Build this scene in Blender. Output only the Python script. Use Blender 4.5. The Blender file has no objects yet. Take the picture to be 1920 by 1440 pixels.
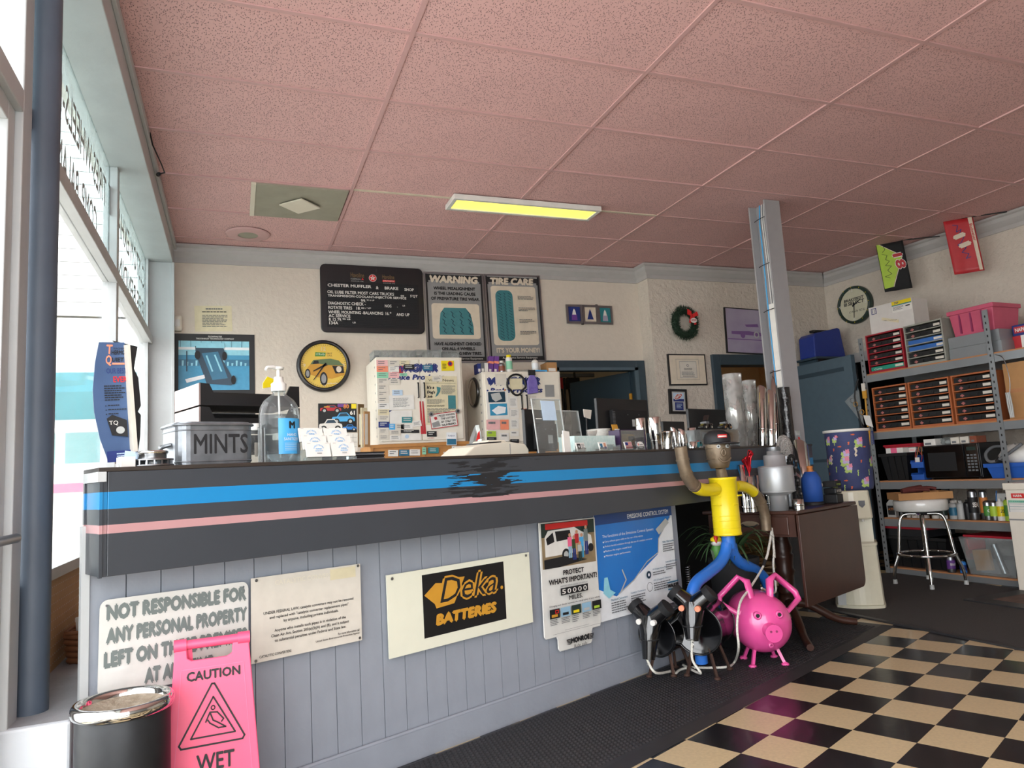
import bpy, math, random
from math import sin, cos, pi, radians, atan2, hypot, sqrt
from mathutils import Vector, Matrix
random.seed(7)
scn = bpy.context.scene
col = scn.collection
# ------------------------------------------------------------------ camera
F_PX, YAW, PITCH, ROLL, CAM_Z, CEIL = 1349.6, .3716, .1247, -.0593, 1.063, 3.0635
_fw = Vector((sin(YAW)*cos(PITCH), cos(YAW)*cos(PITCH), sin(PITCH)))
_r0 = Vector((cos(YAW), -sin(YAW), 0)); _u0 = _r0.cross(_fw)
_rt = _r0*cos(ROLL)+_u0*sin(ROLL); _up = _u0*cos(ROLL)-_r0*sin(ROLL)
CAM = Vector((0, 0, CAM_Z))
cd_ = bpy.data.cameras.new('camera'); cam = bpy.data.objects.new('camera', cd_); col.objects.link(cam)
cam.matrix_world = Matrix(((_rt.x, _up.x, -_fw.x, 0), (_rt.y, _up.y, -_fw.y, 0), (_rt.z, _up.z, -_fw.z, CAM_Z), (0, 0, 0, 1)))
cd_.sensor_fit = 'HORIZONTAL'; cd_.sensor_width = 36; cd_.lens = 36*F_PX/1920; cd_.clip_start = .02
scn.camera = cam
# ------------------------------------------------------------------ world, light, exposure
wd = bpy.data.worlds.new('overcast_sky'); scn.world = wd; wd.use_nodes = True
wn = wd.node_tree; wn.nodes['Background'].inputs[0].default_value = (.96, .98, 1.0, 1); wn.nodes['Background'].inputs[1].default_value = 8.0
vs = scn.view_settings; vs.view_transform = 'Standard'; vs.look = 'None'; vs.gamma = 1; vs.use_curve_mapping = False; vs.exposure = -0.12
scn.display_settings.display_device = 'sRGB'
def portal(name, loc, rot, sx, sy):
    l = bpy.data.lights.new(name, 'AREA'); l.shape = 'RECTANGLE'; l.size = sx; l.size_y = sy
    l.cycles.is_portal = True
    o = bpy.data.objects.new(name, l); o.location = loc; o.rotation_euler = rot; col.objects.link(o)
portal('window_portal', (-.75, 3.2, 1.8), (0, radians(-90), 0), 2.4, 6.2)      # shines +X
portal('front_portal', (.35, -2.15, 1.6), (radians(90), 0, 0), 2.0, 2.9)       # shines +Y
# ------------------------------------------------------------------ materials
def lin(h):
    h = h.lstrip('#'); c = [int(h[i:i+2], 16)/255 for i in (0, 2, 4)]
    return tuple(x/12.92 if x <= .04045 else ((x+.055)/1.055)**2.4 for x in c)
MT = {}
def mat(name, hexc, rough=.6, metal=0, var=.06, vs_=18, bump=0, bs=60, em=0, coat=0, hex2=None, spec=.5):
    m = bpy.data.materials.new(name); m.use_nodes = True; MT[name] = m
    nt = m.node_tree; b = nt.nodes['Principled BSDF']; N = nt.nodes.new; L = nt.links.new
    c = lin(hexc)
    b.inputs['Roughness'].default_value = rough; b.inputs['Metallic'].default_value = metal
    b.inputs['Specular IOR Level'].default_value = spec
    if coat: b.inputs['Coat Weight'].default_value = coat; b.inputs['Coat Roughness'].default_value = .08
    tc = N('ShaderNodeTexCoord')
    no = N('ShaderNodeTexNoise'); no.inputs['Scale'].default_value = vs_; no.inputs['Detail'].default_value = 3
    L(tc.outputs['Object'], no.inputs['Vector'])
    mx = N('ShaderNodeMix'); mx.data_type = 'RGBA'
    c2 = lin(hex2) if hex2 else tuple(min(1, x*(1+2*var)) for x in c)
    c1 = c if hex2 else tuple(x*(1-2*var) for x in c)
    mx.inputs[6].default_value = (*c1, 1); mx.inputs[7].default_value = (*c2, 1)
    L(no.outputs['Fac'], mx.inputs[0]); L(mx.outputs[2], b.inputs['Base Color'])
    if bump:
        n2 = N('ShaderNodeTexNoise'); n2.inputs['Scale'].default_value = bs; n2.inputs['Detail'].default_value = 4
        L(tc.outputs['Object'], n2.inputs['Vector'])
        bp = N('ShaderNodeBump'); bp.inputs['Strength'].default_value = bump; bp.inputs['Distance'].default_value = .01
        L(n2.outputs['Fac'], bp.inputs['Height']); L(bp.outputs['Normal'], b.inputs['Normal'])
    if em:
        b.inputs['Emission Color'].default_value = (*c, 1); b.inputs['Emission Strength'].default_value = em
    return m
def glass(name, tint='ffffff', refl=.5, haze=0, hazec='ffffff'):
    m = bpy.data.materials.new(name); m.use_nodes = True; MT[name] = m
    nt = m.node_tree; nt.nodes.clear(); N = nt.nodes.new; L = nt.links.new
    o = N('ShaderNodeOutputMaterial'); t = N('ShaderNodeBsdfTransparent'); t.inputs[0].default_value = (*lin(tint), 1)
    g = N('ShaderNodeBsdfGlossy'); g.inputs['Roughness'].default_value = .04
    lw = N('ShaderNodeLayerWeight'); lw.inputs[0].default_value = .25
    ml = N('ShaderNodeMath'); ml.operation = 'MULTIPLY'; ml.inputs[1].default_value = refl
    L(lw.outputs['Fresnel'], ml.inputs[0])
    mx = N('ShaderNodeMixShader'); L(ml.outputs[0], mx.inputs[0]); L(t.outputs[0], mx.inputs[1]); L(g.outputs[0], mx.inputs[2])
    last = mx
    if haze:
        d = N('ShaderNodeBsdfDiffuse'); d.inputs[0].default_value = (*lin(hazec), 1)
        no = N('ShaderNodeTexNoise'); no.inputs['Scale'].default_value = 9; tc = N('ShaderNodeTexCoord'); L(tc.outputs['Object'], no.inputs[0])
        m3 = N('ShaderNodeMath'); m3.operation = 'MULTIPLY'; m3.inputs[1].default_value = haze*2; L(no.outputs['Fac'], m3.inputs[0])
        m2 = N('ShaderNodeMixShader'); L(m3.outputs[0], m2.inputs[0]); L(mx.outputs[0], m2.inputs[1]); L(d.outputs[0], m2.inputs[2]); last = m2
    L(last.outputs[0], o.inputs[0]); return m
# ------------------------------------------------------------------ mesh builder
class MB:
    def __init__(s): s.v = []; s.f = []; s.s = []
    def add(s, vs, fs, sm=False):
        n = len(s.v); s.v += [tuple(v) for v in vs]; s.f += [tuple(i+n for i in f) for f in fs]; s.s += [sm]*len(fs); return s
    def box(s, x0, x1, y0, y1, z0, z1, M=None):
        v = [Vector(p) for p in ((x0,y0,z0),(x1,y0,z0),(x1,y1,z0),(x0,y1,z0),(x0,y0,z1),(x1,y0,z1),(x1,y1,z1),(x0,y1,z1))]
        if M: v = [M @ p for p in v]
        return s.add(v, [(0,3,2,1),(4,5,6,7),(0,1,5,4),(1,2,6,5),(2,3,7,6),(3,0,4,7)])
    def hexa(s, bot, top):   # two quads (lists of 4 points)
        return s.add(list(bot)+list(top), [(0,3,2,1),(4,5,6,7),(0,1,5,4),(1,2,6,5),(2,3,7,6),(3,0,4,7)])
    def tube(s, pts, r, n=10, closed=False, caps=True, sm=True, rz=1.0):
        pts = [Vector(p) for p in pts]; m = len(pts)
        rs = r if isinstance(r, (list, tuple)) else [r]*m
        T = []
        for i in range(m):
            if closed: t = pts[(i+1) % m]-pts[i-1]
            else: t = pts[min(i+1, m-1)]-pts[max(i-1, 0)]
            T.append(t.normalized() if t.length > 1e-9 else Vector((0, 0, 1)))
        a = Vector((0, 0, 1)) if abs(T[0].z) < .9 else Vector((1, 0, 0))
        u = T[0].cross(a).normalized(); vs = []
        for i in range(m):
            u = (u-T[i]*u.dot(T[i])).normalized(); w = T[i].cross(u)
            for k in range(n):
                q = 2*pi*k/n; vs.append(pts[i]+(u*cos(q)+w*sin(q)*rz)*rs[i])
        fs = []
        for i in range(m if closed else m-1):
            j = (i+1) % m
            for k in range(n): fs.append((i*n+k, i*n+(k+1) % n, j*n+(k+1) % n, j*n+k))
        s.add(vs, fs, sm)
        if caps and not closed:
            s.add(vs[:n], [tuple(range(n))[::-1]]); s.add(vs[-n:], [tuple(range(n))])
        return s
    def cyl(s, p, q, r, r2=None, n=16, sm=True, caps=True): return s.tube([p, q], [r, r if r2 is None else r2], n, sm=sm, caps=caps)
    def lathe(s, prof, n=24, c=(0, 0, 0), M=None, sm=True):
        vs = []; c = Vector(c)
        for r, z in prof:
            for k in range(n):
                p = Vector((r*cos(2*pi*k/n), r*sin(2*pi*k/n), z)); vs.append((M @ p if M else p)+c)
        fs = []
        for i in range(len(prof)-1):
            for k in range(n): fs.append((i*n+k, i*n+(k+1) % n, (i+1)*n+(k+1) % n, (i+1)*n+k))
        return s.add(vs, fs, sm)
    def prism(s, poly, y0, y1, sm=False):     # poly in (x,z), extruded along y
        n = len(poly); a = sum(poly[i][0]*poly[(i+1) % n][1]-poly[(i+1) % n][0]*poly[i][1] for i in range(n))
        if a < 0: poly = poly[::-1]
        vs = [(x, y0, z) for x, z in poly]+[(x, y1, z) for x, z in poly]
        return s.add(vs, [tuple(range(n)), tuple(range(2*n-1, n-1, -1))]+[(i, n+i, n+(i+1) % n, (i+1) % n) for i in range(n)], sm)
    def zprism(s, poly, z0, z1):              # poly in (x,y), extruded along z
        n = len(poly); a = sum(poly[i][0]*poly[(i+1) % n][1]-poly[(i+1) % n][0]*poly[i][1] for i in range(n))
        if a < 0: poly = poly[::-1]
        vs = [(x, y, z0) for x, y in poly]+[(x, y, z1) for x, y in poly]
        return s.add(vs, [tuple(range(n))[::-1], tuple(range(n, 2*n))]+[(i, (i+1) % n, n+(i+1) % n, n+i) for i in range(n)])
    def ell(s, c, rx, ry, rz, n=16, m=10):
        vs = []; fs = []
        for i in range(m+1):
            t = pi*i/m
            for k in range(n): vs.append((c[0]+rx*sin(t)*cos(2*pi*k/n), c[1]+ry*sin(t)*sin(2*pi*k/n), c[2]-rz*cos(t)))
        for i in range(m):
            for k in range(n): fs.append((i*n+k, i*n+(k+1) % n, (i+1)*n+(k+1) % n, (i+1)*n+k))
        return s.add(vs, fs, True)
    def mesh(s, name):
        me = bpy.data.meshes.new(name); me.from_pydata(s.v, [], s.f); me.polygons.foreach_set('use_smooth', s.s); me.update(); return me
    def build(s, name, m, parent=None, loc=None, rot=None, bev=0):
        return link(name, s.mesh(name), m, parent, loc, rot, bev)
def link(name, me, m, parent=None, loc=None, rot=None, bev=0):
    if m and not me.materials: me.materials.append(MT[m] if isinstance(m, str) else m)
    o = bpy.data.objects.new(name, me); col.objects.link(o)
    if parent: o.parent = parent
    if loc is not None: o.location = loc
    if rot is not None: o.rotation_euler = rot
    if bev:
        md = o.modifiers.new('edge', 'BEVEL'); md.width = bev; md.segments = 2; md.limit_method = 'ANGLE'; md.angle_limit = .7
    return o
def tag(o, label=None, cat=None, group=None, kind=None):
    if label: o['label'] = label
    if cat: o['category'] = cat
    if group: o['group'] = group
    if kind: o['kind'] = kind
    return o
def thing(name, label, cat, loc=(0, 0, 0), rotz=0, group=None, rot=None):
    o = bpy.data.objects.new(name, None); col.objects.link(o); o.empty_display_size = .05
    o.location = loc; o.rotation_euler = rot if rot else (0, 0, rotz); return tag(o, label, cat, group)
def struct(o): o['kind'] = 'structure'; return o
def dup(root, loc, rotz=None, label=None, group=None):
    r = root.copy(); col.objects.link(r); r.location = loc
    if rotz is not None: r.rotation_euler = (0, 0, rotz)
    if label: r['label'] = label
    if group: r['group'] = group
    for ch in root.children:
        c = ch.copy(); col.objects.link(c); c.parent = r
        for g in ch.children:
            d = g.copy(); col.objects.link(d); d.parent = c
    return r
B = lambda *a: MB().box(*a)
# ------------------------------------------------------------------ lettering
_tc = {}
def textmesh(s, bold, shear):
    k = (s, bold, shear)
    if k in _tc: return _tc[k]
    cu = bpy.data.curves.new('t', 'FONT'); cu.body = s; cu.shear = shear; cu.resolution_u = 2
    o = bpy.data.objects.new('t', cu); me = o.to_mesh()
    vs = [v.co.copy() for v in me.vertices]; fs = [tuple(p.vertices) for p in me.polygons]
    o.to_mesh_clear(); bpy.data.objects.remove(o); bpy.data.curves.remove(cu)
    if bold:
        n = len(vs); k2 = bold*1.3; ofs = ((0, 0), (k2, 0), (-k2, 0), (0, k2), (0, -k2))
        fs = [tuple(i+n*j for i in f) for j in range(5) for f in fs]; vs = [v+Vector((a, b_, j)) for j, (a, b_) in enumerate(ofs) for v in vs]
    x0 = min(v.x for v in vs); x1 = max(v.x for v in vs); y0 = min(v.y for v in vs); y1 = max(v.y for v in vs)
    _tc[k] = ([((v.x-x0)/(x1-x0), (v.y-y0)/max(y1-y0, 1e-6), v.z*.00007) for v in vs], fs, x1-x0, y1-y0)
    return _tc[k]
def text(parent, s, m, x0, z0, x1, z1, y, bold=0, shear=0, name='lettering', mirror=False, rot=0):
    vs, fs, tw, th = textmesh(s, bold, shear)
    if x1 is None: x1 = x0+(z1-z0)*tw/th
    if mirror: P = [(x1-u*(x1-x0), y-d, z0+v*(z1-z0)) for u, v, d in vs]
    else: P = [(x0+u*(x1-x0), y-d, z0+v*(z1-z0)) for u, v, d in vs]
    if rot:
        cx, cz = (x0+x1)/2, (z0+z1)/2; c, q = cos(rot), sin(rot)
        P = [(cx+(a-cx)*c-(b-cz)*q, yy, cz+(a-cx)*q+(b-cz)*c) for a, yy, b in P]
    b = MB(); b.add(P, fs); return b.build(name, m, parent)
# ------------------------------------------------------------------ planes of the place (vertical), and pixel rays cast onto them
def ray(x, y): return _fw+_rt*((x-960)/F_PX)-_up*((y-720)/F_PX)
def onz(x, y, z=0):
    d = ray(x, y); return CAM+d*((z-CAM_Z)/d.z)
class Plane:
    def __init__(s, o, rotz):
        s.o = Vector(o); s.rz = rotz; s.x = Vector((cos(rotz), sin(rotz), 0)); s.y = Vector((-sin(rotz), cos(rotz), 0))
    def at(s, px, py, off=0):
        d = ray(px, py); P = CAM+d*((s.o+s.y*off-CAM).dot(s.y)/d.dot(s.y)); return (P-s.o).dot(s.x), P.z
    def pt(s, u, z, off=0): return s.o+s.x*u+s.y*off+Vector((0, 0, z))
class Panel:
    """flat thing on a plane: corners TL,TR,BR,BL as seen; drawing area in u (right) v (down) 0..1"""
    def __init__(s, name, label, cat, pl, q, m, t=.004, off=0, group=None, poly=None, bev=0, parent=None, size=None):
        if size: s.w, s.h = size; o3 = q; rot = pl
        else:
            A = [pl.at(*p, off) for p in q]
            s.w = (hypot(A[1][0]-A[0][0], A[1][1]-A[0][1])+hypot(A[2][0]-A[3][0], A[2][1]-A[3][1]))/2
            s.h = (hypot(A[3][0]-A[0][0], A[3][1]-A[0][1])+hypot(A[2][0]-A[1][0], A[2][1]-A[1][1]))/2
            ti = atan2((A[1][1]-A[0][1]+A[2][1]-A[3][1])/2, (A[1][0]-A[0][0]+A[2][0]-A[3][0])/2)
            cx = sum(a[0] for a in A)/4; cz = sum(a[1] for a in A)/4
            x0 = cx-s.w/2*cos(ti)+s.h/2*sin(ti); z0 = cz-s.w/2*sin(ti)-s.h/2*cos(ti)
            o3 = pl.pt(x0, z0, off); rot = (0, -ti, pl.rz)
        b = MB()
        if poly: b.prism([(u*s.w, (1-v)*s.h) for u, v in poly], -t, 0)
        else: b.box(0, s.w, -t, 0, 0, s.h)
        s.o = b.build(name, m, parent, o3, rot, bev); s.d = -t-.0006
        if label: tag(s.o, label, cat, group)
    def nx(s): s.d -= .0004; return s.d
    def text(s, st, m, u0, v0, u1, v1, bold=0, shear=0, name='lettering', rot=0):
        return text(s.o, st, m, u0*s.w, (1-v1)*s.h, u1*s.w if u1 is not None else None, (1-v0)*s.h, s.nx(), bold, shear, name, rot=rot)
    def rect(s, m, u0, v0, u1, v1, name='print'):
        y = s.nx(); return B(u0*s.w, u1*s.w, y, y+.0003, (1-v1)*s.h, (1-v0)*s.h).build(name, m, s.o)
    def poly(s, m, pts, name='print'):
        y = s.nx(); return MB().prism([(u*s.w, (1-v)*s.h) for u, v in pts], y, y+.0003).build(name, m, s.o)
    def polys(s, m, many, name='print'):
        y = s.nx(); b = MB()
        for pts in many: b.prism([(u*s.w, (1-v)*s.h) for u, v in pts], y, y+.0003)
        return b.build(name, m, s.o)
    def disc(s, m, u, v, ru, rv=None, name='print', n=24):
        rv = ru*s.w/s.h if rv is None else rv
        return s.poly(m, [(u+ru*cos(2*pi*k/n), v+rv*sin(2*pi*k/n)) for k in range(n)], name)
    def lines(s, m, u0, v0, u1, v1, n, fill=.45, seed=1, name='small_print'):
        rnd = random.Random(seed); y = s.nx(); b = MB(); dv = (v1-v0)/n
        for i in range(n):
            e = u1-(u1-u0)*rnd.random()*.25*(1 if i < n-1 else 2); x = u0
            while x < e-.004:
                w = min((u1-u0)*(.06+.1*rnd.random()), e-x); va = v0+dv*i
                b.box(x*s.w, (x+w)*s.w, y, y+.0003, (1-va-dv*fill)*s.h, (1-va)*s.h); x += w+(u1-u0)*.02
        return b.build(name, m, s.o)
    def stroke(s, m, pts, wd, name='print', closed=False):
        y = s.nx(); b = MB(); pts = [(u*s.w, (1-v)*s.h) for u, v in pts]
        if closed: pts = pts+[pts[0]]
        for (xa, za), (xb, zb) in zip(pts, pts[1:]):
            l = hypot(xb-xa, zb-za) or 1e-6; nx, nz = -(zb-za)/l*wd/2, (xb-xa)/l*wd/2; ex, ez = (xb-xa)/l*wd*.3, (zb-za)/l*wd*.3
            b.prism([(xa+nx-ex, za+nz-ez), (xb+nx+ex, zb+nz+ez), (xb-nx+ex, zb-nz+ez), (xa-nx-ex, za-nz-ez)], y, y+.0003)
        return b.build(name, m, s.o)
def rrect(r=.06, rv=None, n=4, x0=0, y0=0, x1=1, y1=1):
    rv = rv or r; P = []
    for cx, cy, a in ((x1-r, y0+rv, -pi/2), (x1-r, y1-rv, 0), (x0+r, y1-rv, pi/2), (x0+r, y0+rv, pi)):
        for i in range(n+1): q = a+pi/2*i/n; P.append((cx+r*cos(q), cy+rv*sin(q)))
    return P
# ------------------------------------------------------------------ palette
mat('wall_white', 'd4cabc', .75, bump=.5, bs=35, var=.03)
mat('block_white', 'cfc6b9', .8, bump=1.6, bs=28, var=.03)
mat('trim_grey', 'b3b1af', .55, bump=.08, bs=20, var=.03)
mat('frame_grey', 'bcc0c1', .45, var=.05, vs_=6, bump=.25, bs=12)
mat('pipe_blue', '4d5866', .5, var=.12, vs_=5)
mat('panel_grey', '949aa4', .5, var=.05, vs_=9, bump=.35, bs=14)
mat('concrete', 'a3a6aa', .8, var=.12, vs_=7, bump=.3, bs=40)
mat('curb_white', 'ccd1d6', .6, var=.04, vs_=8, bump=.2, bs=20)
mat('grid_pink', 'cba3a1', .5, var=.04)
mat('grid_bare', 'cfc4ae', .5, var=.15, vs_=5)
mat('tile_cream', 'c4b08a', .35, var=.1, vs_=70, coat=.1)
mat('tile_black', '17171a', .24, var=.2, vs_=40, coat=.12, bump=.06, bs=30)
mat('rubber', '2b2b2d', .5, var=.15)
mat('carpet', '45413f', .95, var=.25, vs_=160, bump=1.0, bs=300)
mat('black', '121315', .45); mat('black_gloss', '0b0b0d', .12, coat=.6); mat('black_matte', '17181a', .8)
mat('white', 'e2e0da', .5); mat('white_gloss', 'deded9', .2, coat=.4); mat('paper', 'd6d0c4', .8); mat('aged_paper', 'd9cfae', .85, var=.08)
mat('ink', '17181b', .6); mat('ink_grey', '6a6d70', .7); mat('letter_grey', '76807e', .5)
mat('steel', '9a9da1', .35, 1, var=.05); mat('galv', '8b9095', .42, .85, var=.22, vs_=22, bump=.05); mat('chrome', 'd9d9d6', .06, 1, var=.01)
mat('column_grey', '98989a', .5, var=.03); mat('shelf_steel', '8e9396', .4, .5, var=.08, vs_=5)
mat('door_blue', '4f626d', .5, var=.05); mat('door_dark', '33444e', .5, var=.05)
mat('red', 'b52a31', .45); mat('bright_red', 'd32a2a', .4); mat('blue', '2f7fd0', .4); mat('navy', '1d2f73', .5); mat('teal', '2b7f86', .5)
mat('yellow', 'e8d21c', .3, var=.04); mat('orange', 'c77a3a', .5); mat('green', '4c8a3b', .5); mat('pink', 'ef6b92', .45, var=.05); mat('hot_pink', 'e05298', .25, coat=.5, var=.04)
mat('gold', 'c9922e', .5); mat('purple', '6b3f8f', .45); mat('cream_enamel', 'e6e0d2', .4, var=.03); mat('cooler_cream', 'd8d4bd', .35, coat=.2, var=.03)
mat('rust_pipe', '94836c', .45, .35, hex2='5e5040', vs_=26, bump=.15); mat('spike_rust', '5a3f33', .7, .4, hex2='2c211d', vs_=30, bump=.3)
mat('pipe_blue_paint', '2a6cc4', .35, var=.1, vs_=9, bump=.1)
mat('wood_dark', '4a2b20', .4, hex2='2c1810', vs_=7, coat=.08); mat('wood_orange', 'c98f4e', .5, hex2='a8733c', vs_=14)
mat('ply', 'b07b52', .7, var=.1); mat('cardboard', 'b08456', .85, var=.06); mat('carton_white', 'd3d0cb', .8, var=.04)
mat('wicker', '96623f', .7, hex2='6f452a', vs_=40); mat('pegboard', 'c79c6c', .7, var=.05)
mat('rope', 'e4ded2', .9, var=.2, vs_=120, bump=.6, bs=200)
mat('leaf', '3d5a35', .5, hex2='243c22', vs_=20); mat('needle', '2f4a35', .8, hex2='18291d', vs_=50)
mat('silver_paint', 'a9adb0', .4, .5, var=.04); mat('plastic_grey', 'b5b8b6', .5); mat('beige', 'ddd6c4', .45, var=.02)
glass('window_glass', 'ffffff', .5, .02); glass('clear', 'eef2f2', .8, .05); glass('clear_bin', 'f2f5f5', .4, .14, 'e0e4e4'); glass('bubble', 'e6e6e4', .9, .3, 'd8d8d4')
glass('dirty_glass', 'e8f0f0', .4, .22, 'e6eaea'); mat('win_letter', '9ea3a3', .6)
# ceiling tile with worm-hole fissures
def ceil_mat(name, hexc):
    m = mat(name, hexc, .8, var=.03, vs_=3); nt = m.node_tree; N = nt.nodes.new; L = nt.links.new; b = nt.nodes['Principled BSDF']
    tc = N('ShaderNodeTexCoord'); mp = N('ShaderNodeMapping'); mp.inputs['Scale'].default_value = (150, 75, 1); L(tc.outputs['Object'], mp.inputs[0])
    vo = N('ShaderNodeTexVoronoi'); vo.inputs['Scale'].default_value = 1.0; vo.inputs['Randomness'].default_value = 1
    nz = N('ShaderNodeTexNoise'); nz.inputs['Scale'].default_value = 60
    L(tc.outputs['Object'], nz.inputs[0])
    ad = N('ShaderNodeVectorMath'); ad.operation = 'ADD'; L(mp.outputs[0], ad.inputs[0]); L(nz.outputs['Color'], ad.inputs[1]); L(ad.outputs[0], vo.inputs[0])
    rp = N('ShaderNodeValToRGB'); rp.color_ramp.elements[0].position = .2; rp.color_ramp.elements[1].position = .3
    L(vo.outputs['Distance'], rp.inputs[0])
    src = b.inputs['Base Color'].links[0].from_socket
    mx = N('ShaderNodeMix'); mx.data_type = 'RGBA'; mx.inputs[6].default_value = tuple(x*.38 for x in lin(hexc))+(1,)
    L(rp.outputs[0], mx.inputs[0]); L(src, mx.inputs[7]); L(mx.outputs[2], b.inputs['Base Color'])
    bp = N('ShaderNodeBump'); bp.inputs['Strength'].default_value = .8; bp.inputs['Distance'].default_value = .006
    L(rp.outputs[0], bp.inputs['Height']); L(bp.outputs[0], b.inputs['Normal'])
ceil_mat('tile_pink', 'dcb1ae')
# ------------------------------------------------------------------ planes
BW = Plane((0, 6.22, 0), 0); BW2 = Plane((0, 6.02, 0), 0)
RWA = Vector((6.13, 6.02, 0)); RWD = Vector((.204, -2.147, 0)).normalized()
RW = Plane(RWA, atan2(RWD.y, RWD.x))
CA = radians(90-68.155); CT = Plane((-.403, 2.48, 0), CA)      # counter front panel; local x runs right along the counter
TOP = 1.15; YF = -.2
XL, XG = -.44, -.63
# ------------------------------------------------------------------ floor
TA = radians(90-66.297); tx = Vector((sin(1.1571), cos(1.1571), 0)); ty = Vector((cos(1.1571), -sin(1.1571), 0)); TS = .2286
T0 = onz(1560+575/4.8, 1140+1395/4.8)        # a tile corner
def floor_mat():        # the same checker carried on by the material where single tiles are not built
    m = mat('checker_floor', 'c4b08a', .22, var=.1, vs_=70); nt = m.node_tree; N = nt.nodes.new; L = nt.links.new; bs = nt.nodes['Principled BSDF']
    tc = N('ShaderNodeTexCoord'); sb = N('ShaderNodeVectorMath'); sb.operation = 'SUBTRACT'; L(tc.outputs['Object'], sb.inputs[0]); sb.inputs[1].default_value = T0; out = []
    for ax in (tx, ty):
        d = N('ShaderNodeVectorMath'); d.operation = 'DOT_PRODUCT'; L(sb.outputs[0], d.inputs[0]); d.inputs[1].default_value = ax/TS
        f = N('ShaderNodeMath'); f.operation = 'FLOOR'; L(d.outputs['Value'], f.inputs[0]); out.append(f.outputs[0])
    a = N('ShaderNodeMath'); a.operation = 'ADD'; L(out[0], a.inputs[0]); L(out[1], a.inputs[1])
    p = N('ShaderNodeMath'); p.operation = 'PINGPONG'; p.inputs[1].default_value = 1; L(a.outputs[0], p.inputs[0])
    mx = N('ShaderNodeMix'); mx.data_type = 'RGBA'; L(p.outputs[0], mx.inputs[0]); mx.inputs[6].default_value = (*lin('17171a'), 1); L(bs.inputs['Base Color'].links[0].from_socket, mx.inputs[7]); L(mx.outputs[2], bs.inputs['Base Color'])
floor_mat(); fl = struct(B(-1.2, 7.2, -2.4, 8.6, -.12, -.0012).build('floor', 'checker_floor'))
tme = {}
for k in ('tile_black', 'tile_cream'):
    g = .0006; me = B(g, TS-g, -TS+g, -g, -.006, 0).mesh('floor_tile'); me.materials.append(MT[k]); tme[k] = me
for i in range(-16, 22):
    for j in range(-9, 12):
        c = T0+tx*(TS*(i+.5))+ty*(TS*(j+.5))
        if not (-.42 < c.x < 4.3 and .9 < c.y < 5.0): continue
        cn = (c-CT.o).dot(CT.y)
        if cn > .2 or cn < -2.1 or c.x < .4: continue
        if c.x > 3.98 and cn < -.45: continue
        o = T0+tx*(TS*i)+ty*(TS*j)
        t = link('floor_tile', tme['tile_cream' if (i+j) % 2 == 1 else 'tile_black'], None, fl, o, (0, 0, TA))
# ------------------------------------------------------------------ ceiling
ce = struct(B(-.8, 7.0, -2.3, 6.4, CEIL+.03, CEIL+.12).build('ceiling', 'wall_white'))
GX, GY = -.4503, 2.9496; CW, CR = 1.2192, .6096
ctm = {}
for c in range(0, 6):
    for r in range(-9, 6):
        x0 = GX+CW*c; x1 = min(x0+CW, 6.6); y0 = GY+CR*r; y1 = min(y0+CR, 6.24)
        if x1-x0 < .05 or y1-y0 < .03: continue
        k = (round(x1-x0, 3), round(y1-y0, 3))
        if k not in ctm:
            me = B(0, x1-x0, 0, y1-y0, .004, .02).mesh('ceiling_tile'); me.materials.append(MT['tile_pink']); ctm[k] = me
        link('ceiling_tile', ctm[k], None, ce, (x0, y0, CEIL+random.choice((0, 0, .001, .003))))
for c in range(1, 6): B(GX+CW*c-.012, GX+CW*c+.012, -2.1, 6.22, CEIL-.002, CEIL+.03).build('grid_bar', 'grid_pink', ce)
for c in range(0, 6):
    for r in range(-8, 6):
        x0 = GX+CW*c+.012; x1 = min(x0+CW-.024, 6.5); y = GY+CR*r
        bare = (r == 3 and c in (1, 2))
        B(x0, x1, y-.011, y+.011, CEIL-.0015, CEIL+.03).build('grid_bar', 'grid_bare' if bare else 'grid_pink', ce)
# ------------------------------------------------------------------ walls
b = MB(); b.box(-.7, 2.78, 6.22, 6.34, 0, CEIL); b.box(2.78, 3.86, 6.22, 6.34, 2.1, CEIL); struct(b.build('wall_back', 'wall_white'))
d2x, d2z = BW2.at(1333, 667)
b = MB(); b.box(3.86, d2x, 6.02, 6.34, 0, CEIL); b.box(d2x, d2x+1.0, 6.02, 6.14, d2z, CEIL); b.box(d2x+1.0, 6.2, 6.02, 6.14, 0, CEIL)
struct(b.build('wall_back_right', 'block_white'))
b = MB()       # right wall, with a dark doorway between the corner and the shelving
b.box(-.1, .2, 0, .12, 0, CEIL); b.box(.2, 1.05, 0, .12, 2.02, CEIL); b.box(1.05, 8.4, 0, .12, 0, CEIL)
struct(b.build('wall_right', 'block_white', None, RWA, (0, 0, RW.rz)))
# block courses scored into the right wall above the shelf
b = MB()
for z in (2.55, 2.75): b.box(1.4, 3.2, -.004, 0, z-.004, z+.004)
b.box(1.4, 1.408, -.004, 0, 2.55, 2.75)
struct(b.build('wall_right_joint', 'block_white', None, RWA, (0, 0, RW.rz)))
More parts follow.
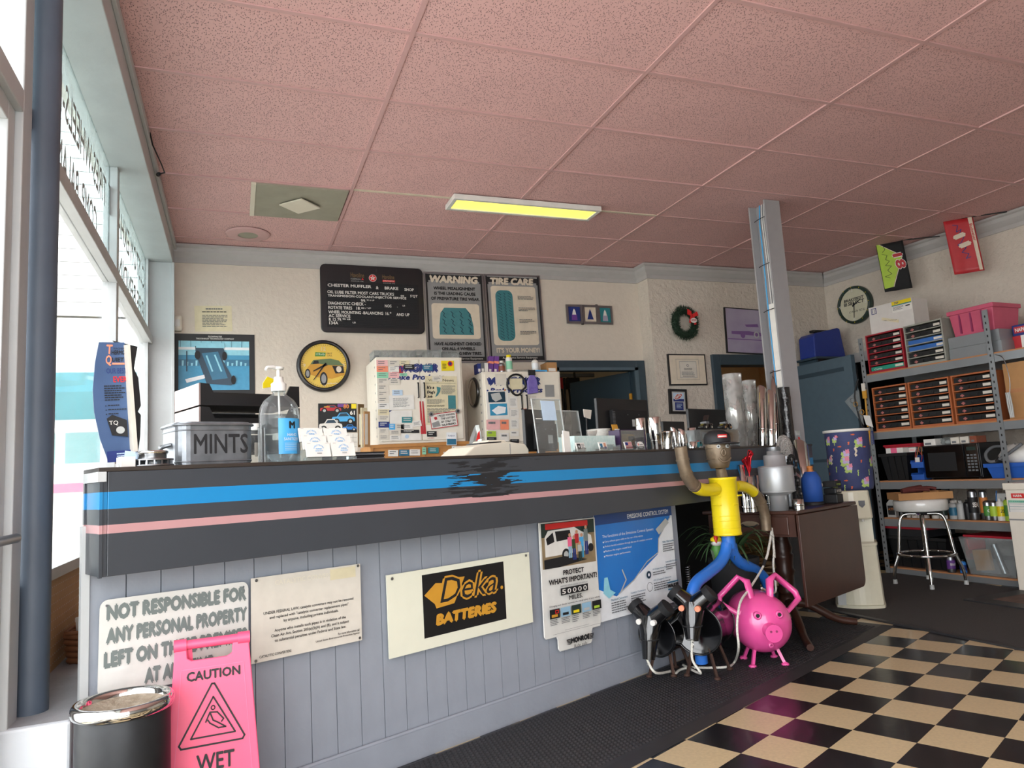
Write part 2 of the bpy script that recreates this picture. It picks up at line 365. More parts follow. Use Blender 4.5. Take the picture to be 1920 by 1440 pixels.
# back rooms seen through the doorways
b = MB(); b.box(2.2, 4.2, 8.4, 8.5, 0, 3); b.box(2.1, 2.2, 6.34, 8.5, 0, 3); b.box(4.15, 4.25, 6.34, 8.5, 0, 3); b.box(2.1, 4.25, 6.34, 8.5, 2.75, 2.85)
struct(b.build('wall_store_room', 'wall_white'))
mat('tan_wall', 'c9a77c', .8)
b = MB(); b.box(4.25, 6.9, 8.0, 8.1, 0, 3); b.box(6.8, 6.9, 6.14, 8.1, 0, 3); b.box(4.25, 6.9, 6.14, 8.1, 2.75, 2.85)
struct(b.build('wall_office', 'tan_wall'))
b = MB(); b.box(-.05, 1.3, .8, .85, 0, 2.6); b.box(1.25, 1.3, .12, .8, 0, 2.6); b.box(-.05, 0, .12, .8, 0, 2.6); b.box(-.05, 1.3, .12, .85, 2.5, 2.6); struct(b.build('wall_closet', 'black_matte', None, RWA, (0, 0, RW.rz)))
# front of the shop behind the camera: storefront posts and sill wall, right bays closed to cut the front light
b = MB(); b.box(-.63, 7, -2.2, -2.1, 0, .35); b.box(1.3, 7, -2.2, -2.1, 0, CEIL); b.box(-.63, 7, -2.2, -2.1, 2.95, CEIL)
for x in (-.58, 1.3, 3.2, 5.1, 6.9): b.box(x-.04, x+.04, -2.2, -2.1, .35, 2.95)
struct(b.build('wall_front', 'frame_grey'))
# crown moulding
CP = [(0, 0), (-.075, 0), (-.075, -.018), (-.055, -.03), (-.05, -.06), (-.03, -.085), (-.012, -.105), (-.012, -.14), (0, -.14)]
def crown(name, a, b_, rz, m0=0, m1=0):
    L_ = hypot(b_[0]-a[0], b_[1]-a[1]); n = len(CP); mb = MB()
    vs = [(m0*-y, y, z) for y, z in CP]+[(L_+m1*y, y, z) for y, z in CP]
    mb.add(vs, [tuple(range(n)), tuple(range(2*n-1, n-1, -1))]+[(i, n+i, n+(i+1) % n, (i+1) % n) for i in range(n)])
    return struct(mb.build(name, 'trim_grey', None, (a[0], a[1], CEIL-.002), (0, 0, rz)))
crown('trim_1', (-.44, 6.22), (3.86, 6.22), 0)
crown('trim_2', (3.86, 6.22), (3.86, 6.02), -pi/2, 1, -1)
crown('trim_3', (3.86, 6.02), (6.13, 6.02), 0, -1, 1)
crown('trim_4', (6.13, 6.02), tuple((RWA+RWD*8)[:2]), RW.rz, 1, 0)
# ------------------------------------------------------------------ window wall on the left
b = MB(); b.box(XG, -.43, 2.4, 6.22, 0, .46); struct(b.build('wall_left_curb', 'curb_white', bev=.008))
B(XG, -.432, 2.41, 6.22, .46, .462).build('ledge', 'concrete', bpy.data.objects['wall_left_curb'])
b = MB(); b.box(XG-.06, XL, -2.1, 6.22, 2.885, CEIL); b.box(XL, XL+.02, -2.1, 6.22, CEIL-.05, CEIL); struct(b.build('wall_left_header', 'frame_grey', bev=.004))
b = MB(); b.box(XG-.06, XL, 6.1, 6.22, .46, 2.885); b.box(XL-.012, XL+.01, 6.085, 6.1, .46, 2.885); struct(b.build('wall_left_jamb', 'frame_grey', bev=.003))
w = struct(thing('window_1', 'storefront window bay', 'window', (0, 0, 0))); del w['category']; del w['label']
TR = 2.265
B(XG-.03, XG+.045, 2.5, 6.1, TR-.04, TR+.03).build('transom_rail', 'frame_grey', w, bev=.003)
B(XG-.03, XG+.03, 2.5, 6.1, .79, .83).build('sill_rail', 'frame_grey', w)
for y in (4.35,): B(XG-.03, XG+.04, y-.035, y+.035, .46, 2.885).build('mullion', 'frame_grey', w, bev=.003)
B(XG-.02, XG+.02, 6.03, 6.1, .46, 2.885).build('mullion', 'frame_grey', w)
for y0, y1 in ((2.5, 4.315), (4.385, 6.03)):
    B(XG-.004, XG+.002, y0, y1, TR+.03, 2.885).build('pane', 'dirty_glass', w)
    B(XG-.004, XG+.002, y0, y1, .83, TR-.04).build('pane', 'window_glass', w)
    B(XG, XG+.012, y0, y1, .462, .79).build('pegboard_panel', 'pegboard', w)
    light_dots = MB()
    for k in range(int((y1-y0)/.03)):
        for z in range(10): light_dots.box(XG+.012, XG+.0126, y0+.015+k*.03, y0+.019+k*.03, .485+z*.03, .489+z*.03)
    tag(light_dots.build('peg_light_dot', 'paper', w), kind='stuff')  # pale dots painted for light coming through the pegboard
# painted lettering on the glass, read from the street (mirrored from inside)
def winletters(s, ya, yb, z0, z1):
    e = text(w, s, 'win_letter', 0, z0, yb-ya, z1, 0, .008, name='window_lettering', mirror=True); e.location = (XG+.004, ya, 0); e.rotation_euler = (0, 0, radians(90))
winletters('TIRES-WHEELS-BRAKES', 2.6, 4.18, 2.585, 2.75)
winletters('COMP. BALANCING', 2.72, 3.92, 2.325, 2.485)
winletters('CUSTOM EXHAUST', 4.25, 5.92, 2.6, 2.77)
winletters('PIPE BENDING', 4.45, 5.88, 2.33, 2.5)
# storefront door bay at the near left
dj = struct(thing('door_4', 'glass storefront door frame', 'door')); del dj['category']; del dj['label']
B(XG-.03, XG+.05, 2.405, 2.5, 0, 2.885).build('door_post', 'frame_grey', dj, bev=.004)
B(XG-.03, XG+.05, -.2, 2.405, TR-.04, TR+.03).build('transom_rail', 'frame_grey', dj, bev=.003)
B(XG-.02, XG+.03, 2.335, 2.4, 0, TR-.04).build('door_stile', 'frame_grey', dj, bev=.003)
B(XG-.02, XG+.03, 1.3, 2.335, TR-.1, TR-.04).build('door_rail', 'frame_grey', dj, bev=.003)
B(XG-.02, XG+.03, 1.3, 2.335, 0, .2).build('door_rail', 'frame_grey', dj, bev=.003)
B(XG-.002, XG+.004, 1.3, 2.335, .2, TR-.1).build('pane', 'window_glass', dj)
B(XG-.002, XG+.004, 1.3, 2.405, TR+.03, 2.885).build('pane', 'window_glass', dj)
MB().cyl((XG+.07, 2.36, .97), (XG+.07, 1.4, .97), .013).build('push_bar', 'steel', dj)
b = MB().cyl((-.562, 2.56, .462), (-.562, 2.56, 2.9), .0465, n=28); tag(b.build('pipe_column', 'pipe_blue'), 'dark blue-grey round steel pipe post standing on the window ledge', 'column'); bpy.data.objects['pipe_column']['kind'] = 'structure'
# ------------------------------------------------------------------ outside
mat('asphalt', 'cfcdc6', .9, var=.08); mat('siding', 'e4e6e6', .6); mat('teal_clad', '5f9aa0', .6, var=.08, vs_=2); mat('haze_white', 'd8dcdc', .8)
struct(B(-60, -1.0, -30, 70, -.2, -.12).build('ground_outside', 'asphalt'))
sd = thing('siding_building', 'white lap-sided building beyond the window', 'building', (0, 13, 0))
for k in range(24): B(-9, .4, -.02+.0*k, .2, 4.0+k*.22, 4.0+k*.22+.205).build('siding_board', 'siding', sd)
B(-9, .4, .05, 6, 4.0, 9.3).build('wall', 'haze_white', sd)
for x in (-8.8, .2): B(x, x+.2, .2, .4, -.12, 4.0).build('post', 'siding', sd)
tb = thing('teal_building', 'pale teal metal building far outside the window', 'building', (0, 24, 0))
B(-14, 1.5, 0, 6, -.12, 5.6).build('wall', 'teal_clad', tb); MB().prism([(-14.3, 5.6), (1.8, 6.6), (1.8, 6.4), (-14.3, 5.4)], -.2, 6).build('roof_edge', 'siding', tb)
sh = thing('white_shed', 'overexposed white low building outside with a teal window band', 'building', (0, 19, 0))
B(-9, .8, 0, 3, -.12, 2.9).build('wall', 'haze_white', sh)
for k in range(5): B(-6+k*1.2, -5.0+k*1.2, -.03, 0, 1.9, 2.6).build('window_pane', 'teal_clad', sh)
B(-4.2, -2.6, -.05, 0, 1.25, 1.45).build('red_stripe', 'pink', sh)
# ------------------------------------------------------------------ service counter
CL = 4.42; PL_ = 2.98     # bar length, length of the plank front (a table is tucked under the rest)
sc = thing('service_counter', 'long grey service counter with dark fascia, blue and pink stripes and plank front', 'counter', CT.o, CA)
b = MB()
def fascia_mat():
    m = mat('fascia', '3a3e44', .35, var=.05, vs_=6); nt = m.node_tree; N = nt.nodes.new; L = nt.links.new; bs = nt.nodes['Principled BSDF']
    tc = N('ShaderNodeTexCoord'); sp = N('ShaderNodeSeparateXYZ'); L(tc.outputs['Object'], sp.inputs[0])
    def math(op, a, b_=None):
        n = N('ShaderNodeMath'); n.operation = op
        for i, x in enumerate((a, b_)):
            if x is None: continue
            if isinstance(x, (int, float)): n.inputs[i].default_value = x
            else: L(x, n.inputs[i])
        return n.outputs[0]
    # stripes fall slightly from left to right (hand painted)
    z = math('ADD', sp.outputs['Z'], math('MULTIPLY', sp.outputs['X'], .0055))
    blue = math('MULTIPLY', math('GREATER_THAN', z, 1.033), math('LESS_THAN', z, 1.081))
    pink = math('MULTIPLY', math('GREATER_THAN', z, .965), math('LESS_THAN', z, .989))
    mp = N('ShaderNodeMapping'); mp.inputs['Scale'].default_value = (7, 1, 70); L(tc.outputs['Object'], mp.inputs[0])
    no = N('ShaderNodeTexNoise'); no.inputs['Scale'].default_value = 1; no.inputs['Detail'].default_value = 6; L(mp.outputs[0], no.inputs[0])
    dx = math('ABSOLUTE', math('SUBTRACT', sp.outputs['X'], 1.42)); near = math('SUBTRACT', 1, math('MULTIPLY', dx, 2.4))
    worn = math('GREATER_THAN', math('ADD', math('MULTIPLY', near, .34), no.outputs['Fac']), .76)
    mpg = N('ShaderNodeMix'); mpg.data_type = 'RGBA'; src = bs.inputs['Base Color'].links[0].from_socket
    L(blue, mpg.inputs[0]); L(src, mpg.inputs[6]); mpg.inputs[7].default_value = (*lin('1c82bd'), 1)
    m2 = N('ShaderNodeMix'); m2.data_type = 'RGBA'; L(pink, m2.inputs[0]); L(mpg.outputs[2], m2.inputs[6]); m2.inputs[7].default_value = (*lin('b98d8f'), 1)
    m3 = N('ShaderNodeMix'); m3.data_type = 'RGBA'; L(math('MULTIPLY', worn, math('GREATER_THAN', z, .985)), m3.inputs[0]); L(m2.outputs[2], m3.inputs[6]); m3.inputs[7].default_value = (*lin('222428'), 1)
    L(m3.outputs[2], bs.inputs['Base Color'])
fascia_mat(); mat('top_dark', '2b2826', .4, hex2='3a3029', vs_=9)
B(0.005, CL, -.17, -.15, .847, TOP-.012).build('fascia', 'fascia', sc, bev=.002)
B(0.0, CL, -.15, .02, .85, .868).build('soffit_board', 'panel_grey', sc)
b = MB(); b.box(-.012, .004, -.168, .01, .847, TOP-.014); b.build('end_board', 'fascia', sc)
for y in (-.172, .0): B(-.016, -.008, y, y+.018, .845, TOP-.03).build('end_trim', 'fascia', sc)
MB().zprism([(-.02, -.172), (CL+.01, -.172), (CL+.01, .62), (.235, .62), (-.02, -.004)], TOP-.012, TOP).build('countertop', 'top_dark', sc, bev=.002)
B(-.022, .0, -.176, -.01, TOP-.04, TOP-.012).build('edge_strip', 'frame_grey', sc)
B(PL_-.02, PL_, 0.02, .6, 0, .85).build('end_panel', 'panel_grey', sc); B(PL_, CL, .58, .6, 0, TOP-.012).build('shade_panel', 'black_matte', sc)  # black sheet added for the shade under the bar beyond the planks
pm = B(.0014, .0976, 0, .018, 0, .85).mesh('plank'); pm.materials.append(MT['panel_grey'])
x = 0.0
for k in range(30): link('plank', pm, None, sc, (.0+k*.0992, .0 if k not in (10,) else -.001, 0))
B(0, PL_, .017, .02, 0, .85).build('backing_board', 'black', sc)
B(-.022, .0, -.005, .02, 0, .985).build('corner_post', 'frame_grey', sc)
b = MB(); b.prism([(0, 0), (PL_, 0), (PL_, .105), (0, .105)], -.02, 0); b.build('baseboard', 'panel_grey', sc)
MB().cyl((0, -.012, .108), (PL_, -.012, .108), .008, n=8).build('base_bead', 'panel_grey', sc)
# ------------------------------------------------------------------ anti-fatigue runner mat along the counter
mt = thing('runner_mat', 'long black bubble-top rubber runner mat along the counter base', 'mat', CT.pt(.3, 0, 0), CA)
ML = 3.95; W0, W1 = -.725, -.03
b = MB(); b.hexa([(0, W0, .001), (ML, W0+.075, .001), (ML, W1, .001), (0, W1, .001)], [(0.02, W0+.06, .011), (ML-.05, W0+.135, .011), (ML-.05, W1-.03, .011), (0.02, W1-.03, .011)]); b.build('rubber_sheet', 'rubber', mt)
b = MB()
for i in range(int((ML-.15)/.0215)):
    for j in range(27):
        xx = .05+i*.0215+(.01 if j % 2 else 0); yy = W1-.045-j*.0215
        if xx < 0 or yy < W0+.075+.02*xx: continue
        r = .0085; b.add([(xx+r*cos(q), yy+r*sin(q), .0109) for q in (0, 1.05, 2.09, 3.14, 4.19, 5.24)]+[(xx+r*.5*cos(q), yy+r*.5*sin(q), .0152) for q in (0, 2.09, 4.19)],
            [(0, 1, 7, 6), (1, 2, 7), (2, 3, 8, 7), (3, 4, 8), (4, 5, 6, 8), (5, 0, 6), (6, 7, 8)], True)
tag(b.build('bubble', 'rubber', mt), kind='stuff')
# carpet runner and door mat on the right
cp = [onz(1470, 1120), onz(1560, 1146), onz(1685, 1173), onz(1765, 1190), onz(1920, 1213)]
cx = 3.82
b = MB(); b.zprism([(cx, 4.6), (cx, 1.6), (5.38, 1.5), (5.4, 4.9), (4.6, 5.3)], .0, .008); o = tag(b.build('carpet_runner', 'carpet'), 'dark grey-brown ribbed carpet in front of the shelving', 'carpet')
B(cx-.02, cx+.02, 1.6, 4.6, .0, .01).build('carpet_edge', 'rubber', o)
b = MB(); b.zprism([(4.72, 3.72), (4.72, 2.6), (5.28, 2.6), (5.3, 3.72)], .0085, .018); o = tag(b.build('door_mat', 'rubber'), 'black rubber door mat lying on the dark carpet', 'mat')
mat('mat_worn', '5a463c', .9, var=.3); B(4.85, 5.2, 2.7, 3.6, .018, .0195).build('mat_face', 'mat_worn', o)
# ------------------------------------------------------------------ prints: small picture helpers
mat('sky_print', '8fb6cf', .5); mat('print_blue', '3f9cc4', .35, hex2='2f86ae', vs_=30); mat('print_cyan', '8fcfe0', .35, var=.1, vs_=30); mat('print_dark', '16384c', .35); mat('print_mid', '2f6f8e', .4)
mat('print_white', 'e9edf0', .4); mat('tire_teal', '3f7f86', .35, var=.1, vs_=40); mat('poster_grey', '8f9090', .3); mat('poster_cream', 'd9cdb9', .3); mat('tan_print', 'b89a72', .6); mat('skin_print', 'c79274', .6)
mat('lilac', 'b9b6c4', .4, hex2='8f7fa3', vs_=4); mat('violet_print', '7b5a92', .5); mat('mint', '8fcfae', .6); mat('pale_pink', 'e8b4b4', .6); mat('salmon', 'f09070', .6); mat('pale_blue', 'b9cfe4', .6); mat('lime', 'a8c93c', .5); mat('sky_blue', '4aa7e0', .4)
mat('brown_print', '6d5636', .5); mat('clock_yellow', 'd9b036', .35, hex2='e8c95a', vs_=5); mat('dial', 'cfcdb4', .4); mat('deep_green', '22352f', .4)
def car(P, u0, v0, u1, v1, body='white', glassm='print_dark', flip=False):
    f = (lambda x: u1-(x)*(u1-u0)) if flip else (lambda x: u0+x*(u1-u0)); g = lambda y: v0+y*(v1-v0)
    P.poly(body, [(f(x), g(y)) for x, y in ((0, .55), (.03, .42), (.22, .38), (.34, .06), (.66, .04), (.8, .36), (.97, .44), (1, .62), (.99, .8), (.0, .82))])
    P.poly(glassm, [(f(x), g(y)) for x, y in ((.27, .38), (.37, .12), (.64, .1), (.75, .36))])
    for c in (.2, .8):
        P.disc('ink', f(c), g(.8), .13*(u1-u0)); P.disc('plastic_grey', f(c), g(.8), .07*(u1-u0))
mat('sign_cream', 'e3e3d0', .45, var=.02)
# ------------------------------------------------------------------ back wall
P = Panel('paper_notice', 'yellowed typed paper notice taped above the blue race car poster', 'notice', BW, [(366, 573), (435, 574), (435, 621), (364, 622)], 'aged_paper', .001, -.001)
P.lines('ink_grey', .3, .1, .78, .2, 1); P.lines('ink', .2, .22, .9, .3, 1); P.lines('ink_grey', .2, .36, .92, .85, 8, seed=3)
P = Panel('race_poster', 'black bordered blue poster of a drag car doing a wheelstand', 'poster', BW, [(326, 625), (478, 628), (478, 792), (324, 796)], 'black', .002, -.001)
P.text('FLOWMASTER', 'white', .42, .02, .59, .038, .01); P.text('THE EXHAUST TECHNOLOGY COMPANY', 'white', .27, .045, .74, .062, .01)
P.rect('print_blue', .06, .08, .93, .63); P.rect('print_cyan', .06, .08, .93, .24); P.rect('print_white', .06, .15, .93, .18)
for k in range(7): P.rect('print_mid', .08+k*.125, .08, .085+k*.125, .15)
P.rect('print_mid', .06, .29, .93, .36); P.polys('print_cyan', [[(.1+.055*k, .3+.015*(k % 3)), (.125+.055*k, .3+.015*(k % 3)), (.12+.055*k, .36), (.1+.055*k, .36)] for k in range(15)])
P.poly('print_dark', [(.26, .14), (.6, .14), (.64, .25), (.6, .3), (.75, .55), (.7, .58), (.4, .56), (.3, .3), (.27, .27)]); P.rect('print_cyan', .27, .1, .62, .16)
P.poly('print_mid', [(.34, .22), (.54, .2), (.66, .5), (.47, .52)]); P.stroke('print_cyan', [(.4, .25), (.47, .42)], .012); P.stroke('print_cyan', [(.5, .24), (.58, .42)], .012)
P.disc('ink', .29, .24, .035, .05); P.disc('ink', .62, .25, .03, .05); P.disc('ink', .73, .52, .03, .05)
P.poly('print_white', [(.14, .51), (.37, .46), (.38, .5), (.16, .55)]); P.stroke('print_dark', [(.16, .2), (.16, .42)], .008)
P.lines('plastic_grey', .08, .84, .3, .92, 4, seed=8)
b = MB(); b.lathe([(0, -.001), (.028, -.001), (.033, .02), (.033, .1), (.027, .12), (0, .122)], 16); px, pz = BW.at(334, 622)
o = tag(b.build('motion_sensor', 'cream_enamel', None, BW.pt(px, pz, -.034), (0, 0, 0)), 'small cream motion sensor in the wall corner beside the notice', 'sensor')
B(-.018, .018, -.035, -.03, .03, .085).build('lens', 'white_gloss', o)
# letter board
mat('felt', '0e1117', .7); mat('frame_black', '15161a', .35, coat=.2)
P = Panel('menu_letter_board', 'black felt letter board of shop prices in a rounded black frame', 'sign board', BW, [(599, 495), (791, 506), (795.5, 627), (602, 624)], 'frame_black', .03, -.002, poly=rrect(.05, .075), bev=.006)
P.rect('felt', .055, .07, .945, .93, 'felt_panel'); P.rect('frame_black', .055, .07, .945, .26, 'header_panel')
gb = MB()
for k in range(42): gb.box(.06*P.w, .94*P.w, P.d-.0008, P.d, (.08+.0156*k)*P.h, (.08+.0156*k+.004)*P.h)
gb.build('felt_groove', 'black', P.o); P.d -= .001
P.text('Havoline', 'brown_print', .285, .115, .415, .185, .015); P.text('FORMULA', 'plastic_grey', .287, .2, .38, .22); P.poly('bright_red', [(.385, .22), (.4, .185), (.41, .22)]); P.text('MOTOR OIL', 'plastic_grey', .29, .235, .41, .25)
P.disc('white', .497, .185, .037); P.disc('bright_red', .497, .185, .034)
P.poly('white', [(.497+(.03 if k % 2 == 0 else .013)*sin(pi*k/5), .185-(.03 if k % 2 == 0 else .013)*cos(pi*k/5)*P.w/P.h) for k in range(10)]); P.text('T', 'bright_red', .489, .165, .505, .205, .02)
P.text('Havoline', 'brown_print', .59, .125, .71, .19, .015); P.rect('bright_red', .592, .205, .715, .235); P.text('SYNTHETIC', 'white', .6, .21, .708, .23); P.text('MOTOR OIL', 'plastic_grey', .6, .245, .715, .26)
T = lambda s, u0, v, u1, h=.045: P.text(s, 'white', u0, v, u1, v+h, .018)
T('CHESTER MUFFLER', .065, .295, .48); T('&', .525, .305, .55); T('BRAKE', .61, .305, .745); T('SHOP', .805, .315, .9)
T('OIL LUBE FILTER MOST CARS TRUCKS', .062, .395, .70); T('00', .765, .425, .8, .025); T("5'QT", .86, .415, .935)
T('TRANSMISSION-COOLANT-INJECTOR SERVICE', .065, .455, .82); T('99.', .375, .51, .425); T('95 & UP', .43, .51, .505, .022)
T('DIAGNOSTIC CHECK -', .065, .56, .42); T('NOS', .605, .575, .67); T('.', .725, .605, .732, .008); T('LB', .78, .575, .805, .022)
T('ROTATE TIRES', .066, .625, .29); T('18.', .33, .625, .37); T('00 / VP', .375, .63, .47, .025)
T('WHEEL MOUNTING -BALANCING', .066, .69, .585); T('16.', .61, .69, .645); T('0', .65, .69, .665, .022); T('AND UP', .715, .7, .845)
T('AC SERVICE', .068, .745, .27); T('R 12 79.', .07, .8, .19); T('95 LB', .195, .8, .27, .025); T('134A', .072, .85, .155); T('LB', .29, .85, .32, .022)
# round clocks
def clock(name, label, pl, c, rx, face, depth, rim='frame_black', off=0):
    x, z = pl.at(*c, off); x1, _ = pl.at(c[0]+rx, c[1], off); R = abs(x1-x)
    o = thing(name, label, 'clock', pl.pt(x, z, off), pl.rz); M_ = Matrix.Rotation(radians(90), 3, 'X')
    MB().lathe([(0, 0), (R*.97, 0), (R, depth*.4), (R*.97, depth), (R*.9, depth*1.12), (R*.85, depth), (R*.84, depth*.7)], 48, M=M_).build('rim', rim, o)
    MB().lathe([(R*.85, depth*.72), (0, depth*.72)], 48, M=M_).build('dial', face, o)
    e = Panel.__new__(Panel); e.w = e.h = 2*R; e.d = -depth*.72-.001; e.o = o
    return o, e, R
def hands(o, R, y, h, m_, mm='ink'):
    for nm, a, l, wd in (('hour_hand', h, .45, .045), ('minute_hand', m_, .68, .03)):
        MB().prism([(wd*R, -.12*R), (wd*R*.4, l*R), (-wd*R*.4, l*R), (-wd*R, -.12*R)], y-.004, y-.002).build(nm, mm, o, rot=(0, a, 0))
def dialtext(o, s, m, x0, z0, x1, z1, R, y, **k): return text(o, s, m, x0*R, z0*R, x1*R, z1*R, y, **k)
def poly_on(o, m, pts, R, y, name='print'): return MB().prism([(a*R, b_*R) for a, b_ in pts], y, y+.0004).build(name, m, o)
o, e, R = clock('car_clock', 'round black rimmed wall clock with a yellow vintage car dial', BW, (606.4, 687), 50, 'clock_yellow', .05, off=-.002)
y = e.d
dialtext(o, '12', 'poster_cream', -.08, .58, .08, .72, R, y); dialtext(o, '9', 'poster_cream', -.75, -.05, -.67, .08, R, y); dialtext(o, '3', 'poster_cream', .68, -.05, .77, .08, R, y); dialtext(o, '6', 'poster_cream', -.04, -.78, .05, -.66, R, y)
poly_on(o, 'green', [(-.32, .36), (.06, .36), (.08, .5), (-.3, .52)], R, y); dialtext(o, "O'Reilly", 'white', -.28, .38, .05, .48, R, y-.001, shear=.2); dialtext(o, 'FIRST', 'ink', .12, .44, .32, .5, R, y); dialtext(o, 'CALL', 'ink', .12, .36, .32, .42, R, y)
poly_on(o, 'gold', [(-.62, -.1), (-.5, .05), (-.3, .1), (.5, .08), (.72, -.02), (.76, -.35), (.3, -.5), (-.2, -.45), (-.6, -.3)], R, y-.001)
mat('car_green', '5c7048', .4); poly_on(o, 'car_green', [(-.5, .05), (-.38, .22), (.25, .27), (.55, .2), (.74, 0), (.2, .02), (-.2, .08)], R, y-.0015); poly_on(o, 'ink', [(-.42, .07), (-.35, .19), (-.2, .2), (-.18, .08)], R, y-.002)
for cx, cz, r in ((-.02, -.5, .2), (-.6, -.3, .14)):
    poly_on(o, 'ink', [(cx+r*.7*cos(k*.42), cz+r*1.3*sin(k*.42)) for k in range(15)], R, y-.002); poly_on(o, 'poster_grey', [(cx+r*.45*cos(k*.42), cz+r*.9*sin(k*.42)) for k in range(15)], R, y-.0025)
poly_on(o, 'poster_cream', [(.55+.1*cos(k*.42), -.14+.12*sin(k*.42)) for k in range(15)], R, y-.002); poly_on(o, 'ink', [(.3, 0), (.72, -.02), (.74, -.28), (.42, -.3)], R, y-.0017)
dialtext(o, 'oreillyauto.com', 'white', -.15, -.72, .5, -.64, R, y-.002)
tk = MB()
for k in range(60): tk.box(-.006*R, .006*R, y-.0005, y, .77*R, .82*R, Matrix.Rotation(k*pi/30, 4, 'Y'))
tk.build('minute_marks', 'brown_print', o)
hands(o, R, y-.003, radians(-118), radians(216))
# tyre posters in silver frames
def tireposter(name, label, q):
    P = Panel(name, label, 'poster', BW, q, 'poster_grey', .008, -.003); fr = MB(); t = .028*P.w
    for a in ((-t, 0, -t, P.h+t), (P.w, P.w+t, -t, P.h+t), (0, P.w, -t, 0), (0, P.w, P.h, P.h+t)): fr.box(a[0], a[1], -.014, .002, a[2], a[3])
    fr.build('frame', 'steel', P.o); P.rect('ink', 0, 0, 1, .1); P.rect('poster_grey', .05, .075, .95, .95); P.rect('ink', 0, .95, 1, 1); P.rect('ink', 0, 0, .03, 1); P.rect('ink', .97, 0, 1, 1); return P
P = tireposter('alignment_poster', 'silver framed warning poster about wheel misalignment, glare across it', [(798, 514), (904, 517), (910, 678), (803, 677)])
P.text('WARNING', 'poster_cream', .07, .015, .93, .105, .05, .15); T = lambda s, u0, v, u1: P.text(s, 'ink', u0, v, u1, v+.038, .035)
T('WHEEL MISALIGNMENT', .13, .145, .87); T('IS THE LEADING CAUSE', .14, .205, .87); T('OF PREMATURE TIRE WEAR.', .08, .265, .94)
P.poly('poster_cream', rrect(.05, .03, 4, .08, .34, .92, .745)); P.poly('tire_teal', [(.2, .7), (.2, .6), (.23, .45), (.3, .39), (.68, .39), (.76, .46), (.8, .6), (.8, .7)])
for k in range(12):
    r = random.Random(k); u = .26+.45*((k % 4)/3); v = .43+.09*(k//4); P.stroke('print_dark', [(u, v), (u+.04, v+.025), (u+.02, v+.05), (u+.06, v+.075)], .006)
T('HAVE ALIGNMENT CHECKED', .1, .785, .92); T('ON ALL 4 WHEELS', .22, .84, .8); T('WHEN BUYING NEW TIRES.', .1, .895, .92); P.text('Snap-on Automotive Service Equipment', 'white', .1, .963, .93, .99)
P = tireposter('tire_care_poster', 'silver framed tire care poster showing a tall teal tire tread', [(912, 518), (1010, 520), (1019, 676), (917, 676)])
P.text('TIRE CARE', 'poster_cream', .08, .02, .9, .105, .05, .1); P.poly('poster_cream', rrect(.05, .03, 4, .08, .12, .92, .82)); P.poly('tire_teal', rrect(.1, .07, 5, .16, .17, .48, .77))
for k in range(16):
    v = .2+.035*k; P.stroke('print_dark', [(.2, v), (.26, v+.02), (.25, v+.03)], .004); P.stroke('print_dark', [(.31, v), (.34, v+.018), (.33, v+.03)], .004); P.stroke('print_dark', [(.39, v), (.44, v+.02)], .004)
for k in range(4): P.lines('ink_grey', .56, .24+k*.14, .88, .29+k*.14, 3, seed=k)
P.text("IT'S YOUR MONEY!", 'poster_cream', .1, .855, .9, .915, .03); P.text('Automotive Service Equipment', 'white', .2, .963, .85, .99)
# triptych
t0 = [BW.at(1060, 566, -.02), BW.at(1151, 611, -.02)]
tf = thing('triple_photo_frame', 'silver hinged triple frame with three small Christmas pictures', 'picture frame', BW.pt(t0[0][0], t0[1][1]+.012, -.012), 0)
pw = (t0[1][0]-t0[0][0])/3; ph = .19
for k, (bg, a) in enumerate((('navy', 0.12), ('poster_cream', 0), ('teal', -.12))):
    f = MB(); x0, x1, bw = 0, pw-.004, .022
    for q in ((x0, x0+bw, 0, ph), (x1-bw, x1, 0, ph), (x0+bw, x1-bw, 0, bw), (x0+bw, x1-bw, ph-bw, ph)): f.box(q[0], q[1], -.014, 0, q[2], q[3])
    fo = f.build('frame', 'steel', tf, (k*pw, -.004 if k != 1 else -.012, 0), (0, 0, a*-.5)); B(bw, x1-bw, -.006, -.001, bw, ph-bw).build('picture', bg, fo)
    w_ = x1-2*bw; cx = x1/2
    if k == 1: MB().prism([(cx-.035, .045), (cx-.02, .09), (cx-.012, .12), (cx, .15), (cx+.012, .12), (cx+.02, .09), (cx+.035, .045)], -.0075, -.0065).build('print', 'navy', fo)
    else:
        MB().prism([(cx-.022, .09), (cx-.012, .13), (cx, .15), (cx+.012, .13), (cx+.02, .09)], -.0075, -.0065).build('print', 'white', fo); MB().prism([(cx-.03, .035), (cx-.026, .09), (cx+.026, .09), (cx+.03, .035)], -.0075, -.0065).build('print', 'purple' if k == 0 else 'lilac', fo)
for x in (pw-.002, 2*pw-.002): B(x-.005, x+.005, -.022, -.002, .02, .05).build('hinge', 'steel', tf)
B(2*pw-.02, 2*pw+.002, -.018, .0, ph-.004, ph+.008).build('tape', 'black', tf); B(pw-.012, pw+.01, -.018, .0, -.006, .006).build('tape', 'black', tf)
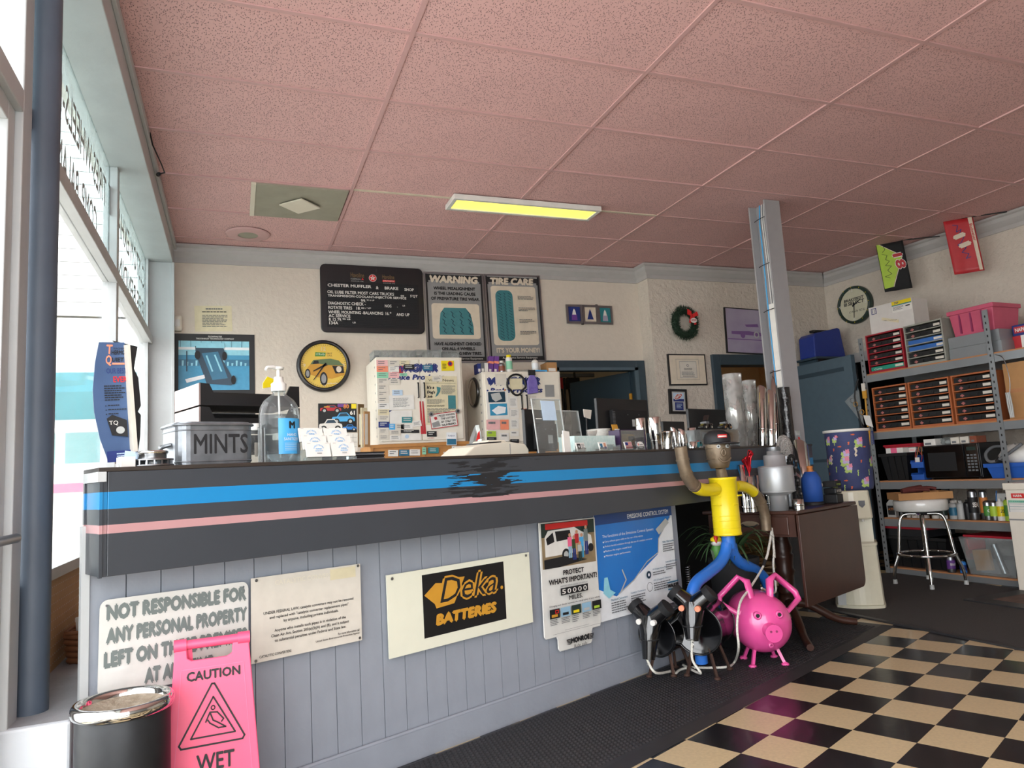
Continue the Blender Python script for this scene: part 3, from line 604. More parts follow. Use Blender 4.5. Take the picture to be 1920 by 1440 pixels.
# ------------------------------------------------------------------ rear right wall
def framed(name, label, pl, q, bw=.02, t=.022, inner='poster_cream', cat='picture frame', fm='black'):
    P = Panel(name, label, cat, pl, q, fm, t, -.001, bev=.002); P.rect(inner, bw/P.w, bw/P.h, 1-bw/P.w, 1-bw/P.h, 'mount'); return P
P = framed('certificate_frame', 'thin black framed certificate with wide cream mount under the wreath', BW2, [(1249.5, 664.5), (1320, 664.5), (1324, 723), (1254, 723)], .014)
P.stroke('ink_grey', [(.2, .17), (.8, .17), (.8, .82), (.2, .82)], .002, closed=True); P.rect('paper', .28, .22, .74, .78); P.stroke('ink_grey', [(.29, .24), (.73, .24), (.73, .76), (.29, .76)], .0025, closed=True)
P.disc('ink_grey', .5, .37, .03); P.disc('paper', .5, .37, .018); P.lines('ink', .4, .46, .62, .53, 2); P.lines('ink_grey', .33, .57, .69, .68, 4, seed=5); P.lines('ink', .35, .7, .68, .735, 1)
P = framed('award_frame', 'small thick black frame with blue parts-store prints below the certificate', BW2, [(1252, 730), (1285, 730.5), (1286.5, 777), (1254, 776)], .026, .03, 'plastic_grey')
P.rect('pale_blue', .2, .16, .8, .5); P.rect('navy', .2, .4, .8, .5); P.poly('white', [(.22, .36), (.4, .2), (.68, .17), (.72, .26), (.55, .4), (.3, .44)]); P.poly('red', [(.26, .35), (.42, .22), (.66, .19), (.69, .26), (.54, .38), (.32, .42)]); P.text('NAPA', 'white', .3, .24, .65, .35, .03, rot=.5)
P.rect('navy', .27, .54, .74, .86); P.lines('pale_blue', .35, .6, .68, .8, 4)
P = framed('drag_photo_frame', 'thin black framed faded lilac photo of a dragster, partly behind the column', BW2, [(1355, 577), (1441, 582), (1447, 667), (1362, 661.5)], .012, .02, 'lilac')
P.poly('violet_print', [(.12, .52), (.5, .5), (.95, .54), (.95, .6), (.12, .58)]); P.poly('violet_print', [(.42, .36), (.7, .33), (.72, .4), (.45, .41)]); P.disc('violet_print', .36, .6, .05); P.disc('plastic_grey', .66, .57, .06); P.disc('violet_print', .66, .57, .035); P.rect('violet_print', .03, .68, .97, .7)
# wreath
wx, wz = BW2.at(1283, 606, -.07)
wr = thing('wreath', 'dark green pine wreath with a red bow on the rough block wall', 'wreath', BW2.pt(wx, wz, -.07), 0)
rw = random.Random(4); b = MB(); core = MB(); R0 = .115
core.tube([(R0*cos(2*pi*k/24), 0, R0*sin(2*pi*k/24)*1.08) for k in range(24)], .03, 8, True); core.build('ring', 'needle', wr)
for k in range(2600):
    a = rw.random()*2*pi; pr_ = rw.random()*2*pi; rr = .028
    rad = R0*(1.08 if abs(sin(a)) > .5 else 1)
    c = Vector(((rad+rr*cos(pr_))*cos(a), -rr*abs(sin(pr_))*.9, (rad+rr*cos(pr_))*sin(a)*1.05)); d = Vector((cos(a)*cos(pr_)+.8*rw.uniform(-1, 1), -abs(sin(pr_))+.3*rw.uniform(-1, 1), sin(a)*cos(pr_)+.8*rw.uniform(-1, 1))).normalized()*rw.uniform(.02, .045)
    s_ = d.cross(Vector((rw.uniform(-1, 1), rw.uniform(-1, 1), rw.uniform(-1, 1)))).normalized()*.0028
    b.add([c-s_, c+s_, c+d], [(0, 1, 2)])
tag(b.build('needles', 'needle', wr), kind='stuff')
b = MB(); b.prism([(0, 0), (-.05, .02), (-.045, .075), (-.005, .05)], -.075, -.06); b.prism([(0, .02), (.06, .05), (.075, .01), (.02, -.005)], -.075, -.06); b.prism([(-.01, .02), (-.04, -.06), (-.02, -.07), (.01, 0)], -.072, -.062); b.prism([(.005, .02), (.02, -.085), (.045, -.08), (.025, .0)], -.074, -.064); b.build('bow', 'bright_red', wr, (.05, 0, .055), bev=.003)
P = Panel('bow_tag', None, None, (0, 0, 0), (.022, -.077, -.012), 'white', .003, poly=[(.5+.5*cos(k*.42), .5+.5*sin(k*.42)) for k in range(15)], parent=wr, size=(.075, .05)); P.poly('red', rrect(.1, .1, 3, .12, .3, .88, .66)); P.text('NAPA', 'white', .2, .36, .8, .6, .02)
# ------------------------------------------------------------------ right wall: clock and hanging flags
o, e, R = clock('select_clock', 'round dark green rimmed wall clock with cream dial on the right wall', RW, (1607, 572), 33, 'dial', .06, rim='deep_green', off=-.002)
y = e.d; tk = MB()
for s, x, z in (('12', -.12, .7), ('3', .72, -.08), ('6', -.06, -.86), ('9', -.84, -.08)): dialtext(o, s, 'white', x, z, x+(.22 if s == '12' else .12), z+.16, R*.98, -.069)
for k in range(12): tk.box(-.012*R, .012*R, -.069, -.0685, .9*R, .96*R, Matrix.Rotation(k*pi/6, 4, 'Y'))
tk.build('hour_marks', 'yellow', o); dialtext(o, 'BRAKEBEST', 'ink', -.6, .22, .6, .38, R, y, bold=.02, shear=.2); dialtext(o, 'SELECT', 'ink', -.38, .02, .62, .2, R, y, bold=.02, shear=.2)
for k in range(3): poly_on(o, 'ink', [(-.62, .03+.06*k), (-.42, .03+.06*k), (-.42, .07+.06*k), (-.62, .07+.06*k)], R, y)
dialtext(o, "O'Reilly", 'ink', -.35, -.42, .2, -.28, R, y, shear=.2); dialtext(o, 'FIRST CALL', 'ink', .25, -.4, .6, -.28, R, y); hands(o, R, y-.002, radians(62), radians(186))
def flag(name, label, tip, foot, w_, h_, m, off):
    d = (foot-tip); L_ = d.length; rz = atan2(d.y, d.x)
    o = thing(name, label, 'flag', tip, rz); nrm = (cos(rz), sin(rz)); up = d.z/hypot(d.x, d.y)
    MB().cyl((-.01, 0, 0), (L_*cos(atan2(d.z, hypot(d.x, d.y))), 0, d.z), .006, n=8).build('pole', 'black', o)
    b = MB(); n = 10; nz = 12; vs = []
    for j in range(nz+1):
        for i in range(n+1):
            x = w_*i/n+.03*j/nz; z = -h_*j/nz+up*x*(1-j/nz); vs.append((x, .005*sin(i*.9+j*.35)*(j/nz), z-.004))
    b.add(vs, [(j*(n+1)+i, j*(n+1)+i+1, (j+1)*(n+1)+i+1, (j+1)*(n+1)+i) for j in range(nz) for i in range(n)], True)
    c = b.build('cloth', m, o); sm = c.modifiers.new('thick', 'SOLIDIFY'); sm.thickness = .002
    return o, lambda x, z: (x+.03*(-z/h_), .005*sin(x/w_*9+(-z/h_)*4.2)*(-z/h_)-.003, z-.004+up*x*(1+z/h_))
def on_cloth(o, f, m, polys, name='print', side=-1):
    b = MB()
    for pts in polys:
        V = [Vector(f(*p)) for p in pts]; V = [v+Vector((0, -.0045, 0)) for v in V]; n = len(V)
        b.add(V, [tuple(range(n))])
    return b.build(name, m, o)
def seg(pts, wd):
    out = []
    for (xa, za), (xb, zb) in zip(pts, pts[1:]):
        l = hypot(xb-xa, zb-za) or 1; nx, nz = -(zb-za)/l*wd/2, (xb-xa)/l*wd/2; out.append([(xa+nx, za+nz), (xb+nx, zb+nz), (xb-nx, zb-nz), (xa-nx, za-nz)])
    return out
RWn = -RW.y
def rwpt(px, py, off): u, z = RW.at(px, py, off); return RW.pt(u, z, off)
f0 = rwpt(1762, 443, -.085); t1 = rwpt(1641, 455, -.36)
o, f = flag('race_flag', 'green and black small car flag numbered 18 on a wall pole', t1, f0, .235, .5, 'black_matte', 0)
on_cloth(o, f, 'lime', [[(.005, -.01), (.2, -.16), (.08, -.46), (.005, -.47)]]); on_cloth(o, f, 'poster_cream', seg([(.01, -.01), (.205, -.16), (.085, -.46)], .006))
def cloth_text(o, f, s, m, x, z, w_, h_, ang, dy=0, bold=.02):
    vs, fs, _, _ = textmesh(s, bold, 0); c, q = cos(ang), sin(ang); V = []
    for a, b_, dd in vs:
        a_, bb = (a-.5)*w_, (b_-.5)*h_; p = f(x+a_*c-bb*q, z+a_*q+bb*c); V.append((p[0], p[1]-.0062-dy-dd, p[2]))
    b = MB(); b.add(V, fs); b.build('lettering', m, o)
cloth_text(o, f, '18', 'red', .175, -.21, .16, .085, radians(-82), .003, .03); cloth_text(o, f, '18', 'white', .175, -.21, .172, .095, radians(-82), .001, .06)
on_cloth(o, f, 'ink', seg([(.03, -.06), (.06, -.03), (.07, -.08), (.03, -.12), (.08, -.14), (.06, -.18), (.09, -.2), (.05, -.24), (.1, -.25), (.06, -.29), (.09, -.33), (.03, -.35), (.07, -.37)], .004), 'signature')
f1 = rwpt(1888, 397, -.085); t2 = rwpt(1768, 414, -.36)
o, f = flag('red_race_flag', 'red small car flag with signature and white number on a wall pole', t2, f1, .225, .5, 'red', 0)
on_cloth(o, f, 'poster_cream', [[(.185, -.0), (.215, -.0), (.215, -.49), (.19, -.49)]]); cloth_text(o, f, '11', 'poster_cream', .11, -.2, .13, .1, radians(-72), 0, .05); cloth_text(o, f, 'Budweiser', 'red', .2, -.14, .16, .022, radians(-88), .001)
on_cloth(o, f, 'navy', [[(a, z) for a, z in s] for s in seg([(.06, -.05), (.1, -.06), (.08, -.12), (.12, -.1), (.09, -.16), (.13, -.17), (.1, -.22), (.07, -.24), (.13, -.27), (.09, -.31), (.14, -.33), (.11, -.37), (.15, -.36)], .006)], 'signature')
# ------------------------------------------------------------------ signs on the counter front
P = Panel('property_notice_sign', 'white metal sign in grey capitals disclaiming personal property left here', 'sign', CT, [(187, 1128), (463, 1088), (467, 1252), (182, 1310)], 'white_gloss', .003, -.021, poly=rrect(.05, .09))
T = lambda s, u0, v, u1: P.text(s, 'letter_grey', u0, v, u1, v+.175, .06)
T('NOT RESPONSIBLE FOR', .04, .05, .985); T('ANY PERSONAL PROPERTY', .04, .29, .99); T('LEFT ON THESE PREMISES', .03, .53, .99); T('AT ANY TIME', .28, .77, .74)
P.disc('ink_grey', .04, .06, .008); P.disc('ink_grey', .96, .06, .008)
P = Panel('converter_notice', 'cream paper notice about catalytic converters screwed to the planks', 'notice', CT, [(467, 1085), (676, 1057), (677, 1200), (474, 1245)], 'paper', .002, -.021)
P.text('CATALYTIC CONVERTERS', 'beige', .2, .06, .8, .12, .01); P.rect('aged_paper', .7, .02, .95, .16, 'tape')
T = lambda s, u0, v, u1, h=.045: P.text(s, 'ink', u0, v, u1, v+h, .012)
T('UNDER FEDERAL LAW, catalytic converters may not be removed', .1, .42, .92); T('and replaced with "catalytic converter replacement pipes"', .15, .48, .87); T('by anyone, including private individuals.', .27, .54, .77)
T('Anyone who installs such pipes is in violation of the', .19, .64, .84); T('Clean Air Act, Section 203(a)(3)(A) and (B), and is subject', .16, .70, .87); T('to substantial penalties under Federal and State law.', .19, .76, .84)
T('For more information call', .76, .84, .97, .03); T('United States Environmental Protection Agency', .55, .88, .97, .03); T('CATALYTIC CONVERTERS', .06, .92, .33, .03)
for u, v in ((.04, .03), (.97, .02), (.97, .96), (.03, .97)): P.disc('steel', u, v, .012, name='screw')
P = Panel('battery_sign', 'pale green-white sign with black and gold battery logo panel', 'sign', CT, [(720, 1079), (987, 1036), (1001, 1165), (732, 1235)], 'sign_cream', .006, -.022)
P.rect('black', .215, .07, .79, .86, 'logo_panel'); P.poly('gold', [(.225, .33), (.3, .2), (.36, .22), (.4, .17), (.5, .18), (.42, .5), (.3, .52), (.29, .46)]); P.text('Deka', 'gold', .31, .13, .74, .49, .05, .3); P.text('Deka', 'ink', .325, .155, .725, .465, .0, .3); P.text('BATTERIES', 'gold', .29, .59, .72, .74, .06, .12); P.disc('gold', .765, .42, .01)
for u, v in ((.03, .05), (.97, .04)): P.disc('steel', u, v, .008, name='screw')
# shock absorber sign with a tab
pm_ = [(0, 0), (1, 0), (1, .86), (.98, .885), (.84, .885), (.82, .91), (.82, .98), (.79, 1), (.25, 1), (.22, .98), (.22, .91), (.2, .885), (.03, .885), (0, .865)]
P = Panel('shock_absorber_sign', 'tall white plastic sign with family and car photo and bottom tab', 'sign', CT, [(1007, 982), (1110, 969), (1131, 1200), (1022, 1228)], 'white_gloss', .006, -.024, poly=pm_, bev=.004)
mat('photo_road', '8d7a5c', .5, var=.15); P.rect('photo_road', .03, .01, .97, .36, 'photo'); P.rect('deep_green', .03, .01, .97, .12); P.rect('bright_red', .1, .015, .85, .06)
P.poly('white', [(.08, .12), (.14, .07), (.6, .06), (.72, .1), (.9, .14), (.92, .22), (.88, .26), (.08, .27)]); P.poly('ink', [(.26, .08), (.52, .08), (.54, .15), (.28, .16)]); P.poly('ink', [(.1, .13), (.22, .085), (.24, .16), (.12, .18)]); P.disc('ink', .43, .27, .07); P.disc('plastic_grey', .43, .27, .04); P.disc('ink', .88, .24, .05); P.poly('ink', [(.05, .29), (.4, .28), (.8, .33), (.3, .36), (.05, .36)])
for k, (u, v, h, m1, m2) in enumerate(((.5, .1, .2, 'pink', 'sky_print'), (.57, .12, .2, 'leaf', 'navy'), (.62, .08, .2, 'red', 'tan_print'), (.7, .11, .2, 'sky_blue', 'print_blue'), (.78, .05, .24, 'letter_grey', 'navy'), (.65, .17, .16, 'plastic_grey', 'deep_green'))):
    P.rect(m1, u-.035, v+.035, u+.035, v+h*.55); P.rect(m2, u-.028, v+h*.55, u-.003, v+h); P.rect(m2, u+.003, v+h*.55, u+.028, v+h); P.disc('skin_print', u, v+.02, .022)
P.text('PROTECT', 'ink', .33, .385, .7, .425, .03); P.text("WHAT'S IMPORTANT!", 'ink', .08, .44, .93, .485, .03); P.text('EXPERTS RECOMMEND CHANGING YOUR SHOCKS AT', 'ink_grey', .27, .5, .75, .512)
P.rect('ink', .27, .52, .75, .575)
for k, s in enumerate('50000'): P.text(s, 'white', .29+k*.092, .53, .355+k*.092, .567, .01)
P.text('MILES.', 'ink', .4, .585, .64, .62, .02); P.text('Changing your shocks improves the overall safety of your vehicle.', 'ink', .06, .635, .95, .652, .01)
for k, (bg, fg) in enumerate((('ink', 'gold'), ('sky_print', 'ink'), ('deep_green', 'yellow'), ('sky_print', 'plastic_grey'), ('ink', 'lime'))):
    u = .06+k*.182; P.rect(bg, u, .665, u+.165, .735, 'photo'); P.rect(fg, u+.03, .705, u+.13, .725); P.lines('ink_grey', u, .742, u+.15, .79 if k != 2 else .8, 4, seed=k+20)
P.stroke('bright_red', [(.14, .675), (.19, .675), (.19, .695), (.14, .695)], .004, closed=True); P.stroke('ink_grey', [(.08, .85), (.93, .85)], .001); P.stroke('ink_grey', [(.28, .835), (.7, .835)], .001)
P.text('MONROE', 'ink', .37, .905, .7, .95, .07); P.polys('ink', [[(.29, .91+.011*k), (.37, .91+.011*k), (.37, .918+.011*k), (.3+.012*k, .918+.011*k)] for k in range(4)]+[[(.7, .91+.011*k), (.78, .91+.011*k), (.77-.012*k, .918+.011*k), (.7, .918+.011*k)] for k in range(4)]); P.text('Ride safe.', 'ink', .42, .96, .66, .985)
# emissions poster
P = Panel('emissions_poster', 'blue and white exhaust diagram poster beside the shock absorber sign', 'poster', CT, [(1113, 968), (1256, 947), (1273, 1128), (1126, 1165)], 'print_white', .0015, -.021)
mat('poster_blue', '1f66b8', .3, hex2='2f86d6', vs_=4); mat('poster_navy', '17427f', .3); P.poly('poster_blue', [(0, 0), (1, 0), (.96, .14), (.8, .3), (.76, .48), (.42, .68), (.2, .8), (.08, .74), (0, .7)], 'blue_field'); P.rect('poster_navy', 0, 0, 1, .1)
P.text('EMISSIONS CONTROL SYSTEM', 'print_white', .4, .03, .95, .075, .01); P.text('The functions of the Emissions Control System:', 'print_white', .08, .2, .73, .235); 
for k, s in enumerate(('Carry exhaust gases safely to the rear of the vehicle', 'Reduce harmful emissions through the use of a catalytic converter', 'Reduce the engine sound level', 'Maintain engine performance')): P.text(s, 'print_white', .1, .255+k*.045, (.58, .7, .42, .4)[k], .278+k*.045); P.disc('print_white', .085, .268+k*.045, .006)
P.stroke('plastic_grey', [(.22, .78), (.42, .68), (.6, .53), (.76, .46), (.78, .32), (.9, .18), (.97, .11)], .006, 'exhaust_pipe'); P.poly('plastic_grey', [(.75, .22), (.9, .12), (.94, .17), (.79, .28)]); P.stroke('plastic_grey', [(.24, .77), (.32, .66), (.28, .56)], .008); P.poly('print_cyan', [(.06, .6), (.1, .6), (.12, .72), (.18, .76), (.1, .8), (.04, .74)])
for u, v, u1, n, s in ((.12, .81, .32, 5, 'Manifold Converters'), (.36, .79, .55, 4, 'Catalytic Converters'), (.66, .61, .86, 2, 'O2 (Oxygen) Sensor Ports'), (.66, .72, .9, 4, 'O2 (Oxygen) Sensors'), (.82, .35, .98, 4, 'Mufflers / Muffler Assemblies'), (.84, .56, 1.0, 3, 'Resonator Assemblies / Pipe Accessories')): P.text(s, 'print_mid', u, v, u1, v+.02, .008); P.lines('ink_grey', u, v+.035, u1, v+.035+n*.022, n, seed=n)
P.disc('print_dark', .6, .66, .03); P.disc('print_white', .6, .66, .012); P.stroke('ink', [(.6+.035*cos(k*.5), .78+.045*sin(k*.5)) for k in range(13)], .002)
P.rect('print_mid', .84, .775, .99, .79); P.rect('print_mid', .84, .845, .99, .86); P.text('WALKER', 'ink', .835, .795, .995, .84, .08)
# ------------------------------------------------------------------ things on the counter, left to right
def cput(px, py, yc):
    s_, z = CT.at(px, py, yc); return s_, z
def cw(px0, px1, py, yc): return abs(CT.at(px1, py, yc)[0]-CT.at(px0, py, yc)[0])
def cthing(name, label, cat, px, yc, rz=CA, z=TOP, group=None, py=860):
    s_, _ = cput(px, py, yc); return thing(name, label, cat, CT.pt(s_, z+.0005, yc), rz, group)
# brake-pad standee
mat('standee_blue', '2b4268', .4, hex2='54709c', vs_=5)
P = Panel('brake_pad_standee', 'curved blue cardboard brake pad standee at the left end of the counter', 'display', CT, [(173, 645), (240, 640), (240, 867), (173, 867)], 'standee_blue', .004, .0, poly=[(.28, 0), (.14, .17), (.03, .4), (.03, .58), (.14, .8), (.34, 1), (1, 1), (1, 0)])
T = P.text; T('T', 'salmon', .48, .02, .66, .1, .02, .15); T('Q', 'salmon', .43, .11, .6, .2, .02, .15); T('WAGNER', 'ink', .66, .045, .98, .062); T('HERMO', 'ink', .6, .067, .99, .105, .02, .15); T('UIET', 'ink', .6, .13, .95, .165, .02, .15); P.rect('salmon', .6, .175, .95, .19)
T('OUR BEST', 'navy', .43, .22, .99, .265); T('EVER', 'bright_red', .6, .29, .99, .34, .02); P.lines('ink', .33, .365, .97, .5, 7, seed=2)
for k in range(3): P.rect('ink', .33, .53+k*.035, .36, .538+k*.035); P.lines('ink', .4, .527+k*.035, .95, .545+k*.035, 1, seed=k)
P.poly('ink', [(.34, .64), (.5, .61), (.9, .66), (.9, .8), (.46, .78)]); P.text('TQ', 'white', .4, .66, .65, .7); P.disc('plastic_grey', .7, .74, .12, .03); P.rect('navy', .28, .91, 1, 1); P.lines('pale_blue', .55, .93, .95, .97, 2)
so = P.o; b = MB(); w_, h_ = P.w, P.h; b.hexa([(w_*.93, -.05, 0), (w_*1.05, -.05, 0), (w_*1.02, 0, 0), (w_*.95, 0, 0)], [(w_*.95, -.05, h_*.96), (w_*1.03, -.05, h_*.96), (w_*1.02, 0, h_*.98), (w_*.97, 0, h_*.98)]); b.build('centre_ridge', 'paper', so)
MB().prism([(w_*1.0, 0), (w_*1.18, .03*h_), (w_*1.3, h_*.2), (w_*1.36, h_*.38), (w_*1.28, h_*.41), (w_*1.38, h_*.46), (w_*1.36, h_*.7), (w_*1.25, h_*.78), (w_*1.4, h_*.97), (w_*.7, h_*1.02), (w_*1.0, h_*.9)], .006, .012).build('rear_panel', 'black', so)
# little card box and brake rotor
o = cthing('white_card_box', 'small white card box beside the standee foot', 'box', 240, -.14); B(-.018, .02, 0, .05, 0, .03).build('body', 'white', o); B(-.022, .024, .012, .05, 0, .012).build('tray', 'clear', o); MB().prism([(0, .02), (.04, .02), (.035, .045), (.003, .05)], .04, .043).build('card', 'pale_blue', o)
o = cthing('brake_hub', 'small shiny slotted brake hub lying on the counter beside the tin', 'brake part', 285, -.105)
MB().lathe([(.015, .0), (.062, 0), (.062, .005), (.04, .006), (.015, .006)], 36).build('lower_disc', 'steel', o); MB().lathe([(.015, .017), (.06, .017), (.06, .022), (.015, .022)], 36).build('upper_disc', 'steel', o)
for k in range(18): a = k*pi/9; B(.035, .06, -.002, .002, .005, .018).build('vane', 'steel', o, rot=(0, 0, a))
MB().lathe([(.02, .02), (.04, .02), (.042, .036), (.046, .04), (.046, .046), (.04, .047), (.02, .045)], 32).build('hub', 'chrome', o)
# mints tin
def rr(w_, d_, r, n=5): return [(x-w_/2, y-d_/2) for x, y in [(a*w_, b_*d_) for a, b_ in rrect(r/w_, r/d_, n)]]
o = cthing('mints_tin', 'galvanized metal tin box lettered MINTS with lid and side handle', 'tin box', 390, .0)
b = MB()
for z0, z1, g in ((0, .006, .003), (.006, .125, 0),): b.zprism(rr(.25-g, .17-g, .04), z0, z1)
b.build('body', 'galv', o)
for z in (.012, .112): MB().tube([(x, y, z) for x, y in rr(.25, .17, .04)], .0025, 6, True).build('bead', 'galv', o)
b = MB(); b.zprism(rr(.258, .178, .043), .125, .136); b.zprism(rr(.24, .16, .04), .136, .14); b.build('lid', 'galv', o); MB().tube([(x, y, .13) for x, y in rr(.26, .18, .043)], .004, 6, True).build('lid_rim', 'galv', o)
text(o, 'MINTS', 'ink', -.075, .035, .1, .1, -.0862, .012); MB().tube([(-.125, -.025, .07), (-.145, -.02, .064), (-.147, .0, .06), (-.145, .02, .064), (-.125, .025, .07)], .006, 8).build('handle', 'galv', o)
# letter trays
mat('tray_side', 'a8a29d', .3, hex2='8f6a64', vs_=9)  # reddish reflections mixed into the end plate colour
o = cthing('letter_tray_stack', 'three-tier black letter tray stack with papers behind the mints tin', 'letter tray', 455, .32)
s0 = cput(350, 780, .32)[0]-cput(455, 860, .32)[0]; s1 = cput(560, 780, .32)[0]-cput(455, 860, .32)[0]
for k, z in enumerate((.06, .15, .24)):
    b = MB(); b.prism([(s0+.045, z), (s1, z), (s1, z+.085), (s1-.04, z+.085), (s1-.06, z+.045), (s0+.1, z+.04), (s0+.08, z+.082), (s0+.045, z+.085)], -.01, 0); b.box(s0+.045, s1, 0, .25, z, z+.006); b.prism([(s0+.045, z), (s1, z), (s1, z+.085), (s0+.045, z+.085)], .25, .256); b.build('tray', 'black', o)
    B(s0+.04, s0+.046, -.012, .256, z, z+.083).build('end_plate', 'tray_side', o); B(s0+.06, s1-.02, .01, .24, z+.007, z+.025).build('paper_pile', 'paper', o)
for x in (s0+.06, s1-.02): B(x, x+.012, 0, .25, 0, .061).build('leg', 'black', o)
o = tag(MB().prism([(0, 0), (.07, .012), (.075, .03), (.02, .05), (.0, .02)], 0, .004).build('yellow_tag', 'yellow', None, CT.pt(cput(497, 728, .38)[0], TOP+.326, .40), (0, 0, CA)), 'yellow paper tag sticking out of the top letter tray', 'tag')
# clear jars
o = cthing('clear_jar', 'clear plastic jar with white lid between tin and sanitizer', 'jar', 480, .1); MB().lathe([(0, 0), (.024, 0), (.026, .004), (.026, .11), (.02, .12), (.02, .128)], 20).build('body', 'clear', o); MB().lathe([(.022, .126), (.022, .15), (0, .15)], 20).build('lid', 'white', o); B(-.016, .016, -.0275, -.0265, .03, .08).build('paper_label', 'paper', o)
o = cthing('acrylic_tube', 'slim clear tube standing beside the sanitizer bottle', 'tube', 491, -.1); MB().cyl((0, 0, 0), (0, 0, .12), .012).build('body', 'clear', o); MB().cyl((.004, 0, .002), (.004, 0, .118), .003).build('rod', 'ink', o)
# sanitizer
glass('liquid', 'e9f1f4', .8, .04)
o = cthing('sanitizer_bottle', 'big clear pump bottle of hand sanitizer with a blue label', 'bottle', 525, .0)
MB().lathe([(0, 0), (.062, 0), (.07, .008), (.07, .175), (.066, .2), (.052, .225), (.03, .243), (.022, .25), (.022, .262)], 32).build('body', 'clear', o); MB().lathe([(0, .004), (.065, .006), (.065, .17), (0, .17)], 28).build('gel', 'liquid', o)
b = MB(); b.lathe([(.026, .258), (.027, .285), (.018, .292), (.016, .31), (.0, .312)], 24); b.build('pump_collar', 'white_gloss', o); MB().cyl((0, 0, .31), (0, 0, .34), .006).build('pump_stem', 'white', o)
b = MB(); b.lathe([(0, .336), (.018, .338), (.02, .346), (.0, .35)], 20); b.tube([(0, 0, .343), (-.025, -.008, .345), (-.05, -.016, .34), (-.056, -.018, .33)], [.008, .007, .006, .005], 8); b.build('pump_head', 'white_gloss', o); MB().cyl((.004, .0, .02), (0, 0, .26), .004, n=8).build('dip_tube', 'white', o)
b = MB(); n = 9; R_ = .0712; vs = []
for k in range(n+1):
    a = radians(-118+75*k/n); vs += [(R_*cos(a), R_*sin(a), .03), (R_*cos(a), R_*sin(a), .155)]
b.add(vs, [(2*k, 2*k+2, 2*k+3, 2*k+1) for k in range(n)], True); b.build('label', 'sky_blue', o)
def curved_text(o, s, m, R_, a0, a1, z0, z1, bold=0):
    vs, fs, _, _ = textmesh(s, bold, 0); b = MB(); b.add([((R_+d)*cos(a0+(a1-a0)*u), (R_+d)*sin(a0+(a1-a0)*u), z0+(z1-z0)*v) for u, v, d in vs], fs); b.build('lettering', m, o)
ra = radians
curved_text(o, 'HAND', 'white', .0718, ra(-93), ra(-63), .092, .102); curved_text(o, 'SANITIZER', 'white', .0718, ra(-103), ra(-56), .077, .087); curved_text(o, 'M', 'ink', .0718, ra(-88), ra(-68), .118, .145, .05)
for k in range(5): curved_text(o, 'lllllllllll', 'white', .0718, ra(-100), ra(-63), .066-k*.006, .068-k*.006)
# business card holders
for gi, (pxc, yc, lab) in enumerate(((596, -.12, 'left'), (643, -.12, 'right'))):
    o = cthing('card_holder', 'clear tiered business card holder, the %s of two beside the sanitizer' % lab, 'card holder', pxc, yc, group='tiered card holders')
    for k in range(3): B(-.05, .05, .025*k-.012, .025*k+.012, 0, .012+.028*k).build('tier', 'clear', o)
    for k in range(3):
        c = Panel('business_card_stack', 'stack of white shop cards with blue print in the %s tier of the %s holder' % (('front', 'middle', 'rear')[k], lab), 'business cards', (radians(-14), 0, CA), CT.pt(cput(pxc, 860, yc)[0], TOP+.013+.028*k, yc+.025*k-.006)-CT.x*.046, 'white', .006, size=(.092, .052), group='shop card stacks')
        for j in range(9): a = radians(160-j*17.5); c.text('CHESTERMU'[j], 'sky_blue', .5+.2*cos(a)-.02, .5-.3*sin(a)-.05, .5+.2*cos(a)+.02, .5-.3*sin(a)+.05, .02, rot=a-pi/2)
        c.text('MUFFLER', 'sky_blue', .38, .42, .62, .52, .02); c.text('BRAKE SHOP', 'sky_blue', .34, .58, .66, .66, .02); c.lines('ink_grey', .4, .75, .6, .85, 2); c.lines('ink_grey', .05, .08, .18, .12, 1); c.lines('ink_grey', .8, .08, .95, .12, 1)
# calendar of old cars on the wall
P = Panel('car_calendar', 'glossy calendar of old muscle cars and a blue pickup on the back wall', 'calendar', BW, [(596, 757), (668, 756), (669.5, 811), (597, 811)], 'ink', .002, -.001)
car(P, .05, .05, .6, .3, 'red'); P.rect('gold', .15, .1, .3, .14); P.rect('purple', .5, .02, .75, .12); P.rect('yellow', .86, .02, .99, .18); P.text('80', 'orange', .65, .03, .8, .18, .03); P.text('61', 'white', .82, .25, .95, .4, .03); car(P, .35, .3, .95, .7, 'sky_blue'); car(P, .02, .52, .62, .95, 'white'); P.text('71', 'white', .03, .82, .14, .96, .03); car(P, .63, .72, .99, .95, 'blue')
P2 = Panel('calendar_page', 'white calendar month page hanging under the car pictures', 'calendar', BW, [(634, 812), (670, 812), (671, 846), (635, 846)], 'white', .001, -.001)
for k in range(1, 4): P2.stroke('ink_grey', [(.05, k*.25), (.95, k*.25)], .002); P2.stroke('ink_grey', [(k*.25, .05), (k*.25, .95)], .002)
# magazines
s_a, s_b = cput(658, 850, .06)[0], cput(724, 850, .06)[0]
for k in range(6):
    o = tag(B(0, s_b-s_a-.01, 0, .12, 0, .0055).build('booklet', ('black', 'ink_grey', 'black_matte')[k % 3], None, CT.pt(s_a+.004*(k % 2), TOP+.0006+k*.0061, .06), (0, 0, CA)), ('bottom', 'second', 'third', 'fourth', 'fifth', 'top')[k]+' dark booklet of the low pile left of the orange card shelf' if k in (0, 5) else ('second', 'third', 'fourth', 'fifth')[k-1]+' dark booklet from below in the low counter pile', 'booklet', 'booklets in the counter pile')
    B(0, .012, -.001, .0, .0005, .005).build('page_edge', 'paper', o)
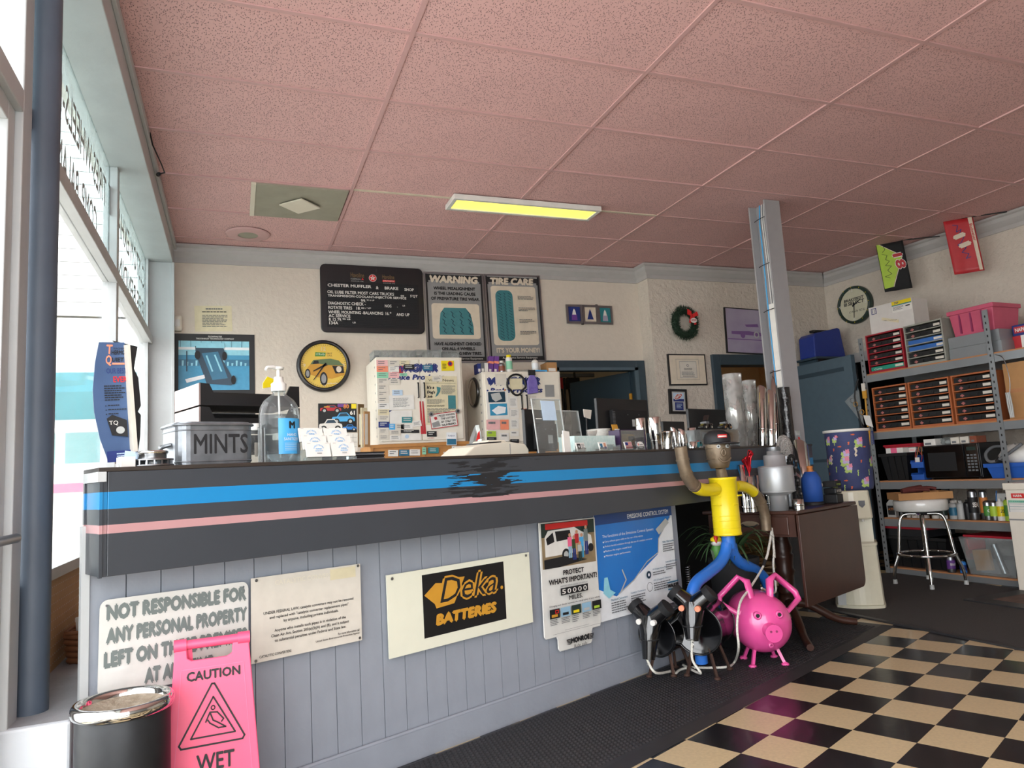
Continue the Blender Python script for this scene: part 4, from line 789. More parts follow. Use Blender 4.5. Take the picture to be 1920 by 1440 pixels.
# ------------------------------------------------------------------ parts cabinets against the back wall
CY = 5.72; CB = Plane((0, CY, 0), 0)
q5 = lambda cx, cy: (660+cx/4.8, 640+cy/4.8)
def cabinet(name, label, TL, TR, BL, split, hy, logo):
    x0, zt = CB.at(*TL); x1, _ = CB.at(*TR); _, zb = CB.at(*BL); w_, h_ = x1-x0, zt-zb; d_ = .46
    o = thing(name, label, 'cabinet', (x0, CY, zb), 0)
    B(0, w_, 0, d_, 0, h_).build('body', 'cream_enamel', o, bev=.004); m_ = .02; sp = split*w_
    for a, c in ((m_, sp-.003), (sp+.003, w_-m_)):
        dr = B(a, c, -.014, 0, m_, h_-m_).build('door', 'cream_enamel', o, bev=.002)
        hx = sp-.02 if a == m_ else sp+.03
        MB().tube([(hx, -.014, hy*h_-.06), (hx, -.035, hy*h_-.06), (hx, -.035, hy*h_+.06), (hx, -.014, hy*h_+.06)], .006, 6).build('handle', 'ink', dr)
        hx2 = sp-.012 if a == m_ else sp+.01
        MB().prism([(hx2, .1*h_), (hx2+.022, .1*h_), (hx2+.01, .48*h_), (hx2, .48*h_)], -.017, -.014).build('red_stripe', 'red', dr)
    for k in range(9): B(-.001, 0, .05, .07, .06+k*.07, .075+k*.07).build('slot', 'poster_grey', o)
    return o, x0, zb, w_, h_
o, x0, zb, w_, h_ = cabinet('parts_cabinet', 'white enamel parts cabinet covered in business cards and a newspaper page', q5(212, 143), q5(985, 143), q5(225, 930), .49, .61, 1)
CAB1 = (x0, zb, w_, h_)
def cabtext(o, s, m, u0, v0, u1, v1, w_, h_, **k): return text(o, s, m, u0*w_, (1-v1)*h_, u1*w_, (1-v0)*h_, -.0155, **k)
cabtext(o, 'WAGNER', 'navy', .2, .075, .71, .185, w_, h_, bold=.09, shear=.2); cabtext(o, 'Brake Products', 'navy', .13, .205, .78, .27, w_, h_, bold=.04, shear=.2); MB().prism([(.16*w_, .81*h_), (.3*w_, .81*h_), (.3*w_, .925*h_)], -.0157, -.0152).build('logo_mark', 'red', o)
cabtext(o, 'ad', 'ink', .29, .895, .325, .93, w_, h_, bold=.02); cabtext(o, 'LABEL', 'red', .55, .945, .63, .955, w_, h_)
o2, x2, zb2, w2, h2 = cabinet('parts_cabinet', 'white enamel parts cabinet with round mirror on its left side', q5(1168, 275), q5(1868, 262), q5(1182, 935), .49, .57, 2)
cabtext(o2, 'WAGNER', 'navy', .05, .075, .73, .2, w2, h2, bold=.09, shear=.2); cabtext(o2, 'Brake Products', 'navy', .08, .225, .75, .3, w2, h2, bold=.04, shear=.2); cabtext(o2, "World's Leading", 'ink', .1, .945, .34, .975, w2, h2); cabtext(o2, 'T', 'ink', .185, .9, .21, .93, w2, h2, bold=.02)
# wooden card shelf under the first cabinet and the bench that carries both
hx0, hz1 = CB.at(*q5(185, 935), .0); hx1, _ = CB.at(*q5(1030, 935), .0)
bn = thing('back_bench', 'orange-brown wooden back bench with cubby shelf under the white cabinets', 'bench', (hx0-.02, CY-.02, 0), 0); L1 = hx1-hx0+.04; zt = zb-.002
b = MB(); b.box(0, L1, 0, .5, zt-.025, zt); b.box(0, L1, 0, .5, zt-.2, zt-.18)
b.build('shelf_board', 'wood_orange', bn)
for x in (0, L1*.51, L1-.02): B(x, x+.02, 0, .5, zt-.18, zt-.025).build('divider', 'wood_orange', bn)
B(.02, L1-.02, .012, .03, zt-.18, zt-.025).build('back_panel', 'wood_orange', bn); B(0, 2.0, 0, .5, .85, .89).build('bench_top', 'wood_orange', bn)
for x in (0, .98, 1.96): B(x, x+.04, .02, .46, 0, .85).build('bench_leg', 'wood_orange', bn)
B(.03, L1-.03, .05, .45, .89, zt-.2).build('bench_box', 'wood_orange', bn); B(L1+.15, L1+.15+w2, .02, .48, .89, zb2-.002).build('cabinet_riser', 'wood_orange', bn)
CBF = Plane((0, CY-.016, 0), 0); SHF = Plane((0, CY-.022, 0), 0)
pos1 = ['top', 'second', 'third', 'fourth', 'fifth', 'sixth', 'seventh', 'eighth', 'ninth', 'tenth', 'eleventh']
def cardp(box, m, label, pl=CBF, t=.0015, off=0, cat='card', name='business_card', lines=3, group='cards on the cabinet doors', lm='ink_grey', tilt=0):
    x0_, y0_, x1_, y1_ = box; dx = (y1_-y0_)*tilt; dy = -(x1_-x0_)*tilt
    P = Panel(name, label, cat, pl, [q5(x0_, y0_), q5(x1_, y0_+dy), q5(x1_+dx, y1_+dy), q5(x0_+dx, y1_)], m, t, off, group=group)
    if lines: P.lines(lm, .15, .2, .85, .85, lines, .35, seed=int(x0_+y0_))
    return P
for k, m in enumerate(('pale_pink', 'salmon', 'mint', 'paper', 'paper', 'paper', 'paper', 'white', 'aged_paper', 'paper', 'navy')):
    y0_ = 168+k*55.5; nm = {'pale_pink': 'pale pink', 'salmon': 'orange', 'mint': 'mint green', 'paper': 'cream', 'white': 'white', 'aged_paper': 'tan', 'navy': 'dark blue'}[m]
    cardp((220+k*1.8, y0_, 322+k*1.8, y0_+53), m, '%s card, %s in the left column on the first cabinet' % (nm, pos1[k]), lines=2, lm='white' if m == 'navy' else 'ink_grey')
for k in range(2): cardp((241+k*2, 783+k*55, 330+k*2, 833+k*55), 'paper', 'cream card, %s in the left column on the first cabinet' % ('second from bottom', 'bottom')[k])
for bx, m, lb_ in (((328, 170, 425, 224), 'paper', 'cream card beside the pale pink card at the top left'), ((330, 228, 422, 276), 'white', 'white handwritten card beside the orange card'), ((428, 172, 515, 220), 'aged_paper', 'tan notice card above the black card'), ((465, 208, 560, 254), 'ink', 'black card over the blue logo letters'),
    ((330, 280, 424, 330), 'pale_pink', 'pink card beside the mint green card'), ((430, 286, 495, 313), 'mint', 'small mint slip on the logo'), ((335, 335, 430, 392), 'paper', 'cream card below the pink card'), ((635, 212, 725, 262), 'print_mid', 'photo card over the logo letters'), ((362, 437, 455, 487), 'pale_blue', 'pale blue card above the big receipt'),
    ((448, 680, 543, 733), 'teal', 'teal card low on the left door'), ((335, 742, 388, 795), 'sky_blue', 'bright blue square card low on the left door'), ((392, 742, 470, 795), 'paper', 'cream card right of the bright blue square'), ((440, 748, 545, 790), 'white', 'white card with a mountain logo'), ((340, 848, 438, 890), 'white', 'white card, lowest beside the left column'), ((340, 798, 436, 845), 'paper', 'cream card above the lowest white card'), ((440, 795, 605, 825), 'ink', 'dark tool strip card low on the left door'), ((675, 808, 762, 858), 'ink', 'black film card low on the right door')):
    cardp(bx, m, lb_, off=-.002, lines=2, lm='white' if m in ('ink', 'teal', 'sky_blue', 'print_mid') else 'ink_grey')
P = cardp((540, 722, 620, 772), 'white', 'white slip tilted beside the red stripe', off=-.004, tilt=.15)
P = cardp((333, 490, 556, 620), 'white', 'large crumpled white receipt on the left door', off=-.002, name='receipt', cat='receipt', lines=8, tilt=.04)
P = cardp((335, 622, 540, 740), 'white', 'plain white sheet under the receipt', off=-.0, name='paper_sheet', cat='paper', lines=0); P.poly('navy', [(0, 0), (.12, 0), (0, .15)])
P = cardp((440, 830, 620, 890), 'white', 'white sheet with a logo at the bottom of the left door', off=-.001, name='paper_sheet', cat='paper', lines=0); P.disc('pale_blue', .3, .45, .1)
P = cardp((803, 175, 918, 265), 'yellow', 'bright yellow card with a red and blue badge', off=-.002, lines=0); P.disc('bright_red', .7, .3, .2); P.disc('navy', .7, .3, .12); P.lines('ink', .08, .3, .4, .85, 5)
P = Panel('newspaper_page', 'yellowed newspaper page headlined about a dog, on the right door', 'newspaper', CBF, [q5(658, 308), q5(950, 318), q5(948, 745), q5(665, 755)], 'aged_paper', .001, -.002)
P.text('Village News', 'ink', .1, .06, .9, .13); P.stroke('ink', [(.03, .15), (.95, .15)], .002); P.text("It's a", 'ink', .05, .2, .28, .27, .045, .15); P.text("Dog's", 'ink', .05, .3, .3, .38, .045, .15); P.text('Job', 'ink', .05, .4, .22, .46, .045, .15); P.poly('tire_teal', [(.35, .22), (.48, .24), (.46, .32), (.38, .4), (.3, .44), (.37, .32)]); P.rect('tire_teal', .7, .4, .94, .68)
P.lines('ink_grey', .5, .2, .95, .38, 9, seed=1); P.lines('ink_grey', .04, .48, .65, .58, 6, seed=2); P.lines('ink', .04, .6, .6, .64, 2); P.lines('ink_grey', .04, .67, .95, .97, 14, seed=3)
cardp((722, 312, 810, 362), 'paper', 'cream card clipped over the newspaper title', off=-.005)
P = Panel('lottery_sign', 'small white metal joke sign about the lottery, tilted, held by magnets', 'sign', CBF, [q5(690, 655), q5(940, 628), q5(955, 755), q5(715, 797)], 'white', .003, -.007)
P.stroke('red', [(.02, .03), (.98, .03), (.98, .97), (.02, .97)], .006, closed=True)
for k, s in enumerate(('I MISSED WINNING', 'THE LOTTERY', 'BY ONLY SIX', 'NUMBERS.')): P.text(s, 'ink', .4 if k else .3, .12+k*.21, .93, .26+k*.21, .015)
P.poly('red', [(.15, .25), (.25, .2), (.27, .4), (.18, .42)]); P.poly('poster_grey', [(.05, .6), (.3, .5), (.35, .85), (.08, .9)])
for cx, cy, lb_ in ((702, 660, 'left'), (940, 632, 'right')):
    x_, z_ = CB.at(*q5(cx, cy)); o = thing('magnet_clip', 'round dark magnet clip at the top %s of the lottery sign' % lb_, 'magnet', (x_, CY-.027, z_), 0, 'lottery sign magnets'); MB().cyl((0, 0, 0), (0, -.012, 0), .018).build('body', 'steel', o); MB().cyl((0, -.012, 0), (0, -.02, 0), .008).build('knob', 'ink', o)
# cards on the orange shelf edge
for bx, m, lb_ in (((325, 978, 415, 1035), 'white', 'white card, leftmost on the orange shelf'), ((424, 975, 515, 1030), 'print_mid', 'teal boat photo card on the orange shelf'), ((518, 972, 612, 1028), 'white', 'white card with a red badge on the orange shelf'), ((632, 955, 666, 1018), 'mint', 'green figure card in the orange shelf'), ((685, 955, 780, 1008), 'teal', 'teal lake photo card standing in the shelf'), ((898, 943, 985, 998), 'white', 'white card with a small dark photo, right in the shelf'), ((822, 995, 910, 1038), 'paper', 'cream card lowest right on the orange shelf')):
    P = cardp(bx, m, lb_, SHF, lines=2, group='cards on the orange shelf', lm='white' if m in ('print_mid', 'teal') else 'ink_grey')
P = cardp((850, 820, 940, 935), 'print_white', 'standing photo card in front of the first cabinet corner', SHF, off=-.01, lines=0); P.rect('print_mid', .05, .5, .95, .95); P.text('Gulfport', 'navy', .15, .2, .85, .35)
# second cabinet's papers
for bx, m, lb_, nm in (((1290, 292, 1390, 395), 'paper', 'white cloth bag pinned over the logo of the second cabinet', 'pouch'), ((1412, 497, 1488, 600), 'white', 'white price list beside the two-photo sheet', 'price_list'), ((1420, 605, 1502, 690), 'white', 'lower price list sheet on the second cabinet', 'price_list'), ((1425, 695, 1500, 785), 'white', 'short list sheet above the winged logo card', 'price_list'), ((1580, 490, 1660, 600), 'paper', 'list half hidden by the acrylic stand', 'price_list'), ((1738, 392, 1820, 500), 'poster_grey', 'photo of pigs and silver machine at the right edge', 'photo_card')):
    cardp(bx, m, lb_, lines=7 if nm == 'price_list' else 0, name=nm, cat='paper', group='papers on the second cabinet')
P = Panel('two_photo_sheet', 'white sheet with two blue photos pinned to the second cabinet', 'photo sheet', CBF, [q5(1213, 440), q5(1405, 442), q5(1420, 690), q5(1215, 705)], 'white', .001, -.002); P.rect('print_dark', .08, .05, .85, .42); P.poly('plastic_grey', [(.2, .12), (.6, .08), (.7, .3), (.4, .4), (.25, .3)]); P.rect('print_blue', .12, .47, .9, .88); P.poly('print_white', [(.2, .7), (.5, .55), (.85, .6), (.8, .8), (.4, .85)]); P.disc('navy', .07, .0, .04); P.disc('orange', .85, .0, .04)
for bx, m, lb_ in (((1210, 705, 1330, 795), 'pale_pink', 'pink sports car card on the second cabinet'), ((1335, 705, 1410, 795), 'salmon', 'orange and grey card right of the pink car card'), ((1213, 808, 1295, 858), 'lime', 'yellow, green and blue swirl card on the second cabinet'), ((1215, 862, 1300, 908), 'ink', 'black card with a white car near the bottom'), ((1335, 825, 1412, 900), 'white', 'white pinned card with a red magnet'), ((1425, 808, 1502, 855), 'white', 'white card with blue wings'), ((1425, 880, 1503, 915), 'ink', 'black card, lowest on the left door of the second cabinet')):
    P = cardp(bx, m, lb_, off=-.002, lines=1, group='cards on the second cabinet')
x_, z_ = CB.at(*q5(1468, 395)); o = thing('drive_belt', 'black rubber belt loop hung over a card on the second cabinet', 'belt', (x_, CY-.02, z_), 0); MB().tube([(.085*cos(a)*(1 if sin(a) > -.3 else .75), -.012, .09*sin(a)) for a in [2*pi*k/24 for k in range(24)]], .009, 6, True).build('loop', 'black', o); MB().prism([(-.055, -.04), (.055, -.04), (.06, .055), (-.06, .055)], -.006, -.002).build('paper_note', 'aged_paper', o)
x_, z_ = CB.at(*q5(1615, 480)); o = thing('purple_bag', 'clear purple bag hung from a black clip on the second cabinet', 'bag', (x_, CY-.02, z_), 0); mat('purple_bag', '5a4a9c', .25, hex2='8d7fc4', vs_=25, bump=.6, bs=25); MB().prism([(-.05, 0), (.05, .01), (.045, .12), (.02, .17), (-.015, .17), (-.05, .11)], -.025, -.005).build('body', 'purple_bag', o, bev=.006); B(-.03, .03, -.028, -.004, .165, .21).build('clip', 'ink', o)
# round mirror on the second cabinet's left side
z_ = CB.at(888, 731)[1]; o = thing('round_mirror', 'black rimmed convex round mirror hung on the side of the second cabinet', 'mirror', (x2-.001, CY+.2, z_), 0); Mx = Matrix.Rotation(radians(-90), 3, 'Y'); MB().lathe([(0, 0), (.125, 0), (.135, .012), (.13, .025), (.115, .03)], 40, M=Mx).build('rim', 'black_gloss', o); MB().lathe([(.115, .028), (.08, .04), (.04, .047), (0, .05)], 40, M=Mx).build('mirror_face', 'chrome', o)
# hanging papers on the first cabinet's left side
for k, (px, m, lb_) in enumerate(((686, 'brown_print', 'brown folder'), (691, 'aged_paper', 'tan envelope'), (696, 'cardboard', 'cardboard sleeve'))):
    x_, z_ = CB.at(px, 838, .0); o = tag(B(0, .05, 0, .012, 0, .34-.03*k).build('hanging_folder', m, None, (x_-.06, CY-.0-.014*(k+1), z_), (0, .03, .3)), '%s standing against the left side of the first cabinet' % lb_, 'folder', 'papers beside the first cabinet'); B(.005, .03, -.0015, 0, .02, .26).build('paper_insert', 'paper', o)
# organisers on top of the first cabinet
ztop = zb+h_+.001
def organiser(px0, px1, hh, lb_, n):
    xa, _ = CB.at(*q5(px0, 140)); xb, _ = CB.at(*q5(px1, 140)); o = thing('parts_organiser', lb_, 'organiser', (xa, CY+.03, ztop), 0, 'clear organisers on the first cabinet'); W = xb-xa
    b = MB(); b.box(0, W, 0, .2, 0, .004); b.box(0, W, 0, .003, 0, hh); b.box(0, W, .197, .2, 0, hh); b.box(0, .003, 0, .2, 0, hh); b.box(W-.003, W, 0, .2, 0, hh); b.build('tray', 'clear_bin', o); B(-.004, W+.004, -.004, .204, hh, hh+.008).build('lid', 'clear_bin', o)
    for k in range(1, n): B(W*k/n-.002, W*k/n+.002, .004, .196, .004, hh-.004).build('divider', 'clear_bin', o)
    for k in range(n):
        if k % 2 == 0: B(W*(k+.2)/n, W*(k+.8)/n, .03, .15, .005, hh*.45).build('hardware_pile', ('ink_grey', 'plastic_grey', 'steel')[k % 3], o)
organiser(205, 578, .055, 'wide clear parts organiser, leftmost on the first cabinet', 6); organiser(585, 815, .06, 'clear parts organiser holding tan pieces on the first cabinet', 3); organiser(820, 975, .045, 'small clear organiser at the right end of the first cabinet', 4)
# boxes and cans on the second cabinet
zt2 = zb2+h2+.001
def topx(cx): return CB.at(*q5(cx, 255), .08)[0]
def tbox(c0, c1, hh, m, lb_, dep=.1, rot=0, cat='box', nm='small_box', group='boxes on the second cabinet', m2='white', yy=.08):
    xa, xb = topx(c0), topx(c1); o = thing(nm, lb_, cat, (xa, CY+yy, zt2), rot, group); B(0, xb-xa, 0, dep, 0, hh).build('body', m, o); B((xb-xa)*.15, (xb-xa)*.85, -.001, 0, hh*.15, hh*.45).build('label', m2, o); return o
tbox(1132, 1160, .085, 'navy', 'dark carton, leftmost on the second cabinet'); tbox(1163, 1192, .09, 'ink_grey', 'grey carton beside the leftmost dark one'); tbox(1195, 1226, .09, 'white', 'white carton with barcode beside the purple boxes')
for k, c in enumerate((1232, 1280)):
    o = thing('purple_box', '%s tall purple lubricant box with an orange band on the second cabinet' % ('left', 'right')[k], 'box', (topx(c), CY+.1, zt2+.006), 0, 'purple boxes', rot=(0, .12, 0)); B(0, .042, 0, .05, 0, .15).build('body', 'purple', o); B(-.001, .043, -.001, .051, .085, .105).build('band', 'salmon', o); B(.006, .026, -.0015, 0, .012, .035).build('barcode', 'white', o)
def can(name, label, loc, r, h, body, cap='white', capr=.5, band=None, group=None, nz=False, cat='can', lab=None):
    o = thing(name, label, cat, loc, 0, group); MB().lathe([(0, 0), (r*.96, 0), (r, .004), (r, h-.004), (r*.96, h), (r*.7, h+r*.35), (r*.5, h+r*.45), (0, h+r*.45)], 20).build('body', body, o)
    if cap: MB().lathe([(r*capr, h+r*.3), (r*capr, h+r*.3+.022), (0, h+r*.3+.022)], 16).build('cap', cap, o)
    if band: MB().lathe([(r*1.012, h*.25), (r*1.012, h*.8)], 20).build('label', band, o)
    if lab: curved_text(o, lab, 'white' if band in ('ink', 'black', 'deep_green', 'purple', 'navy', 'green', 'red', 'rust_can') else 'ink', r*1.03, radians(-150), radians(-60), h*.45, h*.62, .02)
    return o
mat('rust_can', '8a4a34', .4)
can('spray_can', 'brown-red can beside the purple boxes', (topx(1356), CY+.1, zt2), .028, .08, 'steel', 'white', .6, 'rust_can', 'cans on the second cabinet'); can('spray_can', 'green-white spray can with a yellow cap', (topx(1420), CY+.09, zt2), .029, .13, 'white', 'yellow', .75, 'mint', 'cans on the second cabinet'); can('spray_can', 'white aerosol can with silver top, near the cardboard box', (topx(1658), CY+.1, zt2+.02), .03, .085, 'white', 'steel', .45, 'print_white', 'cans on the second cabinet')
o = tbox(1480, 1595, .03, 'clear_bin', 'low clear tray between the cans', cat='tray', nm='clear_tray'); o = tbox(1600, 1740, .02, 'sky_blue', 'flat bright blue box under the white aerosol can', m2='navy', dep=.12, yy=.04); o = tbox(1755, 1845, .095, 'cardboard', 'brown cardboard box at the right end of the second cabinet', dep=.14)
# ------------------------------------------------------------------ middle of the counter
o = cthing('beige_card_imprinter', 'low beige office machine with a dark slot on the counter', 'office machine', 932, .12)
wl = cw(870, 996, 850, .12)
b = MB(); b.prism([(-wl*.5, 0), (wl*.5, 0), (wl*.5, .03), (wl*.45, .058), (wl*.2, .07), (-wl*.2, .062), (-wl*.32, .05)], 0, .2); b.build('body', 'beige', o, bev=.006)
MB().prism([(-wl*.2, .063), (wl*.12, .068), (wl*.12, .074), (-wl*.2, .069)], .02, .12).build('slot', 'ink', o); MB().prism([(-wl*.02, .07), (wl*.3, .067), (wl*.26, .082), (wl*.02, .084)], .06, .18).build('hood', 'beige', o, bev=.004); B(wl*.2, wl*.21, -.001, 0, .0, .06).build('seam', 'poster_grey', o)
o = cthing('brown_paper_bag', 'clear bag of small grey parts leaning beside the beige machine', 'bag', 884, .32); MB().prism([(-.02, 0), (.05, 0), (.075, .1), (.06, .17), (.03, .12)], 0, .03).build('body', 'clear_bin', o); MB().prism([(-.01, 0), (.045, 0), (.05, .07), (.02, .05)], .006, .024).build('parts_inside', 'ink_grey', o); MB().prism([(.035, .09), (.06, .1), (.062, .14), (.05, .13)], -.002, 0).build('red_tag', 'bright_red', o)
# monitors
def monitor(name, lab, px0, px1, pyt, pyb, yc, rz=CA, back=True, bump=True):
    s0_, zt = cput(px0, pyt, yc); s1_, _ = cput(px1, pyt, yc); _, zb_ = cput((px0+px1)/2, pyb, yc); W = s1_-s0_
    o = thing(name, lab, 'monitor', CT.pt(s0_, TOP+.0005, yc), rz); z0 = max(zb_-TOP, .03); z1 = zt-TOP
    B(0, W, 0, .022, z0, z1).build('casing', 'black', o, bev=.004)
    B(.012, W-.012, .022, .0235, z0+.02, z1-.012).build('screen', 'black_gloss', o)
    if bump:
        B(W*.22, W*.9, -.03, 0, z0+.01, z0+(z1-z0)*.66).build('back_cover', 'black_matte', o, bev=.004)
        for k in range(12): B(W*.22-.002, W*.22+.02, -.031, -.029, z0+.03+k*.009, z0+.033+k*.009).build('vent_slot', 'ink_grey', o)
        B(W*.58, W*.73, -.0315, -.03, z0+(z1-z0)*.18, z0+(z1-z0)*.38).build('spec_label', 'plastic_grey', o)
        for u in (.5, .72): MB().cyl((W*u, -.031, z0+(z1-z0)*.52), (W*u, -.033, z0+(z1-z0)*.52), .003, n=8).build('screw', 'steel', o)
    B(W*.4, W*.6, .0, .02, .012, z0+.01).build('neck', 'black', o); B(W*.2, W*.8, -.05, .09, 0, .012).build('foot', 'black', o); return o
monitor('computer_monitor', 'black computer monitor seen from the back with a spec label', 1118, 1213, 746, 812, .42)
monitor('computer_monitor', 'plain black monitor behind the toy cars', 1290, 1366, 766, 842, .4, bump=False)
monitor('computer_monitor', 'small plain black monitor between the chrome tips', 1243, 1283, 790, 838, .38, bump=False)
monitor('computer_monitor', 'black monitor with grey edge behind the acrylic stand', 983, 1050, 767, 850, .36, rz=CA+.15)
# acrylic holders
def acrylic(lab, px0, px1, pyt, yc, paper=None, foot=True):
    s0_, zt = cput(px0, pyt, yc); s1_, _ = cput(px1, pyt, yc); W = s1_-s0_; H_ = zt-TOP; o = thing('acrylic_stand', lab, 'stand', CT.pt(s0_, TOP+.0005, yc), CA, 'acrylic stands'); t = .003
    B(0, W, 0, t, 0, H_).build('back_sheet', 'clear', o, rot=(radians(-6), 0, 0)); B(0, W, -.06, t, 0, t).build('base_sheet', 'clear', o)
    for q in ((0, .004, 0, H_), (W-.004, W, 0, H_), (0, W, H_-.004, H_)): B(q[0], q[1], -.002, t, q[2], q[3]).build('bright_edge', 'plastic_grey', o, rot=(radians(-6), 0, 0))
    if paper: B(W*.3, W*.78, -.003, -.0015, H_*.6, H_*.96).build('paper_insert', 'pale_blue', o, rot=(radians(-6), 0, 0)); B(W*.06, W*.26, -.003, -.0015, H_*.62, H_*.635).build('tape', 'white', o, rot=(radians(-6), 0, 0))
    return o
acrylic('tall clear acrylic brochure stand with a faded sheet', 1003, 1057, 745, -.06, True); acrylic('lower clear acrylic stand behind the brochure stand', 1046, 1090, 768, .2)
o = cthing('white_booklet', 'white folded booklet standing beside the acrylic stand', 'booklet', 1064, -.1); MB().prism([(-.015, 0), (.03, 0), (.025, .1), (-.018, .105)], 0, .006).build('cover', 'white', o); B(-.01, .02, .006, .02, 0, .09).build('pages', 'paper', o)
o = thing('card_on_stand', 'cream card on a thin black stand left of the labelled monitor', 'card', CT.pt(cput(1096, 785, .38)[0], TOP+.0005, .38), CA); zc0 = cput(1096, 786, .38)[1]-TOP; MB().prism([(0, zc0+.012), (.055, zc0), (.07, zc0+.055), (-.005, zc0+.06)], 0, .003).build('card', 'paper', o); B(.02, .026, .003, .009, 0, zc0+.03).build('stand', 'ink', o); B(-.005, .05, -.02, .03, 0, .004).build('foot', 'ink', o)
# tissue box
mat('tissue_pattern', 'e8f0ec', .7, hex2='9fc9c4', vs_=60)
o = cthing('tissue_box', 'patterned white and teal tissue box with a tissue sticking out', 'tissue box', 1119, -.02)
W = cw(1080, 1156, 840, -.02)
B(-W/2, W*.5, 0, .11, 0, .085).build('carton', 'tissue_pattern', o); b = MB(); rt = random.Random(3)
for k in range(5): b.add([(.0+.012*k, .04, .085), (.03+.014*k, .05+.005*k, .085), (.045+.014*k, .05+.02*rt.random(), .108+.012*rt.random()), (.012*k-.005, .045, .104+.01*rt.random())], [(0, 1, 2, 3)], True)
b.build('tissue', 'white', o)
o = cthing('binder_clip', 'black binder clip on the papers behind the tissue box', 'clip', 1086, .22, z=TOP+.09); MB().prism([(-.014, 0), (.014, 0), (.009, .018), (-.009, .018)], 0, .014).build('body', 'black', o); MB().tube([(-.006, 0, .016), (-.012, -.01, .034), (-.006, -.01, .036), (-.002, 0, .016)], .001, 5).build('handle', 'ink', o); MB().tube([(.006, 0, .016), (.014, -.01, .034), (.008, -.01, .036), (.002, 0, .016)], .001, 5).build('handle', 'ink', o)
o = cthing('paper_pile', 'loose pile of white papers behind the tissue box', 'papers', 1096, .22); B(-.05, .03, 0, .1, 0, .085).build('lower_sheets', 'paper', o); B(-.045, .035, .005, .09, .085, .0895).build('top_sheet', 'white', o, rot=(0, 0, .05))
o = cthing('plate_stack', 'stack of thin white round plates behind the tissue box', 'plates', 1126, .2)
for k in range(7): MB().lathe([(0, .08+k*.008), (.05, .08+k*.008), (.07, .086+k*.008), (.07, .088+k*.008), (0, .084+k*.008)], 24).build('plate', 'white', o)
MB().lathe([(0, 0), (.06, 0), (.06, .08), (0, .08)], 20).build('tub', 'beige', o)
# front row card holders
def holder(px, yc, lab, m, pic, cat='card holder'):
    o = cthing('card_stand', lab, cat, px, yc, group='front row card stands'); B(-.03, .03, 0, .03, 0, .012).build('clear_base', 'clear', o); B(-.031, .031, -.002, 0, 0, .02).build('clear_lip', 'clear', o)
    P = Panel('card', None, None, (radians(-16), 0, 0), (-.03, .004, .006), m, .005, size=(.06, .04), parent=o)
    pic(P); return o
def pic_dark(P): P.rect('ink', .08, .15, .48, .85); P.disc('plastic_grey', .28, .5, .1); P.lines('ink_grey', .55, .2, .92, .8, 4)
def pic_face(P): P.poly('print_mid', [(.1, .2), (.45, .2), (.4, .7), (.15, .75)]); P.rect('skin_print', .58, .12, .85, .6); P.rect('navy', .6, .6, .85, .85); P.lines('ink_grey', .1, .78, .5, .9, 1)
def pic_flag(P):
    for k in range(5): P.rect('red', .05, .1+k*.18, .95, .19+k*.18)
    P.rect('navy', .05, .1, .4, .5)
def pic_oval(P): P.disc('white', .5, .5, .48, .45); P.rect('bright_red', .15, .3, .25, .6); P.text('XpressPay', 'ink', .35, .38, .85, .6, .02)
def pic_lines(P): P.lines('ink_grey', .1, .2, .9, .8, 4)
holder(1092, -.12, 'small clear stand with cards showing a black figure', 'white', pic_dark); holder(1134, -.12, 'small clear stand with cards showing a portrait and blue badge', 'white', pic_face); holder(1182, -.11, 'small clear stand with stars-and-stripes cards', 'white', pic_flag); holder(1204, -.13, 'small clear stand with a white oval sticker card', 'ink_grey', pic_oval)
o = cthing('clear_dish', 'empty clear card tray between the two front card stands', 'tray', 1158, -.12); b = MB(); b.box(-.03, .03, 0, .04, 0, .003); b.box(-.03, .03, 0, .003, 0, .022); b.box(-.03, -.027, 0, .04, 0, .03); b.box(.027, .03, 0, .04, 0, .03); b.box(-.03, .03, .037, .04, 0, .035); b.build('body', 'clear', o); B(-.022, .022, .01, .03, .003, .008).build('card_pile', 'paper', o)
o = cthing('yellow_card_stand', 'yellow card stand above the toy van box', 'card stand', 1158, .1); MB().prism([(-.015, .11), (.035, .11), (.018, .155), (-.03, .155)], 0, .004).build('card', 'gold', o); B(-.008, .035, -.001, 0, .113, .13).build('white_strip', 'white', o); B(-.01, .03, .004, .03, 0, .11).build('post', 'ink', o)
mat('van_box', '3a2a4a', .4)
o = cthing('toy_van_box', 'purple window box holding an orange and yellow toy van', 'toy box', 1190, -.03); W = cw(1166, 1214, 825, -.03)
b = MB(); b.box(-W/2, W/2, .07, .075, 0, .115); b.box(-W/2, W/2, 0, .07, 0, .004); b.box(-W/2, W/2, 0, .07, .111, .115); b.box(-W/2, -W/2+.01, 0, .07, 0, .115); b.box(W/2-.01, W/2, 0, .07, 0, .115); b.build('carton', 'van_box', o); B(-W/2+.01, W/2-.01, .0, .001, .004, .111).build('window_sheet', 'clear', o)
MB().prism([(-.035, .02), (.04, .02), (.042, .05), (-.036, .05)], .015, .055).build('van_lower_body', 'orange', o, bev=.004); MB().prism([(-.036, .05), (.042, .05), (.036, .09), (-.028, .095)], .015, .055).build('van_upper_body', 'gold', o, bev=.004); B(-.02, .03, .013, .016, .058, .08).build('van_window', 'ink', o)
for x in (-.02, .027): MB().cyl((x, .013, .018), (x, .03, .018), .012, n=14).build('van_wheel', 'ink', o)
